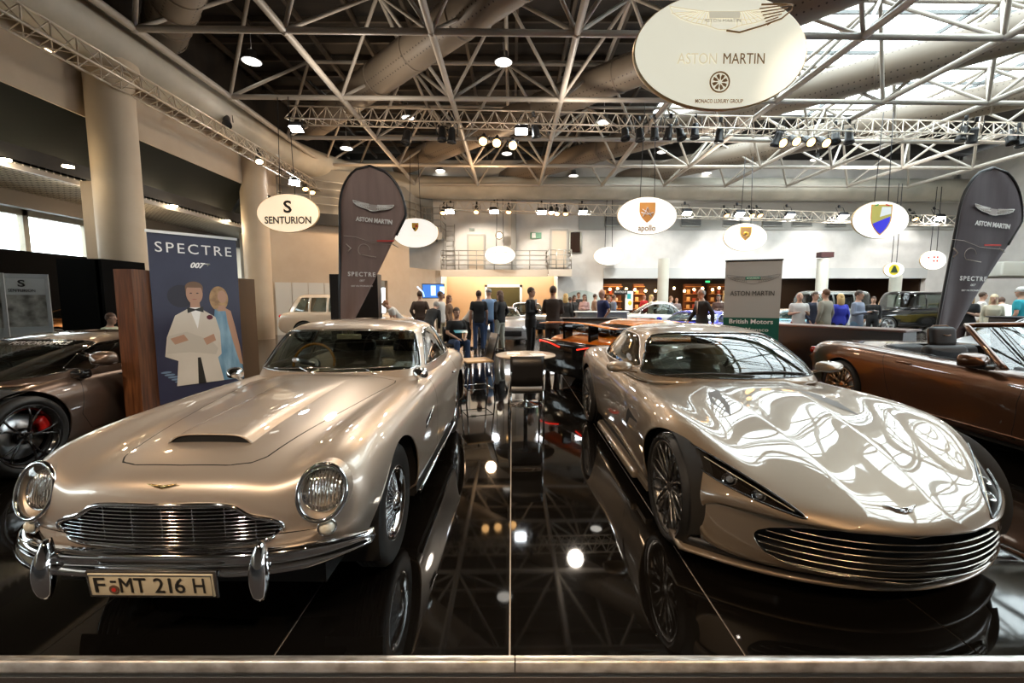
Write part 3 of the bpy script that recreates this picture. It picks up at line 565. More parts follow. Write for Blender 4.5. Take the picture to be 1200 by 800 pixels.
flatbox('exit_sign', 'tiny green exit sign on the shop fascia left of the grey roll-up banner', 'exit sign', 829, 330, 5, 2, mat('exit_lit', (.03, .5, .15), .4, emit=.6))
flatbox('exit_sign', 'green exit sign on the beige fascia beside the left column', 'exit sign', 301, 243, 4, 7, mat('exit_teal', (.02, .4, .28), .4, emit=.4), D=17.2)
p = at(585, 276, 24.9); t = thing('wall_clock', 'round white lit wall clock with a dark rim', 'clock', p); MB().cyl((0, 0, 0), .19, -.06, 28, 'Y').build('clock_face', emis('clock_glow', (1, .95, .8), 1.2), t); MB().tube([(.2*math.cos(a*PI/16), -.05, .2*math.sin(a*PI/16)) for a in range(32)], .03, 6, closed=True).build('clock_rim', mat('clock_rim', (.25, .17, .06), .4), t)
p = at(602, 275, 25.0); o = MB().box((p.x-.16, YB-.2, 3.2), (p.x+.16, YB, 7.3)); o = o.build('wall_pilaster', whitewall2 if 'whitewall2' in globals() else greyw); o['kind'] = 'structure'
vent = mat('vent_dark', (.16, .16, .155), .6)
for k, px in enumerate((721, 740, 810, 859, 905, 940, 980, 1015, 1071, 1110)):
    D = (YB-.1)/ray(px, 259)[1]; p = at(px, 259, D); W = 11.5/FPX*D; t = thing('wall_vent', 'grey louvred vent, '+ordw(k)+' on the upper back wall', 'vent', p, group='louvred vents in the upper band of the back wall')
    MB().tube([(-W, 0, -.27), (W, 0, -.27), (W, 0, .27), (-W, 0, .27)], .05, 4, closed=True).build('vent_frame', mat('vent_frame', (.55, .55, .52), .5), t); l = MB()
    for j in range(6): l.box((-W, -.03, -.26+.09*j), (W, .03, -.20+.09*j))
    l.build('louvre', vent, t)
# round columns' hanging cables and wall-mounted television
t, W, Hh = flatbox('television', 'wall television with a bright blue picture above the crowd', 'television', 508, 341, 26, 17, black, D=19.5, depth=.08)
mt = mat('screen_blue', (.02, .07, .22), .3, emit=1.1, ecol=(.05, .16, .5)); MB().box((-W*.94, -.09, -Hh*.9), (W*.94, -.082, Hh*.9)).build('screen', mt, t); sc = MB(); sc.box((-.1, -.10, -.2), (.12, -.092, .24)); sc.box((.3, -.10, -.1), (.5, -.092, .2)); sc.tube([(-.7, -.1, .2), (-.45, -.1, -.05), (-.4, -.1, -.25)], .03, 5); sc.build('picture', emis('screen_light', (.45, .7, 1), 1.2), t)
# shop fronts
random.seed(3)
for k, (px, w_, l) in enumerate(((716, 24, 'shop shelf unit with warm bottles, leftmost'), (748, 12, 'shop rack with small warm lit pictures'), (812, 20, 'shop counter screen behind the bald man'), (845, 30, 'warm lit shop shelf behind the dark haired woman'))):
    t = thing('shop_shelf', l, 'shelf', at(px, 350, 29.6)); W = w_/FPX*29.6/2
    MB().box((-W, 0, -1.5), (W, .3, 1.0)).build('back_panel', mat('shelf_brown', (.16, .06, .02), .6), t)
    for j in range(5): MB().box((-W, -.3, -1.2+.5*j), (W, 0, -1.16+.5*j)).build('shelf_board', mat('shelf_orange', (.62, .25, .06), .5), t)
    for j in range(4):
        for i in range(int(W*5)): MB().rbox((-W+.1+.4*i, -.22, -1.16+.5*j), (-W+.3+.4*i, -.1, -1.16+.5*j+.2+.12*random.random()), .02, 2).build('shelf_item', mat('item_%d' % (i % 3), [(.8, .5, .2), (.5, .08, .04), (.7, .65, .5)][i % 3], .4), t)
for k in range(16):
    px = 712+k*11+random.uniform(-3, 3)
    if px > 1100: break
    t = tag(MB().ball((0, 0, 0), .09, 8).build('downlight', emis('shop_lamp', (1, .62, .28), 14)), 'small warm shop downlight, '+ordw(k)+' under the shop ceiling', 'downlight', 'warm downlights inside the shops'); t.location = at(px, 337+random.uniform(0, 4), 28.2)
t, W, Hh = flatbox('shop_poster', 'white poster with a teal and yellow motif in the shop front', 'poster', 737, 352, 9, 22, inkwhite, D=26.2); MB().box((-.12, -.06, .1), (.1, -.052, .4)).build('printed_motif', mat('teal_ink', (.03, .4, .42), .5), t); MB().ball((.05, -.055, -.15), (.12, .01, .14), 10).build('printed_motif', inkyellow, t)
t, W, Hh = flatbox('shop_sign', 'dark shop sign with small white lettering on the left of the shops', 'sign', 727, 342, 16, 6, black, D=26.0); text('BOUTIQUE', .16, FT(0, 0, -.06), inkwhite, parent=t, width=.7)
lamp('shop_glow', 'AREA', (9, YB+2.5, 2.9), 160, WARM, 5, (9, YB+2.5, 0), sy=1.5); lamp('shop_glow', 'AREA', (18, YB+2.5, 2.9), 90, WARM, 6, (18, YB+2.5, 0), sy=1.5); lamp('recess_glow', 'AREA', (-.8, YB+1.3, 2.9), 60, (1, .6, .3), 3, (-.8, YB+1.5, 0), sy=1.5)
MB_ = MB(); MB_.box((-.9, 0, -.5), (.9, .1, .5))
# air unit shelf on the far right
p = at(1205, 315, 20); o = MB().rbox((p.x-1.2, p.y, p.z-.35), (p.x+4, p.y+2, p.z+.35), .08).build('roller_shutter_box', mat('shutter_grey', (.38, .39, .36), .5)); tag(o, 'grey ribbed shutter box at the far right above the yellow vehicle', 'shutter box')
# gallery downlights on the left
for k, (px, py, D) in enumerate(((109, 217, 12.2), (204, 242, 14.5), (266, 259, 17.5), (6, 188, 9.5), (80, 196, 11))):
    z = 4.40; r = ray(px, py); D = (z-CAM_H)/r[2]; o = MB().cyl((0, 0, 0), .10, .03, 20).build('downlight', emis('gallery_lamp', (1, .8, .5), 20)); o.location = (r[0]*D, r[1]*D, z); tag(o, ['warm recessed downlight between the two left columns, nearer the first column', 'warm recessed downlight above the SPECTRE poster in the gallery soffit', 'warm recessed downlight just left of the SENTURION sign', 'warm recessed downlight at the left edge of the view', 'warm recessed downlight left of the first column'][k], 'downlight', 'recessed downlights in the left gallery soffit')
    if k < 4: lamp('gallery_light', 'POINT', (r[0]*D, r[1]*D, z-.25), 28, (1, .8, .55), .1)
# ------------------------------------------------------------------ banners and posters
navy = mat('poster_navy', (.022, .022, .048), .45, noise=(1.2, (.04, .042, .08), .6, 0)); cream = mat('poster_cream', (.62, .56, .48), .5, noise=(2, (.48, .43, .36), .5, 0)); skin2 = mat('poster_skin', (.42, .24, .16), .5); pblue = mat('poster_satin_blue', (.10, .22, .33), .4, noise=(4, (.30, .46, .58), .8, 0, (3, 1, .6))); pblond = mat('poster_blond', (.45, .28, .13), .5, noise=(14, (.2, .11, .05), .8, 0)); pbrown = mat('poster_brown', (.16, .09, .05), .5)
a = Vector((-3.955, 4.80, 0)); c = Vector((-3.43, 5.50, 0)); ang = math.atan2(c.y-a.y, c.x-a.x)
t = thing('rollup_banner', 'tall navy poster banner lettered SPECTRE with a man in cream and a woman in blue', 'poster', (a+c)/2, ang); W = (c-a).length/2; HT = 2.27
MB().box((-W, 0, .07), (W, .006, HT)).build('poster_sheet', navy, t); MB().box((-W-.01, -.012, HT), (W+.01, .016, HT+.03)).build('top_bar', white, t); MB().rbox((-W, -.1, -.0), (W, .1, .08), .03).build('base_cassette', steel, t); MB().tube([(0, .05, .05), (0, .05, HT)], .012, 8).build('support_pole', steel, t)
text('SPECTRE', .16, FT(0, HT-.155, -.004), inkwhite, parent=t, width=W*1.72, spacing=1.25); text('007', .085, FT(.0, HT-.335, -.004), inkwhite, parent=t, width=.15, shear=.35, bold=.003)
q = MB(); q.tube([(.06, -.005, HT-.31), (.14, -.005, HT-.31), (.11, -.005, HT-.33)], .005, 4); q.build('lettering_flourish', inkwhite, t)
def fl(pts, m, name, y): return MB().poly(pts, -.001, Matrix.Translation((0, y, 0))).build(name, m, t)
def el(cx, cz, rx, rz, n=28, a0=0, a1=2*PI): return [(cx+rx*math.cos(a0+(a1-a0)*k/n), cz+rz*math.sin(a0+(a1-a0)*k/n)) for k in range(n)]
fl(el(-.17, 1.58, .13, .13), mat('poster_shadow', (.02, .018, .03), .5), 'printed_disc', -.002)
# generic woman in a blue dress, seen from the side
fl([(.16, 1.43), (.27, 1.44), (.33, 1.36), (.36, 1.1), (.42, .8), (.44, .55), (.12, .55), (.14, .9), (.13, 1.2)], pblue, 'printed_dress', -.003); fl([(.27, 1.44), (.33, 1.40), (.37, 1.2), (.41, .95), (.435, .72), (.40, .74), (.34, 1.0), (.29, 1.25)], skin2, 'printed_arm', -.004)
fl(el(.21, 1.55, .10, .15), pblond, 'printed_hair', -.003); fl(el(.245, 1.575, .05, .075), skin2, 'printed_face', -.005); fl([(.2, 1.47), (.27, 1.47), (.28, 1.40), (.19, 1.40)], skin2, 'printed_neck', -.0045)
# generic man in a cream dinner jacket
fl([(-.09, 1.45), (-.24, 1.36), (-.33, 1.12), (-.36, .90), (-.28, .86), (-.24, .84), (-.27, .55), (.21, .55), (.16, .84), (.20, .88), (.20, 1.15), (.16, 1.33), (.02, 1.43)], cream, 'printed_jacket', -.006)
fl([(-.32, 1.13), (-.14, 1.17), (.10, 1.05), (.17, .95), (.14, .88), (-.12, .93), (-.34, .93)], mat('poster_cream_dark', (.50, .45, .38), .5), 'printed_sleeve', -.0065)
fl([(-.30, 1.10), (-.17, 1.14), (-.13, 1.07), (-.26, 1.03)], skin2, 'printed_hand', -.007); fl([(.02, 1.08), (.13, 1.13), (.15, 1.05), (.05, 1.0)], skin2, 'printed_hand', -.007)
fl([(-.10, 1.45), (.02, 1.45), (-.03, 1.20)], inkwhite, 'printed_shirt', -.007); fl([(-.12, 1.455), (-.04, 1.43), (.04, 1.46), (.04, 1.39), (-.04, 1.415), (-.12, 1.385)], inkd, 'printed_bow_tie', -.008); fl(el(.10, 1.33, .035, .03, 7), mat('poster_maroon', (.10, .01, .02), .5), 'printed_flower', -.008)
fl([(-.09, 1.44), (.01, 1.44), (.005, 1.52), (-.085, 1.52)], skin2, 'printed_neck', -.0065); fl(el(-.04, 1.61, .083, .125), skin2, 'printed_face', -.008); fl(el(-.04, 1.68, .088, .07, 20, 0, PI)+[(-.128, 1.63), (-.11, 1.68), (.03, 1.68), (.048, 1.63)][::1], pbrown, 'printed_hair', -.009)
for sx in (-.035, .03): fl(el(-.04+sx, 1.615, .013, .006, 10), inkd, 'printed_eye', -.009)
fl([(-.07, 1.548), (-.015, 1.548), (-.03, 1.54), (-.055, 1.54)], mat('poster_lip', (.3, .1, .08), .5), 'printed_mouth', -.009)
fl([(-.05, .86), (-.02, .86), (.02, .55), (-.06, .55)], inkd, 'printed_opening', -.0075)
for k in range(6): fl(el(-.36+.03*k, .72-.03*k, .05, .012, 12), mat('poster_haze', (.15, .22, .32), .5), 'printed_highlight', -.0035)
# grey roll-up banner
p = at(881, 350, 7.6); t = thing('rollup_banner', 'grey roll-up banner lettered ASTON MARTIN with wings and a green foot band', 'banner', (p.x, p.y, 0), math.radians(-22)); W = .435; HT = 2.2
bgrey = mat('banner_grey', (.42, .41, .39), .6); MB().box((-W, 0, .55), (W, .006, HT)).build('banner_sheet', bgrey, t); MB().box((-W, -.003, .08), (W, .004, HT-.98)).build('foot_band', mat('racing_green', (.004, .10, .07), .5), t); MB().box((-W-.01, -.012, HT), (W+.01, .016, HT+.025)).build('top_bar', darkmetal, t); MB().rbox((-W, -.1, 0), (W, .1, .08), .03).build('base_cassette', steel, t); MB().tube([(0, .05, .05), (0, .05, HT)], .012, 8).build('support_pole', steel, t)
wings(t, FT(0, HT-.30, -.006), .82, mat('line_grey', (.16, .16, .16), .5), inkgreen, lw=.003); text('ASTON MARTIN', .12, FT(0, HT-.56, -.006), inkd, parent=t, width=.68); text('British Motors', .11, FT(0, HT-1.05, -.008), inkwhite, parent=t, width=.68, bold=.002); text('Monaco', .09, FT(.1, HT-1.19, -.008), inkwhite, parent=t, width=.35)
text('ASTON MARTIN', .03, FT(0, HT-.295, -.02), inkpale, parent=t, width=.2)
# feather flags
def feather(base, label, H_, Wd, rz, lean, z0=.15, mirror=1, col='a', slant=.06):
    t = thing('feather_flag', label, 'flag', base, rz); n = 40; L, Rr = [], []
    for k in range(n+1):
        z = k/n
        u = max(0, (z-.72)/.28); cr = math.sqrt(max(0, 1-u*u)); xl = Wd*slant*min(z, .72)/.72+Wd*.47*(1-cr)
        xr = Wd*slant*z/.72+Wd*(.14+.86*z/.72) if z < .72 else Wd*slant+Wd*(.47+.53*cr)
        L.append(xl); Rr.append(xr)
    # rounded crown: right edge closes on to the pole at the top
    for k in range(n+1):
        z = k/n
    mat_f = mat('flag_brown_'+col, (.27, .19, .17) if col == 'a' else (.10, .082, .09), .65, noise=(1.3, (.19, .13, .115) if col == 'a' else (.07, .056, .063), .7, .3, (5, 1, .7)))
    rings = []
    for k in range(n+1):
        z = z0+(H_-z0)*k/n; row = []
        for j in range(13):
            s = j/12; x = L[k]+(Rr[k]-L[k])*s; row.append((mirror*x, .018*math.sin(9*s+3*z)*(1-k/n*.6), z+lean*x))
        rings.append(row)
    f = MB(); f.rings(rings, False); o = f.build('flag_cloth', mat_f, t); md = o.modifiers.new('thick', 'SOLIDIFY'); md.thickness = .004
    e = [(mirror*L[k], 0, z0+(H_-z0)*k/n+lean*L[k]) for k in range(n+1)]; e2 = [(mirror*Rr[k], 0, z0+(H_-z0)*k/n+lean*Rr[k]) for k in range(n, int(n*.58), -1)]
    MB().tube([(e[0][0], 0, 0)]+e+e2, .022, 8).build('pole', black, t)
    MB().tube([(-.5, -.3, .02), (.5, .3, .02)], .015, 6).tube([(-.5, .3, .02), (.5, -.3, .02)], .015, 6).build('cross_base', black, t)
    cx = mirror*(Wd*(.50+slant)); 
    wings(t, FT(cx+.02, H_*.815, -.035, .12 if mirror > 0 else 0), Wd*.62, inkwhite, name='wing_emblem', fill=mat('wing_grey', (.42, .38, .36), .5), lw=.010)
    text('ASTON MARTIN', .1, FT(cx+.03, H_*.752, -.03, .1), inkwhite, parent=t, width=Wd*.55, bold=.004)
    text('SPECTRE', .1, FT(cx-Wd*.19, H_*.515, -.03, 0.03), inkwhite, parent=t, width=Wd*.42, spacing=1.3, bold=.003); text('007', .05, FT(cx-Wd*.19, H_*.487, -.03), inkwhite, parent=t, width=.09, shear=.3); text('007 IN MONACO', .04, FT(cx-Wd*.19, H_*.463, -.03), inkwhite, parent=t, width=Wd*.33)
    # printed car outline
    q = MB(); z = H_*.655; q.tube([(mirror*Wd*.12, -.032, z+.12), (mirror*Wd*.3, -.034, z+.1), (mirror*Wd*.55, -.036, z), (mirror*Wd*.95, -.034, z-.04)], .004, 4)
    q.tube([(mirror*(Wd*.42+.10*math.cos(a)), -.035, z-.12+.1*math.sin(a)) for a in [k*PI/10 for k in range(14)]], .005, 4); q.tube([(mirror*(Wd*.15), -.035, z-.02), (mirror*Wd*.22, -.035, z-.09), (mirror*Wd*.16, -.035, z-.16)], .012, 4); q.tube([(mirror*(Wd*.38), -.035, z-.2), (mirror*Wd*.6, -.035, z-.24)], .006, 4); q.tube([(mirror*(Wd*.86), -.035, z-.02), (mirror*Wd*.95, -.035, z-.08)], .01, 4); q.build('printed_car', mat('print_beige', (.50, .42, .36), .5), t)
    MB().box((mirror*Wd*.62, -.04, z+.02), (mirror*Wd*.88, -.034, z+.045)).build('printed_light_bar', inkred, t)
    return t
p = at(398, 370, 7.6); feather((p.x, p.y, 0), 'brown feather flag standing behind the classic car', 3.82, 1.13, 0.0, -.06, z0=1.0, col='a')
p = at(1094, 392, 7.2); feather((p.x, p.y, 0), 'dark brown feather flag standing behind the open convertible', 3.64, 1.10, 0.05, .0, z0=.6, col='b', slant=.20)
o = MB().box((-.02, 0, 0), (.9, .25, 2.02)).build('black_board', black); o.location = (at(394, 340, 8.6).x, 8.4, 0); tag(o, 'plain black upright board behind the brown feather flag', 'board')
# SENTURION display frames
def dispframe(loc, rz, label, w_, first):
    t = thing('exhibition_stand', label, 'display stand', loc, rz); fm = mat('display_grey', (.46, .47, .46), .4)
    q = MB(); q.box((-w_, 0, 0), (-w_+.05, .05, 1.98)); q.box((w_-.05, 0, 0), (w_, .05, 1.98)); q.box((-w_+.05, 0, 1.90), (w_-.05, .05, 1.98)); q.box((-w_+.05, 0, .9), (w_-.05, .05, 1.06)); q.build('frame', fm, t)
    if first: q = MB(); q.box((-w_+.05, .005, 1.62), (w_-.05, .045, 1.90)); q.build('header_panel', mat('header_white', (.60, .60, .58), .5), t); text('S', .16, FT(0, 1.81, -.002), inkd, parent=t, bold=.004, width=.09); text('SENTURION', .07, FT(0, 1.69, -.002), inkd, parent=t, width=.32)
    ph = mat('photo_grey', (.14, .13, .11), .3, noise=(5, (.55, .52, .46), 1., 0)); MB().box((-w_+.05, .02, 1.06), (w_-.05, .03, 1.62 if first else 1.90)).build('photo_panel', ph, t)
    return t
dispframe((at(58, 350, 8.0).x, 7.6, 0), math.radians(38), 'grey display frame headed with an S and SENTURION, beside the black partition', .33, True)
dispframe((at(12, 350, 7.6).x, 7.1, 0), math.radians(38), 'grey display frame with a dark photo cut by the left edge of the view', .36, False)
# dark counter behind the convertible
o = thing('display_counter', 'long dark counter with a reddish brown top behind the convertible', 'counter', (6.1, 8.6, 0), math.radians(-62)); MB().box((-1.2, -.25, 0), (1.4, .25, .99)).build('counter_body', mat('counter_black', (.012, .008, .007), .3), o); MB().rbox((-1.25, -.3, .99), (1.45, .3, 1.03), .01).build('counter_top', mat('counter_brown', (.11, .05, .035), .3), o)
# ------------------------------------------------------------------ car building tools
from mathutils.bvhtree import BVHTree
def basis(n, ts, p=3):
    """clamped uniform B-spline basis (len(ts) x n)"""
    kn = np.concatenate([np.zeros(p), np.linspace(0, 1, n-p+1), np.ones(p)]); B = np.zeros((len(ts), n))
    for r, t in enumerate(ts):
        t = min(max(t, 0), 1-1e-9); N = np.zeros(len(kn)-1)
        for i in range(len(kn)-1):
            if kn[i] <= t < kn[i+1]: N[i] = 1
        for d in range(1, p+1):
            M2 = np.zeros(len(kn)-1)
            for i in range(len(kn)-1-d):
                a = (t-kn[i])/(kn[i+d]-kn[i])*N[i] if kn[i+d] > kn[i] else 0
                b = (kn[i+d+1]-t)/(kn[i+d+1]-kn[i+1])*N[i+1] if kn[i+d+1] > kn[i+1] else 0
                M2[i] = a+b
            N = M2
        B[r] = N[:n]
    return B
def surf(C, nu, nv):
    C = np.array(C, float); Bu = basis(C.shape[0], np.linspace(0, 1, nu)); Bv = basis(C.shape[1], np.linspace(0, 1, nv))
    return np.einsum('ui,ijk,vj->uvk', Bu, C, Bv)
def grid_bm(P, mirror=True):
    bm = bmesh.new(); nu, nv = P.shape[:2]
    def sheet(s):
        V = [[bm.verts.new((s*P[i, j, 0], P[i, j, 1], P[i, j, 2])) for j in range(nv)] for i in range(nu)]
        for i in range(nu-1):
            for j in range(nv-1):
                q = (V[i][j], V[i+1][j], V[i+1][j+1], V[i][j+1])
                try: bm.faces.new(q if s > 0 else q[::-1])
                except ValueError: pass
    sheet(1)
    if mirror: sheet(-1)
    bmesh.ops.remove_doubles(bm, verts=bm.verts, dist=2e-4)
    bmesh.ops.dissolve_degenerate(bm, dist=1e-5, edges=bm.edges)
    bmesh.ops.recalc_face_normals(bm, faces=bm.faces)
    for f in bm.faces: f.smooth = True
    return bm
def sdpoly(pts):
    n = len(pts)
    def f(a, b):
        d = 1e9; s = 1
        j = n-1
        for i in range(n):
            ex, ey = pts[j][0]-pts[i][0], pts[j][1]-pts[i][1]; wx, wy = a-pts[i][0], b-pts[i][1]
            t = max(0, min(1, (wx*ex+wy*ey)/(ex*ex+ey*ey+1e-12))); qx, qy = wx-ex*t, wy-ey*t; d = min(d, qx*qx+qy*qy)
            c = (b >= pts[i][1], b < pts[j][1], ex*wy > ey*wx)
            if all(c) or not any(c): s = -s
            j = i
        return s*math.sqrt(d)
    return f
def smooth_poly(pts, n=6, closed=True):
    """Catmull-Rom through points"""
    out = []; N = len(pts)
    for i in range(N if closed else N-1):
        g = (lambda k: pts[k % N]) if closed else (lambda k: pts[max(0, min(N-1, k))])
        p0, p1, p2, p3 = g(i-1), g(i), g(i+1), g(i+2)
        for k in range(n):
            t = k/n; out.append(tuple(.5*((2*p1[c])+(-p0[c]+p2[c])*t+(2*p0[c]-5*p1[c]+4*p2[c]-p3[c])*t*t+(-p0[c]+3*p1[c]-3*p2[c]+p3[c])*t**3) for c in range(len(p1))))
    if not closed: out.append(tuple(pts[-1]))
    return out
def sym(half): # mirror an open half outline (x>=0, first and last on x=0) into a closed outline
    return list(half)+[(-x, z) for x, z in half[::-1] if x > 1e-6]
class Shell:
    def __init__(s, bm): s.bm = bm; s.lay = bm.faces.layers.int.new('reg'); s.ids = {'body': 0}; s.tree()
    def tree(s): s.bm.normal_update(); s.bvh = BVHTree.FromBMesh(s.bm)
    def hit(s, o, d):
        r = s.bvh.ray_cast(Vector(o), Vector(d).normalized()); return r[0], r[1]
    def front(s, x, z, off=.0):
        p, n = s.hit((x, -6, z), (0, 1, 0)); return None if p is None else p+n*off
    def top(s, x, y, off=.0):
        p, n = s.hit((x, y, 6), (0, 0, -1)); return None if p is None else p+n*off
    def side(s, y, z, sx=1, off=.0):
        p, n = s.hit((sx*6, y, z), (-sx, 0, 0)); return None if p is None else p+n*off
    def cut(s, f, pred=None):
        bm = s.bm; bm.normal_update()
        fs = [x for x in bm.faces if pred is None or pred(x.calc_center_median(), x.normal)]
        vals = {}
        for x in fs:
            for v in x.verts:
                if v not in vals:
                    k = f(v.co); vals[v] = 0. if abs(k) < 4e-4 else k
        es = {e for x in fs for e in x.edges}; sel = set(fs)
        for e in es:
            a, b = e.verts
            if vals[a]*vals[b] < 0:
                pa, pb = a.co.copy(), b.co.copy(); lo, hi, fl = 0., 1., vals[a]
                for _ in range(14):
                    mid = (lo+hi)/2; k = f(pa.lerp(pb, mid))
                    if k*fl > 0: lo = mid
                    else: hi = mid
                _, nv = bmesh.utils.edge_split(e, a, (lo+hi)/2); vals[nv] = 0.; nv.co = pa.lerp(pb, (lo+hi)/2)
        for x in list(sel):
            vs = list(x.verts); z = [i for i, v in enumerate(vs) if vals.get(v, 1) == 0.]
            if len(z) < 2: continue
            if not (any(vals[v] > 0 for v in vs) and any(vals[v] < 0 for v in vs)): continue
            done = False
            for i in range(len(z)):
                for j in range(i+1, len(z)):
                    a, b = z[i], z[j]
                    if (b-a) in (1, len(vs)-1) or done: continue
                    g1 = [vals[vs[k]] for k in range(a+1, b)]; g2 = [vals[vs[k % len(vs)]] for k in range(b+1, a+len(vs))]
                    if g1 and g2 and all(q*r <= 0 for q in g1 for r in g2):
                        try: bmesh.utils.face_split(x, vs[a], vs[b]); done = True
                        except Exception: pass
        return s
    def mark(s, f, name, pred=None, only=None):
        s.bm.normal_update(); i = s.ids.setdefault(name, len(s.ids))
        for x in s.bm.faces:
            c = x.calc_center_median()
            if (pred is None or pred(c, x.normal)) and f(c) < 0 and (only is None or x[s.lay] == s.ids.get(only, -1)): x[s.lay] = i
        return s
    def region(s, f, name, pred=None): return s.cut(f, pred).mark(f, name, pred)
    def line(s, f, w, name='gap', pred=None):
        s.cut(lambda p: f(p)-w, pred).cut(lambda p: f(p)+w, pred); return s.mark(lambda p: abs(f(p))-w, name, pred)
    def loops(s, name):
        i = s.ids[name]; E = {}
        for e in s.bm.edges:
            fs = [x for x in e.link_faces if x[s.lay] == i]
            if len(fs) == 1: 
                for a, b in ((e.verts[0], e.verts[1]), (e.verts[1], e.verts[0])): E.setdefault(a, []).append(b)
        out = []; seen = set()
        for v0 in list(E):
            if v0 in seen: continue
            L = [v0]; seen.add(v0); cur = v0
            while True:
                nx = [b for b in E[cur] if b not in seen]
                if not nx: break
                cur = nx[0]; seen.add(cur); L.append(cur)
            if len(L) > 5: out.append([v.co.copy()+v.normal*0 for v in L])
        return out
    def get(s, name, oname, m, parent, push=0., thick=0., label=None, mats=None, half=None):
        if half is None and oname in ('door', 'side_window', 'quarter_window'):
            return [s.get(name, oname, m, parent, push, thick, label, mats, h) for h in (1, -1)][0]
        ids = [s.ids[n] for n in (name if isinstance(name, (list, tuple)) else [name]) if n in s.ids]
        b = bmesh.new(); mp = {}; s.bm.normal_update()
        for x in s.bm.faces:
            if x[s.lay] in ids and (half is None or x.calc_center_median().x*half > 0):
                vs = []
                for v in x.verts:
                    if v not in mp: mp[v] = b.verts.new(v.co+v.normal*push)
                    vs.append(mp[v])
                try: nf = b.faces.new(vs); nf.smooth = True; nf.material_index = (mats or {}).get(x[s.lay], 0)
                except ValueError: pass
        me = bpy.data.meshes.new(oname); b.to_mesh(me); b.free(); o = bpy.data.objects.new(oname, me); link(o, parent, m)
        if thick: md = o.modifiers.new('thick', 'SOLIDIFY'); md.thickness = thick; md.offset = -1
        if label: o['label'] = label
        return o
def tubeloop(name, L, r, m, parent, off=0, n=6, flat=1., closed=True, sm=0):
    L = [Vector(p) for p in L]
    L = [p for i, p in enumerate(L) if i == 0 or (p-L[i-1]).length > .004]
    for _ in range(sm): L = [(L[i-1]+L[i]*2+L[(i+1) % len(L)])/4 for i in range(len(L))]
    return MB().tube(L, r, n, closed=closed, flat=flat).build(name, m, parent)
def ring(Y, k, zb, W, zw, zf, xf, zv, xv, zh, xh, zc, kp=2.3, kw=.85, tuck=.0):
    """one body section: bottom centre round the side and fender to the bonnet centre"""
    P = [(0, zb), (W*.55, zb), (W*.90-tuck, zb), (W*.985-tuck, zb+.05), (W*.995-tuck*.6, (zb+zw)/2), (W, zw), (W*.995, zw+(zf-zw)*.45), (min(xf+(W-xf)*.72, W*.985), zw+(zf-zw)*.86), (xf, zf), ((xf+xv)/2, zf*.45+zv*.55), (xv, zv), (xh, zh), (xh*.55, zc*.8+zh*.2), (xh*.2, zc), (0, zc)]
    return [(x, Y+k*(abs(x)/kw)**kp, z) for x, z in P]
def collapse(R, z0, a, dy=0., sx=1.):
    return [(x*sx, y+dy, z0+(z-z0)*a) for x, y, z in R]
def body_shell(stations, front=None, back=None, nu=150, nv=80):
    return Shell(grid_bm(surf(stations, nu, nv)))
def cabin_shell(levels, nu=46, nv=70):
    """levels: z, yF, w, yR, bulge"""
    C = []
    for z, yF, w_, yR, bl in levels:
        C.append([(0, yF, z), (w_*.4, yF, z), (w_*.78, yF+bl*.35, z), (w_*.97, yF+bl, z), (w_, yF+(yR-yF)*.38, z), (w_*1.0, yF+(yR-yF)*.58, z), (w_*.95, yR-(yR-yF)*.22, z), (w_*.75, yR-(yR-yF)*.06, z), (w_*.4, yR, z), (0, yR, z)])
    return Shell(grid_bm(surf(C, nu, nv)))
def arc_pts(c, r, a0, a1, n, plane='yz', x=0): return [(x, c[0]+r*math.cos(a0+(a1-a0)*k/n), c[1]+r*math.sin(a0+(a1-a0)*k/n)) for k in range(n+1)]
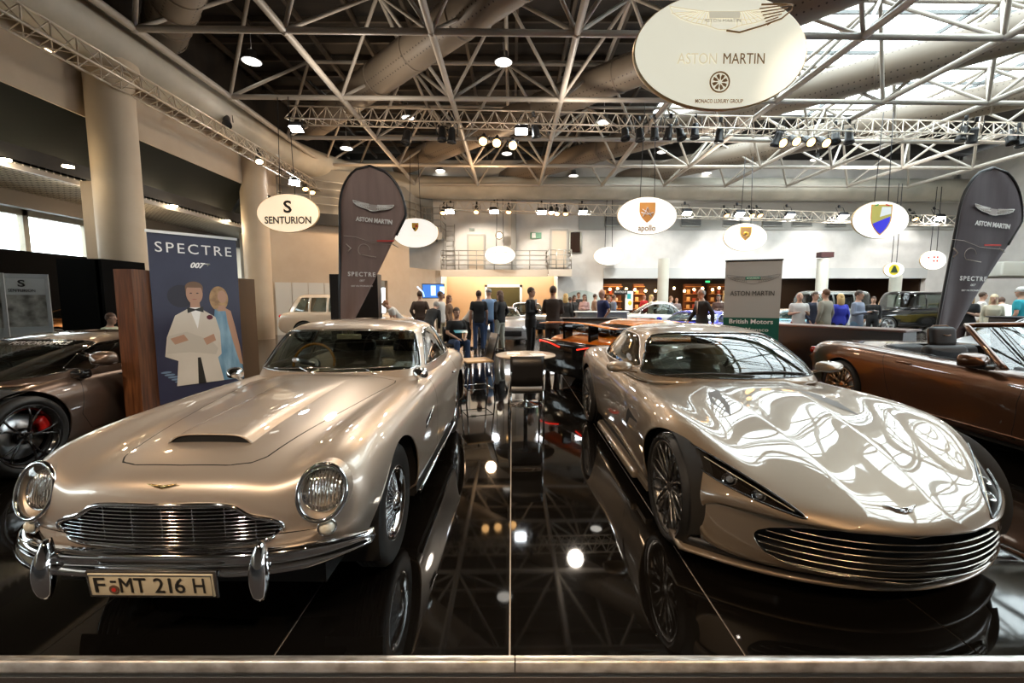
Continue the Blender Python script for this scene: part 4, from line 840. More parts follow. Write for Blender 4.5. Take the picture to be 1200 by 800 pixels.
# ---- wheels: axle along x, outer face at +x
def make_wheel(parent, loc, r, w_, rimr, kind, side=1, rimm=None, caliper=None, cal_ang=.5, steer=0., tyrelabel=None):
    t = bpy.data.objects.new('wheel', None); COL.objects.link(t); t.parent = parent; t.location = loc; t.rotation_euler = (0, 0, (0 if side > 0 else PI)+steer)
    h = w_/2; tr = MB(); prof = [(rimr-.012, h*.72), (rimr+.004, h*.92), (rimr+.02, h*.99), ((rimr+r)/2, h*1.06), (r-.028, h*.98), (r-.010, h*.86), (r, h*.68)]
    g = []
    for k, x in enumerate((.5, .17, -.17, -.5)): g += [(r, h*(x+.06)), (r-.008, h*(x+.045)), (r-.008, h*(x-.045)), (r, h*(x-.06))]
    prof = prof+g+[(r, -h*.68), (r-.010, -h*.86), (r-.028, -h*.98), ((rimr+r)/2, -h*1.06), (rimr+.02, -h*.99), (rimr-.012, -h*.72), (rimr-.012, h*.72)]
    tr.lathe(prof, 56, 'X'); tr.build('tyre', rubber, t)
    rm = rimm or steel
    rr = MB(); rr.lathe([(rimr-.014, -h*.9), (rimr-.03, -h*.7), (rimr-.045, h*.3), (rimr-.03, h*.75), (rimr-.014, h*.86), (rimr+.004, h*.97), (rimr+.010, h*.93), (rimr, h*.84)], 56, 'X'); rr.build('rim', rm, t)
    if kind == 'wire':
        sp = MB(); n = 54
        for k in range(n):
            a = 2*PI*k/n
            for (x0, x1, da, rh) in ((h*.95, h*.45, .30, .050), (h*.15, -h*.35, -.30, .055)):
                d = da if k % 2 else -da; b = a+d
                sp.tube([(x0, rh*math.cos(a), rh*math.sin(a)), (x1, (rimr-.035)*math.cos(b), (rimr-.035)*math.sin(b))], .0024, 4, False)
        sp.build('wire_spokes', chrome, t)
        hb_ = MB(); hb_.lathe([(.045, -h*.6), (.062, -h*.3), (.050, 0), (.048, h*.8), (.055, h*1.0), (.040, h*1.08), (.030, h*1.2), (.001, h*1.24)], 24, 'X')
        for s_ in (0, PI): hb_.rings([[(h*1.05, .012*math.cos(q)*a_+(.03+.05*b_)*math.cos(s_+.3), .012*math.sin(q)*a_+(.03+.05*b_)*math.sin(s_+.3)) for q in (0, PI/2, PI, 3*PI/2)] for a_, b_ in ((1.4, 0), (1, .5), (.4, 1))], True, True)
        hb_.build('knock_off_hub', chrome, t)
        MB().lathe([(.001, -h*.5), (rimr-.06, -h*.5), (rimr-.06, -h*.45), (.001, -h*.45)], 32, 'X').build('brake_drum', darkmetal, t)
    else:
        n, style = kind; sp = MB()
        for k in range(n):
            a = 2*PI*k/n
            def P(rad, ang, x): return (x, rad*math.cos(ang), rad*math.sin(ang))
            if style == 'y':
                for d in (-.12, .16):
                    sp.tube([P(.04, a, h*.62), P(rimr*.36, a+d*.25, h*.70), P(rimr*.7, a+d*.9, h*.78), P(rimr-.02, a+d*1.5, h*.82)], [.016, .011, .009, .009], 6)
            elif style == 'twin':
                for d in (-.07, .07): sp.tube([P(.04, a, h*.55), P(rimr*.5, a+d, h*.68), P(rimr-.02, a+d*1.8, h*.82)], [.015, .010, .010], 6)
            else:
                sp.tube([P(.03, a, h*.5), P(rimr*.5, a+.05, h*.7), P(rimr-.02, a+.1, h*.84)], [.03, .018, .022], 6, flat=.7)
        sp.build('spokes', rm, t)
        MB().lathe([(.075, h*.3), (.075, h*.5), (.06, h*.66), (.03, h*.72), (.001, h*.73)], 20, 'X').build('hub_cap', rm, t)
        MB().lathe([(.06, -.0), (rimr-.07, -.0), (rimr-.07, .02), (.06, .02)], 40, 'X').build('brake_disc', steel, t)
        if caliper:
            q = MB(); q.rings([[(x, rad*math.cos(cal_ang+da), rad*math.sin(cal_ang+da)) for rad, x in ((rimr-.13, -.03), (rimr-.05, -.03), (rimr-.05, .06), (rimr-.13, .06))] for da in (-.35, -.2, 0, .2, .35)], True, True); q.build('brake_caliper', caliper, t)
    return t
def arch(sh, yc, zc, R, W, parent, xmin=None, nx=.12):
    f = lambda p: math.hypot(p.y-yc, p.z-zc)-R
    sh.region(f, 'hole', lambda c, n: abs(c.x) > (xmin or W*.62) and abs(n.x) > nx and abs(c.y-yc) < R+.3 and c.z < zc+R+.2)
def liner(parent, yc, zc, R, x0, x1):
    for s_ in (-1, 1): MB().lathe([(R*1.0, s_*x1), (R*1.03, s_*x0), (.01, s_*x0)], 40, 'X', (0, yc, zc), arc=(-.35, PI+.35)).build('wheel_arch_liner', mat('arch_black', (.006, .006, .006), .9), parent)
def lip(parent, sh, yc, zc, R, r, m, name='arch_lip', a0=-.25, a1=PI+.25, W=.8):
    for s_ in (-1, 1):
        L = []
        for k in range(41):
            a = a0+(a1-a0)*k/40; y, z = yc+R*math.cos(a), zc+R*math.sin(a); p = sh.side(y, z, s_)
            p2 = sh.side(yc+(R+.02)*math.cos(a), zc+(R+.02)*math.sin(a), s_)
            if p2 is not None and abs(p2.x) > W*.6: L.append(Vector((p2.x-s_*.004, y, z)))
        if len(L) > 4: MB().tube(L, r, 6, closed=False).build(name, m, parent)
def seat(parent, x, y, z, m, rest=True, s=1.):
    T = TR((x, y, z), s=s)
    MB().rbox((-.25, -.27, 0), (.25, .25, .16), .07, 4, T).build('seat_cushion', m, parent)
    MB().rbox((-.24, -.07, 0), (.24, .07, .62), .065, 4, T @ TR((0, .27, .08), rx=-.28)).build('seat_back', m, parent)
    if rest: MB().rbox((-.13, -.05, 0), (.13, .05, .19), .05, 4, T @ TR((0, .46, .67), rx=-.2)).build('head_restraint', m, parent)
def steering(parent, x, y, z, r, m, tilt=.4):
    q = MB(); T = TR((x, y, z), rx=-tilt); q.tube([(r*math.cos(a*PI/18), 0, r*math.sin(a*PI/18)) for a in range(36)], .013, 8, closed=True, T=T)
    o = q.build('steering_wheel', m, parent); q = MB()
    for a in (PI/2+2.1, PI/2-2.1, -PI/2, ): q.tube([(0, .01, 0), (r*math.cos(a), 0, r*math.sin(a))], .009, 5, T=T)
    q.cyl((0, -.02, 0), .05, .04, 16, 'Y', T=T); q.tube([(0, 0, 0), (0, -.35, .0)], .02, 8, T=T); q.build('steering_spokes', steel, o)
def mirror_stalk(parent, base, head, size, m, glass=chrome, name='door_mirror', rz=0., lens_dir=1):
    t = bpy.data.objects.new(name, None); COL.objects.link(t); t.parent = parent; t.location = head; t.rotation_euler = (0, 0, rz); a, b, c = size
    rings = []
    for k in range(9):
        u = k/8; s_ = math.sqrt(max(0, 1-(1-u)**2.2)) if u < 1 else 1; rings.append([(a*s_*math.copysign(abs(math.cos(q))**.7, math.cos(q)), -b+2*b*u*.9, c*s_*math.copysign(abs(math.sin(q))**.7, math.sin(q))) for q in [2*PI*i/24 for i in range(24)]])
    MB().rings(rings, True, True).build('mirror_housing', m, t); MB().rings([[(x*.92, b*.82, z*.92) for x, y, z in rings[-1]], [(x*.91, b*.84, z*.91) for x, y, z in rings[-1]]], True, True).build('mirror_glass', glass, t)
    bl = Vector(base)-Vector(head); bl.rotate(Matrix.Rotation(-rz, 3, 'Z')); MB().tube([tuple(bl), tuple(bl*.45+Vector((0, 0, -.01))), (0, 0, -c*.4)], .012, 8).build('mirror_arm', m, t)
    return t
# ------------------------------------------------------------------ silver classic coupe (front left)
db = thing('classic_car', 'pale silver classic coupe with wire wheels, chrome bumper and a FMT 216 H number plate', 'car', (-1.470, 2.50, 0), math.radians(-.7))
P5 = paint('champagne_silver_paint', (.52, .44, .36), .38, .58)
R = []
c0 = ring(-.755, .20, .40, .64, .54, .66, .56, .675, .42, .69, .3, .695, tuck=.08)
R.append(collapse(c0, .54, .02, -.0)); R.append(collapse(c0, .54, .5, -.012)); 
R.append(collapse(c0, .54, .92, .0))
#          Y    k    zb   W    zw   zf   xf   zv   xv   zh   xh   zc
for a in [(-.735, .20, .36, .775, .55, .775, .62, .735, .43, .76, .32, .768),
          (-.66, .19, .31, .815, .58, .85, .64, .77, .44, .80, .33, .808),
          (-.47, .14, .27, .82, .60, .885, .635, .81, .46, .838, .34, .85),
          (-.22, .05, .25, .83, .60, .905, .645, .84, .48, .868, .36, .88),
          (.12, 0, .23, .835, .60, .915, .655, .865, .50, .89, .38, .905),
          (.55, 0, .22, .835, .60, .922, .66, .89, .52, .925, .40, .938),
          (.95, 0, .21, .835, .62, .925, .665, .905, .54, .945, .42, .960),
          (1.35, 0, .21, .835, .62, .925, .67, .92, .55, .94, .42, .95),
          (1.80, 0, .21, .835, .62, .925, .675, .93, .55, .95, .40, .95),
          (2.20, 0, .21, .84, .62, .945, .68, .95, .56, .96, .40, .97),
          (2.55, 0, .22, .85, .62, .965, .68, .975, .54, .99, .40, 1.0),
          (2.95, 0, .26, .835, .63, .945, .655, .95, .50, .965, .36, .975),
          (3.30, 0, .30, .79, .63, .895, .61, .90, .45, .91, .30, .92),
          (3.58, 0, .34, .72, .62, .83, .55, .83, .40, .845, .28, .85)]: R.append(ring(*a, tuck=max(0, min(.10, -a[0]*.16))))
cb_ = ring(3.75, 0, .40, .62, .60, .76, .48, .76, .36, .77, .25, .775); R.append(cb_); R.append(collapse(cb_, .58, .5, .04, .9)); R.append(collapse(cb_, .58, .02, .05, .8))
sh = body_shell(R, nu=190, nv=96)
ZW, RW = .345, .345
for yc in (0, 2.49): arch(sh, yc, ZW, .395, .83, db)
# grille opening, headlamps, bonnet, scoop, doors
gr = smooth_poly([(0, .688), (.20, .688), (.30, .675), (.365, .635), (.44, .612), (.487, .585), (.480, .555), (.43, .520), (.30, .506), (0, .503)], 5, False); gr = sym(gr); fg = sdpoly(gr)
sh.region(lambda p: fg(p.x, p.z), 'hole', lambda c, n: n.y < -.2 and c.y < -.5)
HL = (.640, .702)
sh.region(lambda p: math.hypot((abs(p.x)-HL[0]-.0*(p.z-HL[1]))/.100, (p.z-HL[1])/.114)-1, 'hole', lambda c, n: n.y < -.1 and c.y < -.25 and abs(c.x) > .42 and c.z > .5)
hood = sym([(0, -.625), (.21, -.615), (.295, -.585), (.335, -.53), (.465, .2), (.56, .80), (.54, .90), (0, .87)]); fh = sdpoly(smooth_poly(hood, 1)); 
up_ = lambda c, n: n.z > .5 and c.z > .6
sh.line(lambda p: fh(p.x, p.y), .0035, 'gap', lambda c, n: up_(c, n) and c.y < 1.1)
sh.mark(lambda p: fh(p.x, p.y)+.0035, 'bonnet', lambda c, n: up_(c, n) and c.y < 1.0, 'body')
door = smooth_poly([(1.12, .905), (1.09, .6), (1.08, .30), (1.14, .265), (2.0, .265), (2.10, .33), (2.18, .6), (2.2, .93), (1.9, .98), (1.4, .98)], 3); fd = sdpoly(door)
sd_ = lambda c, n: abs(n.x) > .25 and 1.0 < c.y < 2.3 and abs(c.x) > .5
sh.line(lambda p: fd(p.y, p.z), .003, 'gap', sd_); sh.mark(lambda p: fd(p.y, p.z)+.003, 'door', sd_, 'body')
# side vent behind the front wheel
sv = sdpoly([(.62, .60), (.86, .64), (.86, .70), (.62, .66)]); sh.region(lambda p: sv(p.y, p.z), 'gap', lambda c, n: abs(n.x) > .5 and .5 < c.y < 1)
sh.tree()
body = sh.get(['body', 'gap'], 'body', [P5, gap], db, mats={sh.ids['gap']: 1}); sh.get('bonnet', 'bonnet', P5, db)
for o in [sh.get('door', 'door', P5, db)]: pass
# chrome bits that follow the surface
for s_ in (1, -1):
    L = [sh.side(.62+.012*k, .632+.003*k, s_, .006) for k in range(24)]; MB().tube([p for p in L if p], .006, 6).build('side_strake', chrome, db)
    p = sh.side(1.98, .80, s_, .02)
    if p: MB().tube([p+Vector((0, -.09, 0)), p+Vector((s_*.02, -.05, 0)), p+Vector((s_*.02, .05, 0)), p+Vector((0, .07, 0))], .009, 8).build('door_handle', chrome, db)
    q = MB(); q.tube([(s_*.825, y, .225) for y in (.42, 1.2, 2.07)], .014, 6); q.build('sill_trim', chrome, db)
lip(db, sh, 0, ZW, .395, .007, P5); lip(db, sh, 2.49, ZW, .395, .007, P5)
for yc in (0, 2.49): liner(db, yc, ZW, .395, .50, .80)
MB().box((-.62, -.6, .25), (.62, 3.5, .60)).box((-.8, .42, .2), (.8, 2.05, .5)).build('underbody', mat('underbody_black', (.006, .006, .006), .9), db)
# grille: chrome surround, recess, horizontal bars and uprights
def fr(x, z, off=0):
    # front surface height interpolated from the surface just outside the opening
    for k in range(12):
        g_ = max(0, fg(x, z)); 
        break
    return None
sur = []
cen = Vector((0, .59))
for x, z in gr:
    d = Vector((x, z-.59)); e = d.normalized()*.02; p = sh.front(x+e.x, z+e.y); sur.append((x, (p.y if p else -.74)-.004, z))
tubeloop('grille_surround', sur, .011, chrome, db, n=8, sm=1)
inner = MB(); inner.rings([[(x, y+.005, z) for x, y, z in sur], [(x*.97, y+.07, .59+(z-.59)*.93) for x, y, z in sur]], True); inner.rings([[(x*.97, y+.07, .59+(z-.59)*.93) for x, y, z in sur], [(x*.01, -.66, .59) for x, y, z in sur]]); inner.build('grille_recess', gap, db)
def frame_y(x): # plan curve of the grille face
    return -.765+.20*(abs(x)/.85)**2.3+.005
bars = MB()
for k in range(11):
    z = .515+.0160*k; xs_ = [x for x in np.linspace(-.49, .49, 60) if fg(x, z) < -.003]
    if len(xs_) > 2: bars.tube([(x, frame_y(x)+.006+.02*(z-.5), z) for x in xs_], .0042, 6, flat=.8)
bars.build('grille_bars', chrome, db)
for x in (-.38, -.26, -.13, 0, .13, .26, .38):
    zs = [z for z in np.linspace(.5, .7, 24) if fg(x, z) < -.004]; MB().tube([(x, frame_y(x)+.014, z) for z in zs], .0028, 5).build('grille_upright', chrome, db)
# headlamps
fluted = mat('fluted_lens', (.85, .84, .80), .07, .92)
nt = fluted.node_tree; tc = nt.nodes.new('ShaderNodeTexCoord'); wv = nt.nodes.new('ShaderNodeTexWave'); wv.inputs['Scale'].default_value = 22; wv.inputs['Distortion'].default_value = 1.5; bp = nt.nodes.new('ShaderNodeBump'); bp.inputs['Strength'].default_value = .9; bp.inputs['Distance'].default_value = .01
nt.links.new(tc.outputs['Object'], wv.inputs['Vector']); nt.links.new(wv.outputs['Fac'], bp.inputs['Height']); nt.links.new(bp.outputs['Normal'], nt.nodes['Principled BSDF'].inputs['Normal'])
HW = mat('lamp_reflector', (.9, .9, .88), .04, 1)
for s_ in (1, -1):
    t = bpy.data.objects.new('headlamp', None); COL.objects.link(t); t.parent = db; rim_ = []; pts = []
    for k in range(48):
        a = 2*PI*k/48; x, z = s_*(HL[0]+.100*math.cos(a)), HL[1]+.114*math.sin(a); x2, z2 = s_*(HL[0]+.110*math.cos(a)), HL[1]+.124*math.sin(a); p = sh.front(x2, z2); y = p.y if p else -.55
        rim_.append(Vector((x, y, z)))
    # fit plane y = a + b x + c z
    A = np.array([[1, p.x, p.z] for p in rim_]); co = np.linalg.lstsq(A, np.array([p.y for p in rim_]), rcond=None)[0]
    xc = s_*HL[0]; cx_ = co[1]*.32
    pl = [Vector((p.x, co[0]+co[1]*xc+cx_*(p.x-xc)+co[2]*.8*(p.z-HL[1])+co[2]*HL[1]-.036, p.z)) for p in rim_]
    MB().rings([[tuple(p+Vector((0, .012, 0))) for p in [sh.front(q.x+(q.x-xc)*.10, q.z+(q.z-HL[1])*.10) or q for q in rim_]], [tuple(p) for p in pl]]).build('lamp_fairing', P5, t)
    tubeloop('lamp_rim', pl, .011, chrome, t, n=8)
    c_ = Vector((s_*HL[0], co[0]+co[1]*s_*HL[0]+co[2]*HL[1], HL[1])); n_ = Vector((cx_, -1, co[2]*.8)).normalized()
    lens = MB(); rr_ = []
    for u in (1, .93, .8, .6, .4, .2, .01): rr_.append([tuple(c_+(p-c_)*u+n_*(.040*(1-u*u))) for p in pl])
    lens.rings(rr_); lens.build('lamp_lens', lampglass, t)
    ho = MB(); ho.rings([[tuple(p) for p in pl], [tuple(c_+(p-c_)*.97-n_*.02) for p in pl]]); ho.build('lamp_bowl', P5, t)
    ho = MB(); q0 = c_+Vector((-s_*.006, -.004, -.002)); Tq = Matrix.Translation(q0) @ n_.to_track_quat('Z', 'Y').to_matrix().to_4x4()
    ho.rings([[tuple(c_+(p-c_)*.97-n_*.02) for p in pl], [tuple(Tq @ Vector((.088*math.cos(2*PI*k/48), .088*math.sin(2*PI*k/48), .0))) for k in range(48)]]) if 0 else None
    MB().rings([[tuple(c_+(p-c_)*.97-n_*.02) for p in pl], [tuple(c_+(p-c_)*.5-n_*.05) for p in pl], [tuple(c_-n_*.05) for p in pl]]).build('lamp_backing', P5, t)
    MB().lathe([(.088, .0), (.083, -.02), (.065, -.038), (.035, -.048), (.001, -.05)], 36, 'Z', T=Tq).build('reflector', HW, t)
    MB().lathe([(.093, -.008), (.098, .0), (.093, .008), (.088, .0)], 36, 'Z', T=Tq).build('reflector_ring', chrome, t)
    q = MB(); q.lathe([(.088, 0), (.07, .014), (.04, .022), (.001, .025)], 36, 'Z', T=Tq); q.build('fluted_glass', fluted, t)
    MB().ball(tuple(Tq @ Vector((0, 0, -.02))), .016, 10).build('bulb', mat('bulb_glow', (.9, .85, .75), .2, emit=.6), t)
    # indicator lamps under the headlamps
    p = sh.front(s_*.655, .545, 0)
    if p:
        i = bpy.data.objects.new('side_light', None); COL.objects.link(i); i.parent = db; i.location = p+Vector((0, -.002, 0)); i.rotation_euler = (0, 0, s_*.45)
        MB().lathe([(.040, .004), (.042, -.012), (.034, -.018), (.033, -.010)], 28, 'Y').build('bezel', chrome, i); MB().lathe([(.033, -.010), (.028, -.028), (.016, -.038), (.001, -.041)], 28, 'Y').build('lens', mat('clear_lens', (.62, .60, .50), .08, 0, coat=1), i)
# bonnet scoop
sc_ = MB(); L0 = []
for k in range(25):
    u = -1+2*k/24; x = .205*u; hgt = .040*(1-abs(u)**6)
    L0.append([(x*(1+.10*v), (-.43+v*1.15) if v else -.43, (sh.top(x*(1+.1*v), -.43+v*1.15).z if sh.top(x*(1+.1*v), -.43+v*1.15) else .9)+hgt*(1-v**1.6)*(1 if v < 1 else 0)+.0005) for v in (0, .08, .2, .35, .5, .65, .8, .9, 1.)])
sc_.rings(L0, False); o = sc_.build('bonnet_scoop', P5, db)
sm_ = MB(); sm_.rings([[(r_[0][0]*.985, -.427, (sh.top(r_[0][0]*.985, -.427).z))for r_ in L0], [(r_[0][0]*.985, -.425, r_[0][2]-.003) for r_ in L0]], False); sm_.build('scoop_mouth', gap, db)
MB().tube([r_[0] for r_ in L0], .0055, 6).build('scoop_lip', P5, db)
# badge
p = sh.front(0, .752); q = sh.top(0, -.66)
q = MB()
bp_ = lambda x, dz=0: (lambda h_: (x, h_.y-.006, h_.z+dz))(sh.hit((x, -2.0, 1.1), (0, 1.34, -.355))[0])
try:
    for s_ in (-1, 1): q.tube([bp_(0), bp_(s_*.03, .004), bp_(s_*.062, .010)], [.008, .007, .003], 6, flat=.6); q.tube([bp_(0, -.006), bp_(s_*.035, .0)], [.007, .003], 6)
    q.build('winged_badge', brass, db)
except Exception as e: print('badge', e)
# bumper with overriders
bm_ = lambda x: -.805+.25*(abs(x)/.83)**3.6
def bar(x0, x1, n=40):
    out = []
    for k in range(n+1):
        x = x0+(x1-x0)*k/n; y = bm_(x); z = .460+.006*math.cos(x*3); tz = 1-.45*max(0, (abs(x)-.6)/.22)
        out.append([(x, y+dy, z+dz*tz) for dy, dz in ((.03, .048), (.005, .050), (-.018, .040), (-.020, .018), (-.012, .006), (-.018, -.006), (-.032, -.020), (-.032, -.040), (-.012, -.050), (.03, -.046))])
    return out
MB().rings(bar(-.83, .83, 64), True, True).build('front_bumper', chrome, db)
for s_ in (-1, 1):
    x = s_*.445; y = bm_(x)-.038; rings_ = []
    for k in range(13):
        u = k/12; z = .325+.235*u; wd = .040*math.sin(PI*min(1, .12+u*.86))**.6; dp = .045*math.sin(PI*min(1, .10+u*.80))**.7
        rings_.append([(x+wd*math.copysign(abs(math.cos(a))**.8, math.cos(a)), y+.03*u*u+(-dp if math.sin(a) > 0 else dp*.6)*abs(math.sin(a)), z) for a in [2*PI*i/20 for i in range(20)]])
    MB().rings(rings_, True, True).build('overrider', chrome, db)
# number plate
pt = bpy.data.objects.new('number_plate', None); COL.objects.link(pt); pt.parent = db; pt.location = (.022, -.842, .398); pt.rotation_euler = (.10, 0, 0)
MB().rbox((-.266, 0, -.062), (.266, .012, .062), .006).build('plate_frame', mat('plate_frame', (.05, .045, .04), .2, coat=1), pt); MB().rbox((-.255, -.004, -.052), (.255, .004, .052), .004).build('plate', mat('plate_cream', (.62, .54, .38), .4), pt)
q = MB(); 
for r_ in (.0, ): q.tube([(x, -.006, z) for x, z in ((-.249, -.046), (.249, -.046), (.249, .046), (-.249, .046))], .002, 4, closed=True)
q.build('plate_border', inkd, pt)
for s_, x, w2 in (('F', -.210, .044), ('M', -.100, .052), ('T', -.042, .048), ('2', .034, .040), ('1', .079, .010), ('6', .118, .040), ('H', .197, .046)): text(s_, .098, FT(x, -.002, -.0065), inkd, parent=pt, width=w2, depth=.002)
q = MB(); q.box((-.163, -.007, .014), (-.140, -.005, .022)); q.build('plate_dash', inkd, pt); MB().cyl((-.152, -.0055, -.018), .020, -.002, 24, 'Y').build('plate_seal', mat('seal_brown', (.14, .08, .05), .4), pt); MB().cyl((-.152, -.0078, -.018), .009, -.001, 16, 'Y').build('seal_crest', inkred, pt)
MB().box((-.1, .01, -.03), (.1, .08, .03)).build('plate_bracket', darkmetal, pt)
# cabin
LV = [(.87, .90, .745, 3.35, .17), (.95, .96, .735, 3.10, .17), (1.04, 1.04, .71, 2.95, .17), (1.14, 1.14, .672, 2.78, .16), (1.225, 1.235, .632, 2.60, .15), (1.29, 1.33, .585, 2.45, .14), (1.33, 1.46, .50, 2.32, .13), (1.352, 1.64, .33, 2.15, .10), (1.356, 1.76, .04, 1.95, .02)]
cs = cabin_shell(LV, 60, 110)
ws = sdpoly(smooth_poly(sym([(0, .958), (.30, .962), (.57, .972), (.685, .985), (.705, 1.01), (.688, 1.06), (.635, 1.18), (.592, 1.243), (.53, 1.263), (.3, 1.275), (0, 1.28)]), 3))
wp = lambda c, n: n.y < -.30 and c.y < 1.75
cs.region(lambda p: ws(p.x, p.z), 'windscreen', wp)
sp1 = sdpoly(smooth_poly([(1.28, .975), (1.42, 1.12), (1.56, 1.235), (1.66, 1.262), (2.05, 1.272), (2.11, 1.26), (2.13, .975)], 1))
sp2 = sdpoly([(2.165, .975), (2.145, 1.262), (2.35, 1.245), (2.52, 1.18), (2.72, 1.0), (2.70, .975)])
pp = lambda c, n: abs(n.x) > .35 and c.y > 1.2
cs.region(lambda p: sp1(p.y, p.z), 'window', pp); cs.region(lambda p: sp2(p.y, p.z), 'quarter', pp)
rw_ = sdpoly(sym([(0, 1.04), (.48, 1.04), (.42, 1.22), (0, 1.25)])); cs.region(lambda p: rw_(p.x, p.z), 'rear', lambda c, n: n.y > .2 and n.z > .1 and c.y > 2.4)
cs.tree()
cs.get('body', 'roof', P5, db, thick=.012)
for nm, on in (('windscreen', 'windscreen'), ('window', 'side_window'), ('quarter', 'quarter_window'), ('rear', 'rear_window')):
    cs.get(nm, on, carglass, db, push=-.004)
    for L in cs.loops(nm): tubeloop(on+'_trim', L, .0075 if nm == 'windscreen' else .006, chrome, db, n=6, sm=1)
mv = MB(); 
for s_ in (-1, 1): mv.tube([cs.side(1.50, .985, s_) or (0, 0, 0), cs.side(1.55, 1.20, s_) or (0, 0, 0)], .005, 5)
mv.build('quarter_light_bar', chrome, db)
# wipers
for x0, x1 in ((-.50, -.02), (.02, .48)):
    q = MB(); L = []
    for k in range(13):
        x = x0+(x1-x0)*k/12; p, n = cs.hit((x, -3, .985+.012*k/12), (0, 1, 0)); L.append(Vector((x, p.y-.012, p.z)) if p else Vector((x, 1.05, 1.)))
    q.tube(L, .005, 5); q.tube([(x1-.10, .93, .95), L[6]+Vector((0, -.01, .004))], .006, 5); q.build('wiper', chrome, db)
# interior
inb = mat('interior_black', (.012, .011, .010), .5); 
q = MB(); q.rbox((-.62, 1.10, .80), (.62, 1.38, .95), .06); q.box((-.66, 1.2, .3), (.66, 3.2, .42)); q.build('dashboard', inb, db)
for x in (-.34, .34): seat(db, x, 1.98, .42, inb, False)
MB().rbox((-.58, 2.75, .5), (.58, 2.95, .98), .08).build('rear_bench', inb, db)
steering(db, -.33, 1.38, .965, .185, mat('wood_rim', (.42, .20, .04), .25, coat=1), .25)
q = MB(); q.rbox((-.11, 1.355, 1.19), (.11, 1.38, 1.24), .015); q.tube([(0, 1.37, 1.23), (0, 1.34, 1.28)], .006, 6); q.build('rear_view_mirror', mat('mirror_cream', (.45, .42, .30), .15, .3), db)
for s_ in (-1, 1):
    p = sh.side(.95, .90, s_); mirror_stalk(db, (s_*.70, .93, .90), (s_*.735, .88, .965), (.060, .045, .045), chrome, rz=0)
for (y, z) in ((0, ZW), (2.49, ZW)):
    for s_ in (-1, 1): make_wheel(db, (s_*.70, y, z), RW, .168, .205, 'wire', s_, chrome)
for s_ in (-1, 1): MB().tube([(s_*.25, 3.5, .24), (s_*.25, 3.85, .25)], .022, 10).build('exhaust_pipe', chrome, db)
MB().rings([[(x, 3.86-.2*(abs(x)/.75)**3+dy, .47+dz) for dy, dz in ((-.04, .04), (0, .05), (.03, .03), (.035, -.02), (.01, -.05), (-.04, -.045))] for x in np.linspace(-.72, .72, 24)], True, True).build('rear_bumper', chrome, db)
# ------------------------------------------------------------------ silver modern coupe (front right)
mc = thing('modern_coupe', 'metallic silver low modern coupe with slit headlamps and a wide slatted grille', 'car', (1.90, 2.70, 0))
P6 = paint('silver_bronze_paint', (.23, .185, .135), .42, .5, flake=.0)
P6.node_tree.nodes['Principled BSDF'].inputs['Coat IOR'].default_value = 1.75
R = []
def crease(P): return P[:11]+[P[11], P[11]]+P[12:]
c0 = crease(ring(-.775, .42, .19, .84, .33, .470, .66, .462, .5, .462, .3, .462))
R += [collapse(c0, .44, .02, .015), collapse(c0, .44, .5, .0), collapse(c0, .44, .95, -.0)]
for a in [(-.74, .41, .165, .88, .35, .515, .68, .505, .46, .505, .17, .500),
          (-.60, .37, .14, .92, .40, .60, .72, .563, .48, .570, .19, .562),
          (-.38, .27, .13, .955, .45, .725, .78, .645, .50, .652, .21, .641),
          (-.08, .12, .12, .975, .50, .81, .815, .728, .53, .738, .24, .724),
          (.28, .02, .12, .970, .52, .84, .82, .785, .56, .806, .27, .792),
          (.65, 0, .13, .955, .54, .84, .82, .820, .60, .856, .30, .846),
          (1.00, 0, .14, .945, .56, .83, .80, .82, .66, .87, .43, .885),
          (1.35, 0, .14, .93, .57, .835, .79, .84, .66, .87, .44, .89),
          (1.85, 0, .14, .92, .58, .85, .79, .85, .66, .87, .44, .89),
          (2.30, 0, .14, .945, .60, .89, .80, .88, .64, .90, .44, .92),
          (2.72, 0, .15, .975, .62, .93, .80, .93, .62, .96, .42, .98),
          (3.10, 0, .18, .965, .63, .935, .78, .94, .58, .95, .40, .96),
          (3.40, 0, .24, .91, .64, .90, .72, .905, .52, .91, .36, .91)]: R.append(crease(ring(*a, kw=.90, kp=2.2, tuck=.05)))
cb_ = crease(ring(3.56, -.18, .34, .84, .62, .84, .64, .84, .48, .84, .32, .84, kw=.9)); R += [cb_, collapse(cb_, .6, .5, .03, .95), collapse(cb_, .6, .02, .04)]
sh = body_shell(R, nu=190, nv=100)
ZR = .35
arch(sh, 0, ZR, .374, .93, mc, .79, .3); arch(sh, 2.72, ZR, .395, .93, mc, .74, .3)
# grille mouth: wide, upper edge follows the nose lip
gm = sym(smooth_poly([(0, .430), (.30, .425), (.48, .405), (.59, .375), (.635, .335), (.625, .285), (.575, .235), (.45, .205), (.25, .195), (0, .192)], 4, False)); fg = sdpoly(gm)
sh.region(lambda p: fg(p.x, p.z), 'hole', lambda c, n: c.y < -.1 and n.y < -.05)
# slit headlamp in plan/front projection: outline in (x, z)
hl = smooth_poly([(.935, .690), (.90, .708), (.83, .686), (.74, .648), (.63, .592), (.52, .530), (.455, .478), (.53, .488), (.65, .516), (.77, .556), (.86, .610), (.91, .655)], 4); fh_ = sdpoly(hl)
sh.region(lambda p: fh_(abs(p.x), p.z), 'lamp', lambda c, n: c.y < .15 and abs(c.x) > .35 and n.y < -.02)
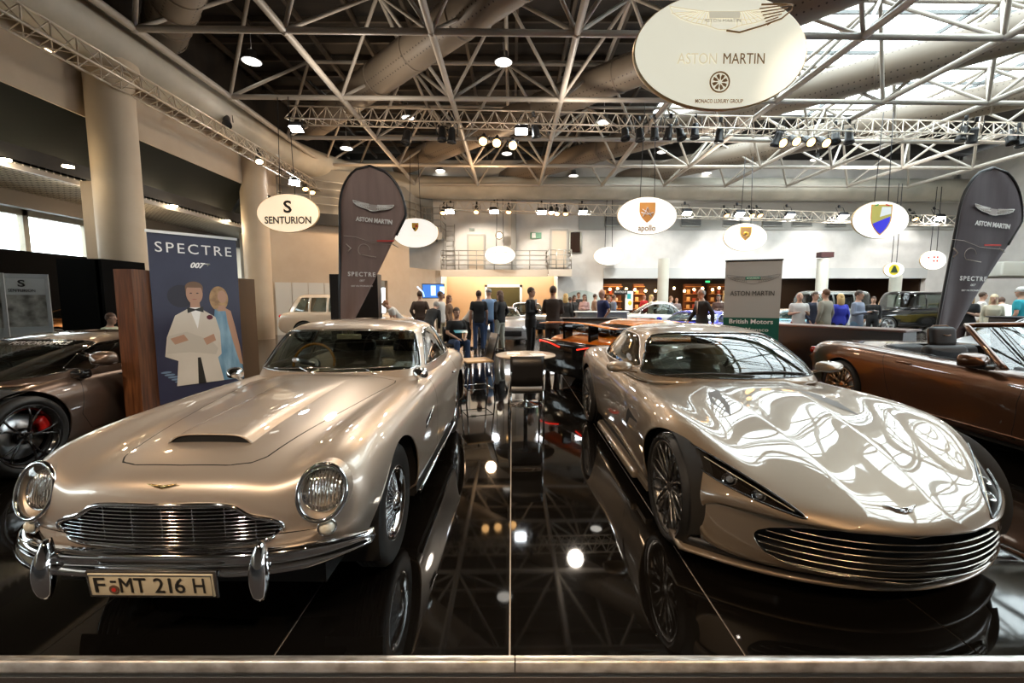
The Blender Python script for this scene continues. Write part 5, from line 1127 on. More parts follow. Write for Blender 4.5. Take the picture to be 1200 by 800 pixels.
# bonnet creases and shut lines
hood = sym([(0, -.80), (.25, -.66), (.42, -.48), (.60, -.15), (.665, .25), (.69, .7), (.72, .90), (.40, .82), (0, .78)]); fhd = sdpoly(smooth_poly(hood, 1))
sh.cut(lambda p: fhd(p.x, p.y), lambda c, n: n.z > .3 and c.z > .45 and c.y < 1.2)
sh.mark(lambda p: fhd(p.x, p.y), 'bonnet', lambda c, n: n.z > .3 and c.z > .45 and c.y < 1.05, 'body')
fd = sdpoly(smooth_poly([(1.02, .84), (.98, .6), (1.0, .30), (1.1, .23), (2.0, .24), (2.2, .40), (2.32, .7), (2.34, .92), (1.9, .96), (1.3, .95)], 3)); sd_ = lambda c, n: abs(n.x) > .25 and .9 < c.y < 2.45 and abs(c.x) > .5
sh.line(lambda p: fd(p.y, p.z), .003, 'gap', sd_); sh.mark(lambda p: fd(p.y, p.z)+.003, 'door', sd_, 'body')
fs_ = sdpoly([(.50, .62), (.82, .66), (.90, .52), (.86, .50), (.74, .60)]); sh.region(lambda p: fs_(p.y, p.z), 'gap', lambda c, n: abs(n.x) > .5 and .4 < c.y < 1)
sh.tree()
sh.get(['body', 'gap'], 'body', [P6, gap], mc, mats={sh.ids['gap']: 1}); sh.get('bonnet', 'bonnet', P6, mc); sh.get('door', 'door', P6, mc)
for s_ in (1, -1):
    t = bpy.data.objects.new('headlamp', None); COL.objects.link(t); t.parent = mc
    o = None
LMP = Shell(sh.bm); 
b = bmesh.new()
def lampshell(side):
    t = bpy.data.objects.new('headlamp', None); COL.objects.link(t); t.parent = mc
    me = bpy.data.meshes.new('lamp_cover'); b = bmesh.new(); mp = {}
    for x in sh.bm.faces:
        if x[sh.lay] == sh.ids['lamp'] and x.calc_center_median().x*side > 0:
            vs = []
            for v in x.verts:
                if v not in mp: mp[v] = b.verts.new(v.co)
                vs.append(mp[v])
            b.faces.new(vs).smooth = True
    b.to_mesh(me); o = bpy.data.objects.new('lamp_cover', me); link(o, t, lampglass)
    me2 = bpy.data.meshes.new('lamp_housing'); 
    cen = sum((v.co for v in b.verts), Vector())/max(1, len(b.verts)); b.normal_update()
    for v in b.verts: v.co = v.co-v.normal*.035+(cen-v.co)*.04
    b.to_mesh(me2); b.free(); o = bpy.data.objects.new('lamp_housing', me2); link(o, t, mat('lamp_black', (.02, .017, .015), .15, .3, coat=1))
    return t
for ob in [o for o in bpy.data.objects if o.name.startswith('headlamp') and o.parent == mc]: bpy.data.objects.remove(ob)
heads = {1: lampshell(1), -1: lampshell(-1)}
for L in sh.loops('lamp'):
    s_ = 1 if sum(p.x for p in L) > 0 else -1
    tubeloop('lamp_bezel', L, .006, mat('lamp_bezel', (.03, .028, .026), .2, .5, coat=1), heads[s_], sm=1)
for s_ in (1, -1):
    for x, z, r in ((.61, .538, .032), (.71, .577, .036), (.80, .618, .028)):
        p, n = sh.hit((s_*x, -4, z), (0, 1, 0))
        if p is not None:
            T = Matrix.Translation(p-n*.022) @ n.to_track_quat('Z', 'Y').to_matrix().to_4x4(); MB().lathe([(.001, -.012), (r*.6, -.010), (r, .002), (r*1.1, .004), (r*1.05, -.004)], 22, 'Z', T=T).build('projector', chrome, heads[s_]); MB().ball((0, 0, 0), (r*.6, r*.6, r*.35), 14, T=T).build('projector_lens', mat('projector_glass', (.15, .17, .2), .02, .2, coat=1), heads[s_])
    L = []
    for k in range(18):
        u = k/17; x = .88-.39*u; z = .685-.185*u**1.05-.004; r = sh.hit((s_*x, -4, z+.004), (0, 1, 0))
        if r[0] is not None and fh_(x, z+.004) < .01: L.append(r[0]-r[1]*.01)
    if len(L) > 3: MB().tube(L, .0035, 5).build('daylight_strip', mat('drl', (.75, .68, .55), .2, .4), heads[s_])
# grille slats following the nose curve
def ny(x, z): return -.775+.42*(abs(x)/.9)**2.2 + .03*((.33-z)/.14)**2*0 + .02
sl = MB(); silver = mat('satin_silver', (.62, .58, .52), .2, 1)
for k in range(6):
    z = .228+.034*k; xs_ = [x for x in np.linspace(-.67, .67, 90) if fg(x, z-.008*(1-(x/.67)**2)) < -.004]
    L = [(x, ny(x, z)+.012, z-.010+.018*(x/.67)**2) for x in xs_]
    sl.rings([[(x, y+dy, zz+dz) for dy, dz in ((-.006, 0), (0, .0032), (.009, .001), (0, -.003))] for x, y, zz in L], True, True)
sl.build('grille_slats', silver, mc)
rc_ = MB(); sur = []
for x, z in gm:
    d = Vector((x, z-.31)); e = d.normalized()*.010; p = sh.front(x+e.x, z+e.y); sur.append((x, (p.y if p else ny(x, z)), z))
rc_.rings([[(x, y+.004, z) for x, y, z in sur], [(x*.98, y+.09, .31+(z-.31)*.96) for x, y, z in sur], [(x*.9, y*.5-.15, .31+(z-.31)*.6) for x, y, z in sur], [(0, -.4, .31) for x, y, z in sur]]); rc_.build('grille_recess', gap, mc)
tubeloop('grille_surround', [(x, y+.002, z) for x, y, z in sur], .0055, silver, mc, sm=1)
# splitter
sp_ = MB(); L = []
for x in np.linspace(-.93, .93, 60):
    y = -.665+.37*(abs(x)/.93)**2.0; L.append([(x, y, .125), (x, y-.012, .113), (x, y+.0, .100), (x, y+.16, .100), (x, y+.16, .14)])
sp_.rings(L, True, True).build('front_splitter', P6, mc)
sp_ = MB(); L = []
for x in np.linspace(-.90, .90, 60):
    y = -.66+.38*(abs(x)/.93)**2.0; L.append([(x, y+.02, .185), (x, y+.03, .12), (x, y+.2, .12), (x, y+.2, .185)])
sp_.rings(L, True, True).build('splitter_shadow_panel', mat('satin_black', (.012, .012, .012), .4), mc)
for s_ in (-1, 1): MB().rbox((-.03, -.6, .10), (.03, .85, .17), .02, 3, TR((s_*.90, 1.30, .0))).box((-.028, -.9, .11), (.028, .9, .15), TR((s_*.86, 1.35, 0))).build('side_skirt', P6, mc)
for yc, R_ in ((0, .374), (2.72, .395)): liner(mc, yc, ZR, R_, .76 if yc == 0 else .6, .90); lip(mc, sh, yc, ZR, R_, .006, P6)
MB().box((-.66, -.3, .16), (.66, 3.3, .58)).box((-.84, .42, .13), (.84, 2.28, .5)).build('underbody', mat('underbody_black', (.006, .006, .006), .9), mc)
# bonnet creases, vents and badge
for s_ in (1, -1):
    p = [sh.top(s_*x, y, .002) for x, y in ((.30, .62), (.40, .58), (.46, .40), (.43, .16), (.37, .30))]
    MB().add([tuple(q) for q in p], [tuple(range(5))]).build('bonnet_vent', mat('vent_grey', (.10, .10, .10), .5), mc)
q = MB(); f_ = lambda x, dy=0: tuple(sh.top(x, -.675+.15*abs(x)+dy, .006))
for s_ in (-1, 1): q.tube([f_(0), f_(s_*.035, .0), f_(s_*.082, .012)], [.012, .011, .003], 8, flat=.5); q.tube([f_(0, -.012), f_(s_*.04, -.012)], [.008, .003], 6, flat=.5)
q.build('winged_badge', chrome, mc)
# cabin
LV = [(.84, .84, .825, 3.25, .16), (.92, .90, .81, 3.10, .16), (1.00, 1.00, .775, 2.98, .17), (1.09, 1.14, .71, 2.84, .18), (1.165, 1.27, .665, 2.70, .18), (1.225, 1.42, .60, 2.56, .17), (1.262, 1.62, .49, 2.42, .15), (1.280, 1.84, .30, 2.28, .12), (1.283, 1.98, .04, 2.2, .02)]
cs = cabin_shell(LV, 60, 110)
ws = sdpoly(smooth_poly(sym([(0, .885), (.35, .89), (.64, .90), (.77, .915), (.785, .94), (.752, 1.01), (.69, 1.10), (.64, 1.165), (.585, 1.205), (.3, 1.225), (0, 1.232)]), 3))
cs.region(lambda p: ws(p.x, p.z), 'windscreen', lambda c, n: n.y < -.25 and c.y < 1.95)
sp1 = sdpoly(smooth_poly([(1.20, .935), (1.34, 1.04), (1.50, 1.13), (1.70, 1.19), (2.15, 1.20), (2.40, 1.175), (2.62, 1.08), (2.75, .97), (2.60, .93), (2.0, .91)], 3))
cs.region(lambda p: sp1(p.y, p.z), 'window', lambda c, n: abs(n.x) > .35 and c.y > 1.12)
rw_ = sdpoly(sym([(0, .99), (.46, .99), (.40, 1.15), (0, 1.18)])); cs.region(lambda p: rw_(p.x, p.z), 'rear', lambda c, n: n.y > .2 and c.y > 2.4)
cs.tree(); cs.get('body', 'roof', P6, mc, thick=.012)
blacktrim = mat('gloss_trim', (.012, .012, .012), .12, coat=1)
for nm, on in (('windscreen', 'windscreen'), ('window', 'side_window'), ('rear', 'rear_window')):
    cs.get(nm, on, carglass, mc, push=-.003)
    for L in cs.loops(nm): tubeloop(on+'_trim', L, .006, blacktrim if nm != 'window' else steel, mc, n=6, sm=1)
q = MB()
for x0, x1, dz in ((-.60, .12, .0), (-.10, .60, .012)):
    L = []
    for k in range(15):
        x = x0+(x1-x0)*k/14; p, n = cs.hit((x, -3, .905+dz+.02*math.sin(PI*k/14)), (0, 1, 0)); L.append(Vector((x, p.y-.014, p.z)) if p else None)
    q.tube([p for p in L if p], .008, 6)
q.build('wipers', black, mc)
tanl = mat('tan_leather', (.42, .27, .14), .5); inb2 = mat('interior_dark', (.015, .014, .013), .5)
q = MB(); q.rbox((-.66, 1.12, .72), (.66, 1.48, .885), .06); q.box((-.70, 1.3, .25), (.70, 3.0, .36)); q.rbox((-.10, 1.6, .36), (.10, 2.3, .62), .04); q.build('dashboard', inb2, mc)
for x in (-.36, .36): seat(mc, x, 2.02, .36, tanl, True, .95)
steering(mc, .36, 1.52, .84, .17, inb2, .3)
MB().rbox((-.10, 1.50, 1.12), (.10, 1.53, 1.17), .015).build('rear_view_mirror', inb2, mc)
for s_ in (-1, 1): mirror_stalk(mc, (s_*.78, 1.18, .895), (s_*.935, 1.12, .945), (.115, .065, .05), P6, glass=blackgloss)
darkrim = mat('dark_turned_rim', (.16, .15, .14), .25, .9)
for y in (0, 2.72):
    for s_ in (-1, 1): make_wheel(mc, (s_*(.805 if y == 0 else .835), y, ZR), .35, .235, .284, (10, 'y'), s_, darkrim, mat('caliper_grey', (.2, .2, .2), .4), steer=0)
# ------------------------------------------------------------------ bronze convertible (right)
bz = thing('convertible_car', 'bronze brown open convertible with dark seats, parked side-on at the right', 'car', (5.52, 2.95, 0))
P7 = paint('bronze_brown_paint', (.115, .052, .026), .30, .6, flake=.02)
R = []
c0 = ring(-.85, .30, .22, .78, .4, .60, .6, .60, .46, .61, .3, .615); R += [collapse(c0, .45, .02), collapse(c0, .45, .5), collapse(c0, .45, .93)]
for a in [(-.80, .28, .20, .84, .42, .66, .64, .65, .48, .66, .3, .67), (-.45, .15, .18, .91, .48, .77, .72, .73, .52, .75, .33, .76), (0, .03, .17, .93, .52, .85, .76, .80, .58, .82, .36, .83),
          (.5, 0, .17, .93, .55, .87, .78, .84, .60, .88, .4, .89), (1.0, 0, .17, .925, .57, .875, .78, .87, .62, .91, .42, .93), (1.6, 0, .18, .92, .59, .88, .79, .885, .64, .90, .42, .90), (2.1, 0, .18, .93, .61, .90, .80, .905, .64, .915, .42, .92),
          (2.78, 0, .19, .955, .63, .935, .81, .935, .62, .94, .40, .95), (3.2, 0, .21, .96, .64, .95, .79, .94, .58, .945, .38, .95), (3.6, -.02, .26, .92, .66, .93, .72, .92, .52, .93, .34, .935)]: R.append(ring(*a, kw=.9))
cb_ = ring(3.94, -.14, .36, .82, .66, .90, .6, .90, .45, .905, .3, .91, kw=.9); R += [cb_, collapse(cb_, .66, .5, .05, .93), collapse(cb_, .66, .02, .06)]
sh = body_shell(R, nu=170, nv=90); arch(sh, 0, .35, .39, .93, bz, .75, .3); arch(sh, 3.05, .35, .395, .93, bz, .75, .3)
ck = sdpoly(smooth_poly(sym([(0, 1.12), (.45, 1.14), (.66, 1.22), (.70, 1.5), (.71, 2.1), (.66, 2.66), (.45, 2.82), (0, 2.86)]), 3))
sh.region(lambda p: ck(p.x, p.y), 'hole', lambda c, n: n.z > .3 and c.z > .75)
fd = sdpoly(smooth_poly([(.98, .86), (.94, .6), (.96, .32), (1.05, .25), (2.0, .25), (2.24, .36), (2.36, .7), (2.38, .97), (1.7, .99)], 3)); sd_ = lambda c, n: abs(n.x) > .3 and .85 < c.y < 2.5 and abs(c.x) > .6
sh.line(lambda p: fd(p.y, p.z), .003, 'gap', sd_); sh.mark(lambda p: fd(p.y, p.z)+.003, 'door', sd_, 'body'); sh.tree()
sh.get(['body', 'gap'], 'body', [P7, gap], bz, mats={sh.ids['gap']: 1}); sh.get('door', 'door', P7, bz)
seatd = mat('seat_charcoal', (.028, .026, .028), .55); piping = mat('seat_piping', (.22, .11, .05), .5)
for L in sh.loops('hole'):
    if sum(p.z for p in L)/len(L) > .8:
        tub = MB(); tub.rings([[tuple(p) for p in L], [(p.x*.97, p.y, p.z-.10) for p in L], [(p.x*.95, 1.9+(p.y-1.9)*.96, .35) for p in L], [(0, 1.9, .34) for p in L]]); tub.build('cabin_lining', mat('lining_black', (.015, .013, .013), .6), bz); tubeloop('cockpit_trim', L, .010, blackgloss, bz)
for yc in (0, 3.05): liner(bz, yc, .35, .39, .55, .90); lip(bz, sh, yc, .35, .39, .006, P7)
MB().box((-.66, -.5, .18), (.66, 3.6, .34)).box((-.86, .42, .17), (.86, 2.60, .4)).build('underbody', mat('underbody_black', (.006, .006, .006), .9), bz)
def bucket(par, x, y, z, crest=True):
    t = bpy.data.objects.new('seat', None); COL.objects.link(t); t.parent = par; t.location = (x, y, z); T = Matrix.Identity(4)
    MB().rbox((-.26, -.28, 0), (.26, .25, .17), .07, 4).build('seat_cushion', seatd, t)
    MB().rbox((-.25, -.07, 0), (.25, .07, .56), .065, 4, TR((0, .27, .08), rx=-.25)).rbox((-.29, -.12, 0), (-.20, .02, .42), .04, 3, TR((0, .27, .10), rx=-.25)).rbox((.20, -.12, 0), (.29, .02, .42), .04, 3, TR((0, .27, .10), rx=-.25)).build('seat_back', seatd, t)
    MB().rbox((-.155, -.055, 0), (.155, .055, .24), .055, 5, TR((0, .42, .60), rx=-.15)).build('head_restraint', seatd, t)
    MB().tube([(-.158, .43, .64), (-.150, .455, .80), (-.08, .47, .85), (.08, .47, .85), (.150, .455, .80), (.158, .43, .64)], .008, 6).build('piping', piping, t)
    if crest: MB().tube([(-.04, .372, .745), (0, .365, .735), (.04, .372, .745)], .008, 6).tube([(-.04, .522, .75), (0, .53, .74), (.04, .522, .75)], .008, 6).build('stitched_wings', piping, t)
bucket(bz, -.38, 1.80, .38); bucket(bz, .38, 1.80, .38)
for x in (-.34, .34): MB().rbox((-.24, -.08, 0), (.24, .08, .44), .07, 4, TR((x, 2.68, .52), rx=-.2)).build('rear_seat', seatd, bz)
MB().rbox((-.72, 1.12, .62), (.72, 1.45, .90), .06).build('dashboard', seatd, bz); steering(bz, -.38, 1.50, .84, .18, seatd, .35)
# windscreen in a raked frame
def wsf(u, v): # u -1..1 across, v 0..1 up
    w_ = .76-.16*v; x = u*w_; y = .98+.60*v+.22*(abs(u)**2.2)*(1-.2*v); z = .885+.40*v; return (x, y, z-.02*abs(u)**2)
g_ = MB(); g_.rings([[wsf(-1+2*k/24, v/8) for k in range(25)] for v in range(9)], False); g_.build('windscreen', carglass, bz)
MB().tube([wsf(-1, v/10) for v in range(0, 11)]+[wsf(-1+2*k/20, 1) for k in range(1, 20)]+[wsf(1, v/10) for v in range(10, -1, -1)], .028, 10).build('windscreen_frame', P7, bz)
MB().tube([wsf(-1+2*k/20, 0) for k in range(21)], .012, 6).build('windscreen_seal', blackgloss, bz)
for s_ in (-1, 1):
    mirror_stalk(bz, (s_*.80, 1.34, .88), (s_*.99, 1.26, .955), (.135, .07, .068), P7, glass=blackgloss)
    MB().rbox((-.05, -.16, -.025), (.05, .16, .025), .02, 3, TR((s_*.885, 1.36, .885), rz=s_*.1)).build('mirror_foot', black, bz)
    L = [sh.side(.52+.03*k, .70+.003*k, s_, .006) for k in range(18)]; MB().tube([p for p in L if p], .008, 6).build('side_strake', chrome, bz)
    L = [sh.side(.5+.1*k, .285, s_, .004) for k in range(19)]; MB().tube([p for p in L if p], .010, 6).build('sill_crease', P7, bz)
    p = sh.side(2.12, .80, s_, .008)
    if p: MB().rbox((-.006, -.09, -.012), (.006, .09, .012), .005, 2, Matrix.Translation(p)).build('door_handle', P7, bz)
brsp = mat('bronze_spoke', (.50, .33, .20), .25, .9)
for y in (0, 3.05):
    for s_ in (-1, 1): make_wheel(bz, (s_*.835, y, .35), .35, .235, .258, (10, 'twin'), s_, brsp)
for s_ in (-1, 1):
    MB().rbox((-.16, -.04, -.05), (.16, .04, .05), .03, 3, TR((s_*.66, 3.90, .76), rz=s_*-.35)).build('tail_lamp', mat('tail_red', (.30, .01, .005), .15, coat=1), bz)
    MB().ball((s_*.66, -.62, .62), (.12, .13, .07), 14).build('headlamp', chrome, bz)
# ------------------------------------------------------------------ grey-brown wedge supercar (left)
lb_ = thing('supercar', 'low grey-bronze wedge supercar with red brake calipers at the far left', 'car', (-5.18, 3.72, 0))
P8 = paint('graphite_bronze_paint', (.155, .105, .078), .32, .7, flake=.02)
R = []
c0 = ring(-.98, .30, .14, .80, .25, .36, .66, .36, .5, .36, .3, .36); R += [collapse(c0, .3, .02), collapse(c0, .3, .5), collapse(c0, .3, .93)]
for a in [(-.92, .30, .12, .88, .28, .42, .70, .40, .5, .40, .3, .40), (-.5, .14, .11, .93, .40, .62, .78, .56, .55, .57, .33, .57), (-.1, .02, .11, .955, .46, .76, .82, .68, .60, .69, .36, .69), (.3, 0, .11, .95, .48, .79, .82, .74, .62, .765, .4, .77),
          (.7, 0, .11, .93, .50, .80, .80, .79, .66, .82, .42, .83), (1.2, 0, .12, .93, .52, .81, .79, .82, .66, .83, .44, .83), (1.8, 0, .12, .95, .58, .85, .80, .86, .66, .87, .44, .87), (2.3, 0, .13, .97, .64, .92, .82, .93, .64, .95, .42, .96), (2.75, 0, .15, .97, .66, .94, .82, .94, .60, .96, .40, .97), (3.2, 0, .22, .94, .68, .93, .78, .93, .55, .94, .36, .95)]: R.append(ring(*a, kw=.9, tuck=.04))
cb_ = ring(3.5, -.08, .32, .88, .66, .90, .7, .90, .5, .9, .3, .9, kw=.9); R += [cb_, collapse(cb_, .6, .5, .05, .95), collapse(cb_, .6, .02, .06)]
sh = body_shell(R, nu=150, nv=90); arch(sh, 0, .35, .395, .94, lb_, .78, .3); arch(sh, 2.62, .36, .41, .95, lb_, .74, .3)
fd = sdpoly([(.55, .80), (.50, .42), (.62, .24), (1.55, .24), (1.85, .50), (1.80, .86), (1.2, .88)]); sd_ = lambda c, n: abs(n.x) > .3 and .35 < c.y < 2 and abs(c.x) > .6
sh.line(lambda p: fd(p.y, p.z), .003, 'gap', sd_); sh.mark(lambda p: fd(p.y, p.z)+.003, 'door', sd_, 'body'); sh.tree()
sh.get(['body', 'gap'], 'body', [P8, gap], lb_, mats={sh.ids['gap']: 1}); sh.get('door', 'door', P8, lb_)
for yc, R_ in ((0, .395), (2.62, .41)): liner(lb_, yc, .35, R_, .56, .90); lip(lb_, sh, yc, .35 if yc == 0 else .36, R_, .008, P8)
MB().box((-.66, -.5, .14), (.66, 3.2, .55)).box((-.86, .45, .12), (.86, 2.15, .45)).build('underbody', mat('underbody_black', (.006, .006, .006), .9), lb_)
LV = [(.76, .02, .87, 2.7, .28), (.84, .16, .85, 2.6, .30), (.92, .36, .81, 2.5, .30), (1.00, .60, .76, 2.4, .28), (1.07, .84, .70, 2.25, .25), (1.12, 1.06, .62, 2.1, .22), (1.150, 1.30, .48, 1.95, .16), (1.163, 1.46, .26, 1.85, .1), (1.165, 1.58, .04, 1.8, .02)]
cs = cabin_shell(LV, 54, 100); ws = sdpoly(smooth_poly(sym([(0, .795), (.45, .80), (.76, .83), (.80, .87), (.765, .95), (.675, 1.06), (.58, 1.10), (.3, 1.118), (0, 1.122)]), 3))
cs.region(lambda p: ws(p.x, p.z), 'windscreen', lambda c, n: n.y < -.2 and c.y < 1.6)
s1 = sdpoly([(.50, .865), (.76, .985), (.84, .85), (.7, .83)]); s2 = sdpoly(smooth_poly([(.89, .845), (.81, 1.0), (1.05, 1.07), (1.35, 1.09), (1.75, 1.05), (1.95, .92), (1.7, .87)], 1))
pp = lambda c, n: abs(n.x) > .3 and c.y > .35
cs.region(lambda p: s1(p.y, p.z), 'quarter', pp); cs.region(lambda p: s2(p.y, p.z), 'window', pp); cs.tree(); cs.get('body', 'roof', P8, lb_, thick=.012)
for nm, on in (('windscreen', 'windscreen'), ('window', 'side_window'), ('quarter', 'quarter_window')):
    cs.get(nm, on, carglass, lb_, push=-.003)
    for L in cs.loops(nm): tubeloop(on+'_trim', L, .005, blacktrim, lb_, sm=1)
p, n = cs.hit((0, -3, 1.07), (0, 1, 0)); T_ = Matrix.Translation((0, p.y-.012, p.z)) @ Matrix.Rotation(math.asin(min(1, -n.z)) if 0 else -1.05, 4, 'X') 
text('PERFORMANCE', .10, Matrix.Translation((.18, p.y+.02, 1.083)) @ Matrix.Rotation(-1.15, 4, 'X'), inkwhite, parent=lb_, width=.62, name='windscreen_lettering')
for x in (-.36, .36): seat(lb_, x, 1.45, .28, mat('seat_red_black', (.05, .008, .006), .5), True, .95)
MB().rbox((-.70, .42, .55), (.70, .85, .77), .06).build('dashboard', inb2, lb_); steering(lb_, -.36, .9, .74, .16, inb2, .4)
for s_ in (-1, 1):
    mirror_stalk(lb_, (s_*.86, .74, .84), (s_*1.03, .64, .945), (.12, .065, .075), P8, glass=blackgloss, rz=s_*.15)
    MB().rbox((-.07, -.06, -.04), (.07, .06, .05), .03, 3, TR((s_*.89, .56, .80))).build('mirror_foot', blackgloss, lb_)
    MB().add([tuple(Vector(sh.side(y, z, s_, .004) or (0, 0, 0))) for y, z in ((.95, .74), (1.45, .80), (1.55, .76), (1.1, .70))], [(0, 1, 2, 3)]).build('door_intake', black, lb_)
redcal = mat('caliper_red', (.65, .012, .008), .3, coat=.6); blrim = mat('black_rim', (.02, .02, .021), .18, .6, coat=1)
for y in (0, 2.62):
    for s_ in (-1, 1): make_wheel(lb_, (s_*.845, y, .35), .35, .24, .268, (5, 'y'), s_, blrim, redcal, cal_ang=.35)
# ------------------------------------------------------------------ quick cars for the middle distance
def quick_car(name, label, loc, rz, L, W, H, pm, kind='coupe', cat='car', nose=.62, belt=.86, wb=2.6, wheel=.34, rimm=None, glass=None, lights=True, rim_style=(5, 'twin'), roofm=None, y0=None):
    t = thing(name, label, cat, loc, rz); w_ = W/2; fo = (L-wb)*.45; e = L-fo; R = []
    suv = kind in ('suv', 'van'); zb = .25 if suv else .16; zn = nose; hi = belt
    c0 = ring(-fo, .22, zb+.05, w_*.86, .45, zn-.04, w_*.68, zn-.03, w_*.5, zn-.03, .3, zn-.02); R += [collapse(c0, .45, .02), collapse(c0, .45, .5), collapse(c0, .45, .94)]
    for u, z, ww in ((-fo+.06, zn, .91), (-fo*.5, zn+(hi-zn)*.45, .97), (0, zn+(hi-zn)*.75, 1), (.5, zn+(hi-zn)*.93, 1), (1.0, hi, .985), (wb*.55, hi+.01, .98), (wb*.85, hi+.04, 1.), (wb*1.0, hi+.06, 1.01), (wb+(e-wb)*.6, hi+.04, .97)):
        R.append(ring(u, .16*max(0, 1-(u+fo)/1.), zb, w_*ww, zb+(z-zb)*.55, z, w_*.84, z-.015, w_*.64, z, w_*.4, z+.01, kw=w_))
    cb_ = ring(e, -.08, zb+.12, w_*.90, .6, hi, w_*.74, hi, w_*.5, hi, .3, hi, kw=w_); R += [cb_, collapse(cb_, .6, .5, .04, .95), collapse(cb_, .6, .02, .05)]
    sh = body_shell(R, nu=80, nv=54); 
    for yc in (0, wb): arch(sh, yc, wheel, wheel+.05, w_, t, w_*.78, .3)
    sh.tree(); sh.get('body', 'body', pm, t)
    for yc in (0, wb): liner(t, yc, wheel, wheel+.05, w_*.6, w_*.95)
    MB().box((-w_*.7, -fo*.6, zb+.02), (w_*.7, e-.3, hi*.7)).build('underbody', mat('underbody_black', (.006, .006, .006), .9), t)
    if kind != 'open':
        y1 = (.75 if kind == 'super' else 1.0) if y0 is None else y0; ye = e-.35 if kind in ('coupe', 'super') else e-.08; up = H-belt; bl = .2
        rk = .9 if kind == 'super' else (.75 if kind == 'coupe' else (.28 if kind == 'van' else .6)); rr = .9 if kind in ('coupe', 'super') else (.12 if kind == 'van' else .45)
        LV = [(belt-.06+(up+.06)*a, y1+rk*b, w_*c, ye-rr*b, bl*(1-.4*b)) for a, b, c in ((0, 0, .86), (.2, .12, .85), (.45, .36, .81), (.7, .66, .76), (.86, .88, .70), (.95, 1.08, .58), (.99, 1.3, .36), (1., 1.45, .05))]
        cs = cabin_shell(LV, 36, 64); g = glass or carglass
        a0, a1 = belt+.03, belt+up*.80
        ws = sdpoly(smooth_poly(sym([(0, a0), (w_*.70, a0+.02), (w_*.78, a0+.06), (w_*.66, a1-.06), (w_*.56, a1), (0, a1+.015)]), 2)); cs.region(lambda p: ws(p.x, p.z), 'windscreen', lambda c, n: n.y < -.25 and c.y < (y1+ye)/2)
        yA = y1+rk*.75+.18; yB_ = ye-rr*.6-.15
        if suv:
            n = 3; xs_ = np.linspace(yA-.25, yB_, n+1)
            for k in range(n):
                p_ = sdpoly([(xs_[k]+.04-(.0 if k else .1), a0), (xs_[k]+.04+(.0 if k else .25), a1), (xs_[k+1]-.04-(.25 if k == n-1 and kind == 'suv' else 0), a1), (xs_[k+1]-.04, a0)]); cs.region(lambda p: p_(p.y, p.z), 'window', lambda c, n_: abs(n_.x) > .4)
        else:
            p_ = sdpoly(smooth_poly([(yA-.35, a0), (yA, a1-.05), ((yA+yB_)/2, a1), (yB_, a1-.08), (yB_+.35, a0)], 2)); cs.region(lambda p: p_(p.y, p.z), 'window', lambda c, n_: abs(n_.x) > .4)
        rwp = sdpoly(sym([(0, a0+.02), (w_*.6, a0+.02), (w_*.5, a1-.04), (0, a1-.02)])); cs.region(lambda p: rwp(p.x, p.z), 'rear', lambda c, n: n.y > .15 and c.y > (y1+ye)/2)
        cs.get('body', 'roof', roofm or pm, t, thick=.01)
        for nm, on in (('windscreen', 'windscreen'), ('window', 'side_window'), ('rear', 'rear_window')): cs.get(nm, on, g, t, push=-.003)
        MB().box((-w_*.72, y1+.5, belt-.3), (w_*.72, ye-.4, belt-.02)).build('interior', inb2, t)
    for y in (0, wb):
        for s_ in (-1, 1): make_wheel(t, (s_*(w_-.10), y, wheel), wheel, .21, wheel*.72, rim_style, s_, rimm or steel)
    if lights:
        for s_ in (-1, 1):
            p, n = sh.hit((s_*w_*.66, -5, zn-.05), (0, 1, 0))
            if p: MB().ball(tuple(p), (.15, .06, .06), 12).build('headlamp', mat('lamp_glow', (.85, .9, .95), .2, emit=.6), t)
            p, n = sh.hit((s_*w_*.66, 9, hi-.12), (0, -1, 0))
            if p: MB().ball(tuple(p), (.16, .04, .06), 12).build('tail_lamp', mat('tail_red2', (.5, .01, .005), .2, emit=.4), t)
        p, n = sh.hit((0, -5, .42), (0, 1, 0))
        if p: MB().rbox((-w_*.5, p.y-.01, .30), (w_*.5, p.y+.08, .50), .03).build('front_grille', black, t)
        for s_ in (-1, 1): mirror_stalk(t, (s_*w_*.88, 1.25, belt), (s_*(w_+.06), 1.2, belt+.07), (.09, .05, .06), pm, glass=blackgloss)
    return t
orange = paint('lava_orange_paint', (.95, .27, .01), .3, .1)
blu = paint('racing_blue_paint', (.01, .03, .62), .3, .3); ltb = paint('pale_blue_paint', (.12, .38, .52), .3, .3); whit = paint('pearl_white_paint', (.75, .62, .48), .35, .1); slv = paint('silver_grey_paint', (.45, .45, .46), .3, .6); blk = mat('black_car_paint', (.008, .008, .009), .12, coat=1); copper = paint('copper_paint', (.42, .17, .04), .3, .5); yel = paint('yellow_paint', (.65, .50, .05), .35, .1)
p1 = quick_car('supercar', 'orange and black supercar with a raised rear wing, seen from behind between the silver cars', (4.25, 9.35, 0), math.radians(120), 4.5, 1.95, 1.17, orange, 'super', nose=.66, belt=.86, wb=2.67, roofm=orange, rimm=blrim)
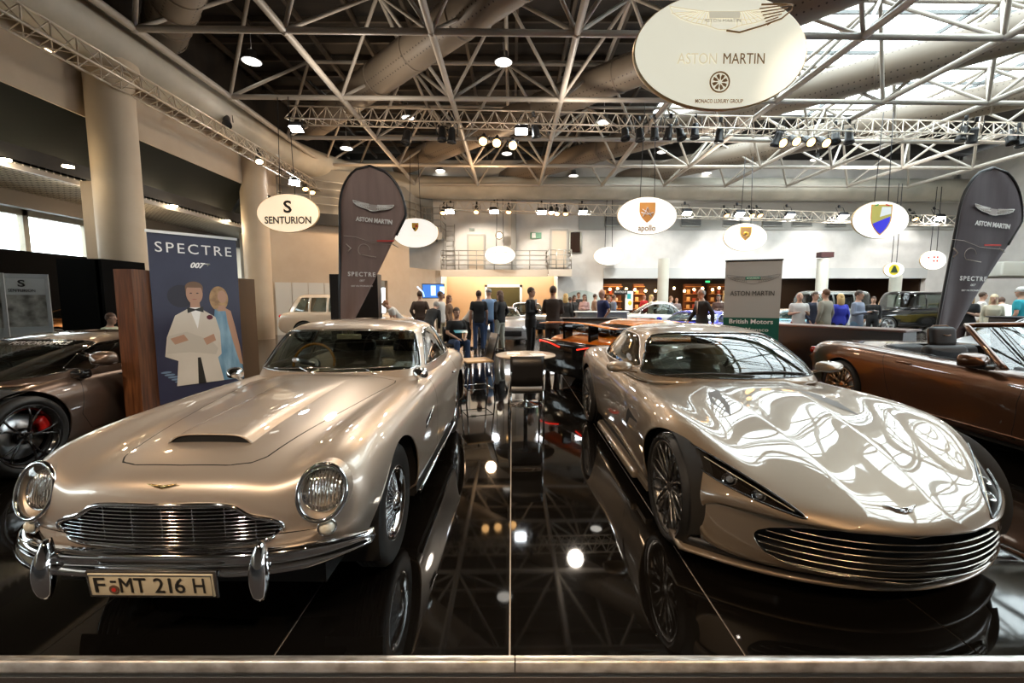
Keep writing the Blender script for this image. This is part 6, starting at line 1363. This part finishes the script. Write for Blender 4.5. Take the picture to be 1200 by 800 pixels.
# tail of the orange car (car-local: nose at -y, tail at +y)
q = MB(); q.rbox((-.93, 3.35, .20), (.93, 3.79, .80), .06); q.build('rear_diffuser', blackgloss, p1)
q = MB(); q.rings([[(x, 3.60+dy, 1.12+dz-.06*abs(x)**2) for dy, dz in ((-.20, -.005), (-.05, .022), (.16, .035), (.18, .02), (0, 0))] for x in np.linspace(-.92, .92, 20)], True, True); q.build('rear_wing', orange, p1)
for s_ in (-1, 1): MB().box((s_*.35-.03, 3.45, .82), (s_*.35+.03, 3.62, 1.11)).build('wing_strut', blackgloss, p1); MB().rbox((-.07, -.2, -.05), (.07, .35, .09), .04, 3, TR((s_*.70, 3.1, .98))).build('engine_cover_fin', blackgloss, p1); MB().tube([(s_*.25, 3.80, .70), (s_*.55, 3.81, .76), (s_*.86, 3.80, .78), (s_*.92, 3.74, .68), (s_*.91, 3.74, .52)], .010, 6).build('tail_light_strip', mat('tail_strip_red', (.8, .02, .01), .3, emit=2.5), p1)
MB().rbox((-.45, 2.2, .93), (.45, 3.3, 1.02), .05).build('engine_cover', blackgloss, p1)
quick_car('estate_car', 'champagne hatchback parked behind the brown feather flag', (-4.55, 16.3, 0), math.radians(90), 4.6, 1.9, 1.72, whit, 'suv', nose=.85, belt=1.05, wb=2.8, wheel=.37)
quick_car('silver_car', 'silver car with an open look front behind the visitors in black', (-.25, 15.2, 0), math.radians(8), 4.4, 1.9, 1.25, slv, 'super', nose=.64, belt=.86, wb=2.6)
quick_car('black_car', 'dark car to the right of the silver one under the balcony', (1.0, 20.0, 0), math.radians(8), 4.5, 1.9, 1.38, blk, 'coupe')
quick_car('blue_car', 'bright blue sports car behind the roof of the modern silver coupe', (4.6, 12.4, 0), math.radians(-45), 4.5, 1.95, 1.20, blu, 'super', nose=.66, belt=.84, wb=2.65, glass=carglass)
quick_car('white_car', 'white car parked behind the bright blue sports car', (8.6, 19.2, 0), math.radians(85), 4.6, 1.9, 1.45, mat('white_car_paint', (.75, .76, .76), .2, coat=1), 'coupe')
quick_car('pale_blue_car', 'pale blue sports car just right of the grey roll-up banner', (9.0, 14.4, 0), math.radians(-50), 4.4, 1.85, 1.15, ltb, 'super', nose=.7, belt=.82)
quick_car('black_van', 'tall black van parked in front of the shops at the right', (16.7, 20.3, 0), math.radians(-90), 4.7, 2.0, 1.9, blk, 'van', 'van', nose=1.0, belt=1.12, wb=3.2, wheel=.38, rimm=steel, y0=.7)
quick_car('grey_van', 'second dark van, half hidden behind the grey banner', (12.1, 19.6, 0), math.radians(-90), 4.4, 2.0, 1.9, mat('grey_van_paint', (.16, .17, .16), .2, coat=1), 'van', 'van', nose=1.0, belt=1.12, wb=3.2, wheel=.38, y0=.7)
quick_car('yellow_van', 'yellow vehicle cut by the right edge behind the crowd', (20.1, 16.6, 0), math.radians(-90), 4.8, 2.0, 2.3, yel, 'van', 'van', nose=1.0, belt=1.2, wb=3.0, wheel=.38, y0=.7)
quick_car('silver_sports_car', 'silver sports car behind the convertible windscreen', (9.3, 7.9, 0), math.radians(-70), 4.4, 1.9, 1.22, slv, 'super', nose=.66, belt=.86)
quick_car('copper_car', 'copper coloured car seen low beside the grey display frame', (-12.45, 11.0, .12), math.radians(0), 4.3, 1.9, 1.2, copper, 'super', nose=.66, belt=.86)
# ------------------------------------------------------------------ visitors
def limb(mb, pts, rad, n=12):
    P = [Vector(p) for p in pts]; mb.tube(P, rad, n)
    for p, r in ((P[0], rad[0]), (P[-1], rad[-1])): mb.ball(tuple(p), r*.99, n)
def blend(mb, name, vox=.016):
    o = mb.build(name, None); md = o.modifiers.new('r', 'REMESH'); md.mode = 'VOXEL'; md.voxel_size = vox; md.use_smooth_shade = True
    m2 = o.modifiers.new('s', 'SMOOTH'); m2.iterations = 4; m2.factor = .5
    bpy.context.view_layer.update(); me = bpy.data.meshes.new_from_object(o.evaluated_get(bpy.context.evaluated_depsgraph_get())); me.name = name
    for p in me.polygons: p.use_smooth = True
    bpy.data.objects.remove(o); return me
J0 = dict(hip=.93, lean=0., armR=[(.17, 0, 1.40), (.235, .03, 1.15), (.235, -.05, .90)], armL=[(-.17, 0, 1.40), (-.235, .03, 1.15), (-.235, -.05, .90)],
          legR=[(.092, 0, .91), (.105, -.015, .49), (.11, .02, .085)], legL=[(-.092, 0, .91), (-.105, -.015, .49), (-.11, .02, .085)])
POSES = {
 'stand': {}, 
 'crossed': dict(armR=[(.17, 0, 1.40), (.225, -.02, 1.16), (-.06, -.20, 1.20)], armL=[(-.17, 0, 1.40), (-.225, -.02, 1.15), (.06, -.17, 1.15)]),
 'pockets': dict(armR=[(.17, 0, 1.40), (.265, .06, 1.17), (.175, -.04, .96)], armL=[(-.17, 0, 1.40), (-.265, .06, 1.17), (-.175, -.04, .96)], legR=[(.092, 0, .91), (.12, -.03, .49), (.15, -.02, .085)]),
 'behind': dict(armR=[(.17, 0, 1.40), (.25, .08, 1.17), (.07, .15, .99)], armL=[(-.17, 0, 1.40), (-.25, .08, 1.17), (-.07, .15, .97)]),
 'phone': dict(armR=[(.17, 0, 1.40), (.23, -.02, 1.15), (.12, -.27, 1.22)], armL=[(-.17, 0, 1.40), (-.23, -.02, 1.15), (-.10, -.27, 1.20)]),
 'lean': dict(lean=.75, armR=[(.17, 0, 1.40), (.22, -.12, 1.20), (.20, -.30, 1.02)], armL=[(-.17, 0, 1.40), (-.22, -.12, 1.20), (-.2, -.30, 1.02)]),
 'walk': dict(lean=.06, legR=[(.092, 0, .91), (.10, -.16, .52), (.10, -.22, .10)], legL=[(-.092, 0, .91), (-.10, .06, .50), (-.10, .30, .14)], armR=[(.17, 0, 1.40), (.235, .12, 1.18), (.24, .12, .94)], armL=[(-.17, 0, 1.40), (-.235, -.06, 1.17), (-.235, -.22, .98)]),
 'sit': dict(hip=.52, sit=1, lean=.12, armR=[(.17, 0, 1.40), (.24, -.06, 1.18), (.10, -.32, 1.10)], armL=[(-.17, 0, 1.40), (-.24, -.06, 1.18), (-.10, -.32, 1.10)],
             legR=[(.09, -.02, .50), (.13, -.42, .53), (.14, -.36, .085)], legL=[(-.09, -.02, .50), (-.13, -.42, .53), (-.14, -.40, .085)])}
PM = {}
def bodymesh(pose, female, sleeves):
    k = (pose, female, sleeves)
    if k in PM: return PM[k]
    J = dict(J0); J.update(POSES[pose]); dz = -.43 if J.get('sit') else 0; piv = Vector((0, 0, .93+dz)); Rl = Matrix.Rotation(J['lean'], 4, 'X')
    def U(p): # upper body joints lean about the hips
        v = Vector(p)+Vector((0, 0, dz)); return tuple(piv+(Rl @ (v-piv)))
    sw = .9 if female else 1.
    T = Matrix.Translation(piv) @ Rl @ Matrix.Translation(-piv+Vector((0, 0, dz)))
    def torso(mb, e, z0, z1):
        prof = [(.84, .155, .105), (.93, .165, .115), (1.02, .148, .105), (1.12, .140, .100), (1.22, .155, .108), (1.33, .172, .115), (1.385, .168, .105), (1.43, .130, .085), (1.465, .088, .068), (1.50, .058, .056)]
        if female: prof = [(z, x*(.94 if z > 1.05 else 1.02)*(.88 if 1.05 < z < 1.2 else 1), y*(1.12 if 1.2 < z < 1.35 else .95)) for z, x, y in prof]
        rings = []
        for z, x, y in prof:
            if z0 <= z <= z1: rings.append([((x+e)*math.copysign(abs(math.cos(a))**.85, math.cos(a)), (y+e)*math.copysign(abs(math.sin(a))**.9, math.sin(a)), z) for a in [2*PI*i/24 for i in range(24)]])
        mb.rings(rings, True, True, T)
    aR = [U((p[0]*sw, p[1], p[2])) for p in J['armR']]; aL = [U((p[0]*sw, p[1], p[2])) for p in J['armL']]
    # body (skin)
    b = MB(); torso(b, 0, .8, 1.6); b.tube([U((0, .005, 1.44)), U((0, -.005, 1.56))], [.058, .052], 14)
    b.ball((0, 0, 0), (.074, .092, .115), 20, Matrix.Translation(U((0, -.015, 1.645)))); b.ball((0, 0, 0), (.058, .065, .06), 16, Matrix.Translation(U((0, -.045, 1.575))))
    hd = Matrix.Translation(U((0, -.015, 1.645)))
    b.tube([(0, -.085, .03), (0, -.112, -.018), (0, -.09, -.03)], [.010, .015, .012], 8, T=hd)
    for s_ in (-1, 1): b.ball((s_*.075, .005, -.01), (.012, .018, .03), 8, hd)
    for A in (aR, aL):
        limb(b, [A[0], tuple(Vector(A[0]).lerp(Vector(A[1]), .5)), A[1]], [.056, .047, .039]); limb(b, [A[1], tuple(Vector(A[1]).lerp(Vector(A[2]), .35)), A[2]], [.039, .038, .026])
        d = (Vector(A[2])-Vector(A[1])).normalized(); s_ = d.cross(Vector((0, 0, 1))); s_ = s_.normalized() if s_.length > .2 else Vector((0, 1, 0)); w = Vector(A[2]); b.tube([w, w+d*.045, w+d*.085], [.026, .036, .032], 10, flat=.55)
        for f_ in range(4): q = w+d*.08+s_*(-.027+.018*f_); b.tube([q, q+d*(.035+.006*(1.5-abs(f_-1.5))), q+d*(.062+.008*(1.5-abs(f_-1.5)))+Vector((0, -.004, -.006))], [.0095, .0088, .007], 6)
        b.tube([w+d*.02-s_*.025, w+d*.05-s_*.045, w+d*.078-s_*.048], [.012, .010, .008], 6)
    for Lg in (J['legR'], J['legL']):
        limb(b, [Lg[0], tuple(Vector(Lg[0]).lerp(Vector(Lg[1]), .45)), Lg[1]], [.088, .076, .054]); limb(b, [Lg[1], tuple(Vector(Lg[1]).lerp(Vector(Lg[2]), .35)), Lg[2]], [.054, .053, .036])
    body = blend(b, 'body', .015)
    # top garment
    c = MB(); torso(c, .014, .8 if sleeves != 'jacket' else .8, 1.47)
    if sleeves == 'jacket': c.rings([[((.185)*math.cos(a), .135*math.sin(a), z) for a in [2*PI*i/24 for i in range(24)]] for z in ((.76, .86, .98) if not J.get('sit') else (.88, .92, .98))], True, True, T)
    for A in (aR, aL):
        if sleeves == 'short': limb(c, [A[0], tuple(Vector(A[0]).lerp(Vector(A[1]), .62))], [.070, .060])
        elif sleeves != 'none': limb(c, [A[0], A[1]], [.066, .052]); limb(c, [A[1], tuple(Vector(A[1]).lerp(Vector(A[2]), .93))], [.054, .040])
    top = blend(c, 'top', .017)
    c = MB()
    prof = [(.80, .165, .115), (.90, .172, .122), (1.0, .158, .114)]
    c.rings([[(x*math.cos(a), y*math.sin(a), z+dz) for a in [2*PI*i/24 for i in range(24)]] for z, x, y in prof], True, True)
    for Lg in (J['legR'], J['legL']):
        L2 = [Vector(q) for q in Lg]; limb(c, [Lg[0], tuple(L2[0].lerp(L2[1], .5)), Lg[1]], [.100, .087, .070]); limb(c, [Lg[1], tuple(L2[1].lerp(L2[2], .96))], [.070, .058])
    tro = blend(c, 'trousers', .018)
    c = MB()
    for Lg in (J['legR'], J['legL']):
        x, y, z = Lg[2]; z -= .085; c.rbox((x-.048, y-.19, z), (x+.048, y+.07, z+.075), .035, 4); c.rbox((x-.038, y-.03, z+.03), (x+.038, y+.06, z+.13), .03, 3)
    sho = c.build('shoes'); shm = sho.data; bpy.data.objects.remove(sho)
    def hair(kind):
        h = MB(); 
        if kind == 'short': h.ball((0, .012, .030), (.084, .098, .105), 18, hd); zc = -.02
        elif kind == 'long': h.ball((0, .014, .030), (.090, .102, .108), 18, hd); h.rings([[(.088*math.cos(a)*w, .05+.065*math.sin(a)*w, z) for a in [2*PI*i/18 for i in range(18)]] for z, w in ((.05, .9), (-.05, 1.05), (-.14, 1.1), (-.22, .85), (-.25, .3))], True, True, hd)
        elif kind == 'cap': h.ball((0, .0, .045), (.086, .10, .085), 18, hd); h.rbox((-.06, -.17, .045), (.06, -.06, .06), .02, 3, hd)
        elif kind == 'thin': h.rings([[(.080*math.cos(a)*w, .02+.088*math.sin(a)*w, z) for a in [PI*-.12+PI*1.24*i/18 for i in range(19)]] for z, w in ((-.03, .95), (.0, 1.0), (.04, 1.0), (.06, .95))], False, False, hd)
        o = h.build('hair'); me = o.data; bpy.data.objects.remove(o)
        if kind in ('short', 'long'): # keep the face clear
            bm = bmesh.new(); bm.from_mesh(me); inv = hd.inverted()
            bmesh.ops.delete(bm, geom=[f for f in bm.faces if (lambda q: q.y < -.035 and q.z < .055)(inv @ f.calc_center_median()) or (kind == 'short' and (inv @ f.calc_center_median()).z < -.05)], context='FACES'); bm.to_mesh(me); bm.free()
        return me
    e = MB()
    for s_ in (-1, 1): e.ball((s_*.030, -.088, .005), (.012, .008, .006), 8, hd); e.tube([(s_*.045, -.083, .024), (s_*.018, -.090, .027)], .004, 5, T=hd)
    e.tube([(-.02, -.094, -.062), (0, -.098, -.060), (.02, -.094, -.062)], .0045, 5, T=hd); eo = e.build('face'); em = eo.data; bpy.data.objects.remove(eo)
    r = dict(body=body, top=top, trousers=tro, shoes=shm, hair=hair, face=em, hd=hd, T=T, J=J, hc={}, hands=(aR[2], aL[2])); PM[k] = r; return r
def person(label, px, D, rz, h=1.75, pose='stand', top=(.02, .02, .025), sleeves='long', trousers=(.02, .02, .03), hair='short', hcol=(.03, .018, .01), skin=(.50, .29, .20), female=False, shirt=False, tie=None, z=None, xy=None, extra=None, group=None):
    if xy is None: r = ray(px, 350); xy = (r[0]*D, r[1]*D)
    z = (0 if xy[1] < 9.6 else -.004) if z is None else z
    t = thing('person', label, 'person', (xy[0], xy[1], z), rz, group); s = h/1.755; t.scale = (s, s, s); B = bodymesh(pose, female, sleeves)
    def part(n, me, m):
        o = bpy.data.objects.new(n, me.copy() if not me.materials else me); me2 = me.copy(); me2.materials.clear(); me2.materials.append(m); o.data = me2; COL.objects.link(o); o.parent = t; return o
    def cm(n, c, r=.8): return mat('%s_%d_%d_%d' % (n, c[0]*99, c[1]*99, c[2]*99), c, r)
    part('body', B['body'], cm('skin', skin, .55)); part('jacket' if sleeves == 'jacket' else 'top', B['top'], cm('cloth', top)); part('trousers', B['trousers'], cm('cloth', trousers)); part('shoes', B['shoes'], cm('leather', (.02, .015, .012), .4))
    if hair:
        if hair not in B['hc']: B['hc'][hair] = B['hair'](hair)
        part('hair', B['hc'][hair], cm('hair', hcol, .6))
    part('face', B['face'], cm('face', (.12, .05, .04), .6))
    if shirt:
        q = MB(); q.poly([(-.05, 1.47), (.05, 1.47), (.0, 1.15)], .02, B['T'] @ Matrix.Translation((0, -.148, 0))); q.build('shirt_front', cm('cloth', (.7, .7, .7)), t)
        q = MB(); q.poly([(-.012, 1.46), (.012, 1.46), (.018, 1.2), (0, 1.16), (-.018, 1.2)], .01, B['T'] @ Matrix.Translation((0, -.156, 0))); q.build('tie', cm('cloth', tie or (.05, .02, .03)), t)
    if extra == 'orange_box':
        a, b_ = Vector(B['hands'][0]), Vector(B['hands'][1]); c = (a+b_)/2; o = MB().rbox((-.2, -.15, -.14), (.2, .1, .14), .03).build('carried_bag', cm('cloth', (.75, .22, .02))); o.parent = t; o.location = c+Vector((0, -.1, -.05))
    if extra == 'camera':
        a, b_ = Vector(B['hands'][0]), Vector(B['hands'][1]); c = (a+b_)/2; o = MB().rbox((-.07, -.04, -.05), (.07, .04, .05), .015).cyl((0, -.04, 0), .035, -.10, 14, 'Y').build('camera', black); o.parent = t; o.location = c+Vector((0, -.06, .0))
    return t
d_ = math.radians
NAVY, BLK, CHAR, WHT, KHA, JEAN, GRY = (.012, .02, .09), (.008, .008, .009), (.025, .022, .020), (.62, .60, .56), (.34, .28, .18), (.03, .06, .14), (.20, .21, .23)
BLD, GREYH, BRN = (.55, .36, .14), (.35, .33, .30), (.06, .03, .015)
person('man in black suit with folded arms standing left of the pair in the aisle', 622, 11.4, d_(65), 1.84, 'crossed', BLK, 'jacket', BLK, hcol=BRN, shirt=True)
person('man in dark brown suit seen from behind, taller of the pair in the aisle', 648, 10.9, d_(175), 1.86, 'crossed', (.04, .025, .018), 'jacket', (.02, .014, .012), hcol=BRN)
person('worker with orange bag leaning over the champagne hatchback in a white shirt', 470, 13.2, d_(-60), 1.70, 'lean', WHT, 'short', (.4, .12, .02), hcol=(.25, .10, .04), extra='orange_box')
person('man in dark brown jacket seen from behind under the television', 492, 13.4, d_(190), 1.78, 'pockets', (.045, .026, .018), 'jacket', CHAR, hcol=BRN)
person('grey haired man in black jacket seen from behind, lower of the group', 501, 11.7, d_(160), 1.66, 'lean', BLK, 'jacket', CHAR, hcol=GREYH)
person('man in white shirt and khaki trousers beneath the television', 516, 13.0, d_(70), 1.76, 'pockets', WHT, 'long', KHA, hcol=BRN)
person('person in brown top half hidden behind the white shirted man', 526, 14.6, d_(80), 1.66, 'stand', (.16, .09, .05), 'long', BLK, hcol=(.14, .06, .03), hair='long', female=True)
person('seated man in black t-shirt and jeans holding a blue magazine', 533, 10.4, d_(30), 1.78, 'sit', BLK, 'short', JEAN, hcol=BRN)
person('person in white t-shirt bending beside the silver car', 547, 13.4, d_(60), 1.70, 'lean', WHT, 'short', CHAR, hcol=(.3, .2, .14))
person('man in black t-shirt and jeans seen from behind near the silver car', 561, 12.6, d_(185), 1.78, 'stand', BLK, 'short', JEAN, hcol=BRN)
person('man in light blue shirt and grey cap bending to the silver car', 573, 13.6, d_(200), 1.86, 'pockets', (.16, .26, .42), 'long', JEAN, hair='cap', hcol=(.25, .25, .25))
person('person in black hooded top and pale trousers by the silver car', 586, 12.7, d_(230), 1.78, 'pockets', BLK, 'long', (.42, .42, .36), hcol=(.10, .05, .03), hair='long')
person('blonde woman in dark clothes behind the brown suited man', 663, 15.0, d_(160), 1.72, 'stand', CHAR, 'long', CHAR, hair='long', hcol=BLD, female=True)
for k, (px, D, h, c, r, hc, hr, l) in enumerate(((668, 18.5, 1.62, BLK, 150, BRN, 'short', 'short dark dressed visitor nearest the brown suited man'), (673, 19.5, 1.70, CHAR, 40, BRN, 'long', 'dark haired visitor in charcoal in the far crowd'), (678, 21, 1.85, CHAR, 20, BRN, 'short', 'tallest dark dressed man in the far crowd'),
        (685, 17.5, 1.72, (.55, .35, .33), -30, (.10, .05, .03), 'long', 'woman in pale pink top with folded arms in the far crowd'), (697, 20, 1.76, (.3, .2, .15), 100, BRN, 'short', 'visitor in brown partly hidden by the navy shirted man'),
        (713, 17, 1.66, BLK, 60, (.2, .12, .06), 'short', 'visitor in black standing right of the navy shirted man'), (719, 18.2, 1.72, (.16, .20, .28), 100, (.15, .08, .04), 'short', 'visitor in grey blue shirt right of the navy shirted man'))):
    person(l, px, D, d_(r), h, 'crossed' if 'folded' in l else 'stand', c, 'long', BLK if 'pink' not in l else (.3, .1, .02), hair=hr, hcol=hc, female=hr == 'long')
person('big bald man in navy t-shirt standing beside the orange car', 706, 12.6, d_(-70), 1.82, 'pockets', NAVY, 'short', (.015, .02, .05), hair=None)
person('shop visitor in a red top left of the white pillar', 755, 24, d_(20), 1.75, 'stand', (.5, .02, .02), 'long', BLK, hcol=(.3, .1, .05))
person('blonde visitor in white top left of the white pillar', 763, 19, d_(80), 1.72, 'phone', WHT, 'long', CHAR, hair='long', hcol=BLD, female=True)
person('visitor in grey shirt right of the white pillar', 786, 20, d_(60), 1.66, 'stand', GRY, 'long', CHAR, hcol=(.2, .1, .05)); person('small visitor with reddish hair right of the white pillar', 793, 22, d_(-10), 1.58, 'stand', (.25, .2, .2), 'long', CHAR, hcol=(.3, .12, .05))
person('bald man in black suit walking in front of the blue car', 824, 10.9, d_(-80), 1.80, 'walk', BLK, 'jacket', BLK, hair='thin', hcol=GREYH, shirt=True)
person('dark haired woman in brown with crossed arms beside the grey banner', 842, 16.3, d_(-15), 1.70, 'crossed', (.10, .05, .035), 'long', (.45, .42, .38), hair='long', hcol=(.02, .012, .01), female=True)
person('blonde visitor in white partly hidden by the grey banner', 850, 17.4, d_(120), 1.76, 'stand', WHT, 'long', (.2, .45, .55), hair='long', hcol=BLD, female=True)
person('man in white shirt with red sleeves beside the pale blue car', 937, 12.0, d_(-20), 1.72, 'phone', (.60, .58, .56), 'short', (.2, .03, .03), hair='thin', hcol=GREYH)
person('man in dark jacket and striped tie facing the camera', 955, 12.4, d_(5), 1.74, 'pockets', (.02, .025, .05), 'jacket', JEAN, hcol=BRN, shirt=True, tie=(.3, .05, .06))
person('man in khaki shirt and trousers seen from behind', 968, 11.8, d_(200), 1.80, 'stand', (.27, .24, .19), 'long', KHA, hcol=(.12, .05, .02))
person('blonde woman in a blue and black striped dress', 985, 12.2, d_(170), 1.68, 'stand', (.03, .04, .40), 'long', BLK, hair='long', hcol=BLD, female=True)
person('man in grey blue cardigan and jeans holding a camera', 1006, 11.6, d_(25), 1.76, 'phone', (.22, .25, .33), 'long', (.14, .26, .40), hcol=(.05, .03, .02), extra='camera')
person('visitor in dark clothes reflected light beside the black van', 1024, 15.5, d_(-40), 1.62, 'stand', BLK, 'long', BLK, hcol=BRN)
person('fair haired woman in black top right of the right feather flag', 1136, 11.2, d_(-70), 1.72, 'phone', BLK, 'short', (.05, .03, .03), hair='long', hcol=(.45, .26, .10), female=True)
person('man in white shirt right of the right feather flag', 1151, 13.8, d_(60), 1.76, 'phone', WHT, 'long', KHA, hcol=BRN)
person('woman in cream top with pale hair in the right crowd', 1165, 11.9, d_(-40), 1.66, 'stand', (.5, .45, .34), 'long', KHA, hair='long', hcol=(.6, .48, .30), female=True)
person('large man in white shirt and pale trousers seen from behind at the right', 1183, 12.6, d_(150), 1.80, 'lean', (.68, .67, .64), 'long', (.45, .42, .30), hcol=(.10, .05, .03))
person('visitor with white cap in a turquoise shirt at the right edge', 1197, 10.9, d_(200), 1.84, 'stand', (.02, .35, .42), 'short', CHAR, hair='cap', hcol=(.7, .7, .68))
person('seated visitor in a pale shirt in front of the black partition', 122, 8.9, d_(100), 1.66, 'sit', (.42, .45, .33), 'short', JEAN, hcol=(.10, .05, .025))
# ------------------------------------------------------------------ furniture between the cars
seatm = mat('beech_seat', (.55, .38, .20), .4)
def tub_chair(label, loc, rz, kind):
    t = thing('chair', label, 'chair', loc, rz)
    if kind == 'black':
        MB().rbox((-.21, -.21, .43), (.21, .21, .49), .025, 4).build('seat', black, t)
        q = MB(); q.rings([[(-.20+.40*k/10, .20+.05*v+.03*math.sin(PI*k/10), .52+.36*v) for k in range(11)] for v in (0, .33, .66, 1)], False); o = q.build('backrest', black, t); md = o.modifiers.new('t', 'SOLIDIFY'); md.thickness = .025
        for sx in (-1, 1):
            MB().tube([(sx*.19, .20, .46), (sx*.20, .25, .0)], .012, 8).build('leg', chrome, t); MB().tube([(sx*.19, -.19, .46), (sx*.20, -.22, .0)], .012, 8).build('leg', chrome, t)
            MB().tube([(sx*.19, .20, .46), (sx*.19, .22, .70)], .010, 8).build('back_support', chrome, t)
    else:
        MB().rbox((-.21, -.21, .60), (.21, .21, .63), .012, 3).build('seat', seatm, t)
        q = MB(); q.rings([[(-.20+.40*k/10, .20+.10*v+.02*math.sin(PI*k/10), .64+.38*v) for k in range(11)] for v in (0, .5, 1)], False); o = q.build('backrest', black, t); md = o.modifiers.new('t', 'SOLIDIFY'); md.thickness = .02
        for sx in (-1, 1):
            for sy in (-1, 1): MB().tube([(sx*.17, sy*.17, .60), (sx*.22, sy*.22, 0)], .011, 8).build('leg', chrome, t)
        MB().tube([(.2, .2, .2), (.2, -.2, .2), (-.2, -.2, .2), (-.2, .2, .2)], .008, 6, closed=True).build('foot_ring', chrome, t)
    return t
def round_table(label, loc, r, h):
    t = thing('round_table', label, 'table', loc)
    MB().lathe([(.001, h), (r-.01, h), (r, h-.008), (r, h-.02), (r-.02, h-.028), (.001, h-.028)], 48).build('tabletop', mat('table_cream', (.55, .45, .34), .25), t)
    MB().lathe([(.030, .03), (.030, h-.03), (.09, h-.028)], 20).build('column', chrome, t)
    MB().lathe([(.03, .06), (.05, .035), (.25, .012), (.27, .0), (.001, 0)], 36).build('base', chrome, t); return t
tub_chair('black chair with chrome legs seen from behind in front of the round table', (.165, 5.28, 0), d_(183+0), 'black').rotation_euler = (0, 0, d_(3+180))
tub_chair('high chair with pale wooden seat and black back beside the silver classic car', (-.54, 6.6, 0), d_(-70), 'high')
tub_chair('second black chair under the seated man in the black t-shirt', (-1.38, 10.33, 0), d_(30), 'black')
tub_chair('plain black chair under the visitor by the black partition', (-8.34, 8.8, 0), d_(100), 'black')
round_table('round cream topped bistro table with a chrome column between the silver cars', (.20, 6.35, 0), .44, .74)
round_table('second round table behind the seated man', (-1.95, 9.9, 0), .36, .74)
for x, y, l in ((.38, 6.28, 'sheet of white paper lying on the right of the round table'), (.02, 6.42, 'sheet of white paper lying on the left of the round table')): o = MB().box((-.10, -.14, 0), (.10, .14, .004)).build('paper_sheet', white); o.location = (x, y, .741); o.rotation_euler = (0, 0, .4*x); tag(o, l, 'paper')
o = MB().rbox((-.15, -.11, 0), (.15, .11, .012), .005).build('magazine', mat('magazine_blue', (.05, .30, .42), .3)); r = at(540, 381, 10.1); o.location = (-1.17, 9.93, .80); o.rotation_euler = (.2, 0, .3); tag(o, 'blue magazine held by the seated man in black', 'magazine')
for k, (px, D, rz) in enumerate(((672, 9.6, 10), (684, 9.8, -5))):
    p = at(px, 372, D); o = MB().rbox((-.30, -.02, .55), (.30, .03, .98), .02).build('screen_panel', darkmetal); q = MB(); o.location = (p.x, 10.4, 0)
    bpy.data.objects.remove(o)
t = thing('reception_counter', 'low dark grey counter between the brown suited man and the navy shirted man', 'counter', (2.05, 11.3, 0)); MB().rbox((-.75, -.25, 0), (.75, .25, 1.02), .02).build('counter_body', mat('counter_grey', (.10, .10, .095), .5), t); MB().rbox((-.78, -.28, 1.02), (.78, .28, 1.06), .01).build('counter_top', darkmetal, t)
t = thing('reception_counter', 'grey counter behind the roof of the modern silver coupe', 'counter', (2.9, 14.2, 0)); MB().rbox((-.8, -.25, 0), (.8, .25, 1.10), .02).build('counter_body', mat('counter_grey2', (.22, .22, .22), .5), t); MB().rbox((-.85, -.28, 1.10), (.85, .28, 1.15), .01).build('counter_top', white, t)
t = thing('stage_platform', 'low grey display platform behind the bistro table', 'platform', (.4, 12.7, 0)); MB().box((-3.2, -1.0, 0), (2.4, 2.6, .0)).rbox((-3.2, -.2, -.004), (2.0, 3.6, .10), .01).build('platform_deck', mat('platform_grey', (.22, .21, .20), .4), t)
bpy.data.objects.remove(t.children[0]); bpy.data.objects.remove(t)
t = thing('bar_stand', 'black bar stand with bottles beside the white shirted crowd', 'stand', (12.1, 10.4, 0)); MB().rbox((-.40, -.3, 0), (.40, .3, 1.10), .02).build('stand_body', black, t); MB().rbox((-.44, -.34, 1.10), (.44, .34, 1.13), .01).build('stand_top', darkmetal, t)
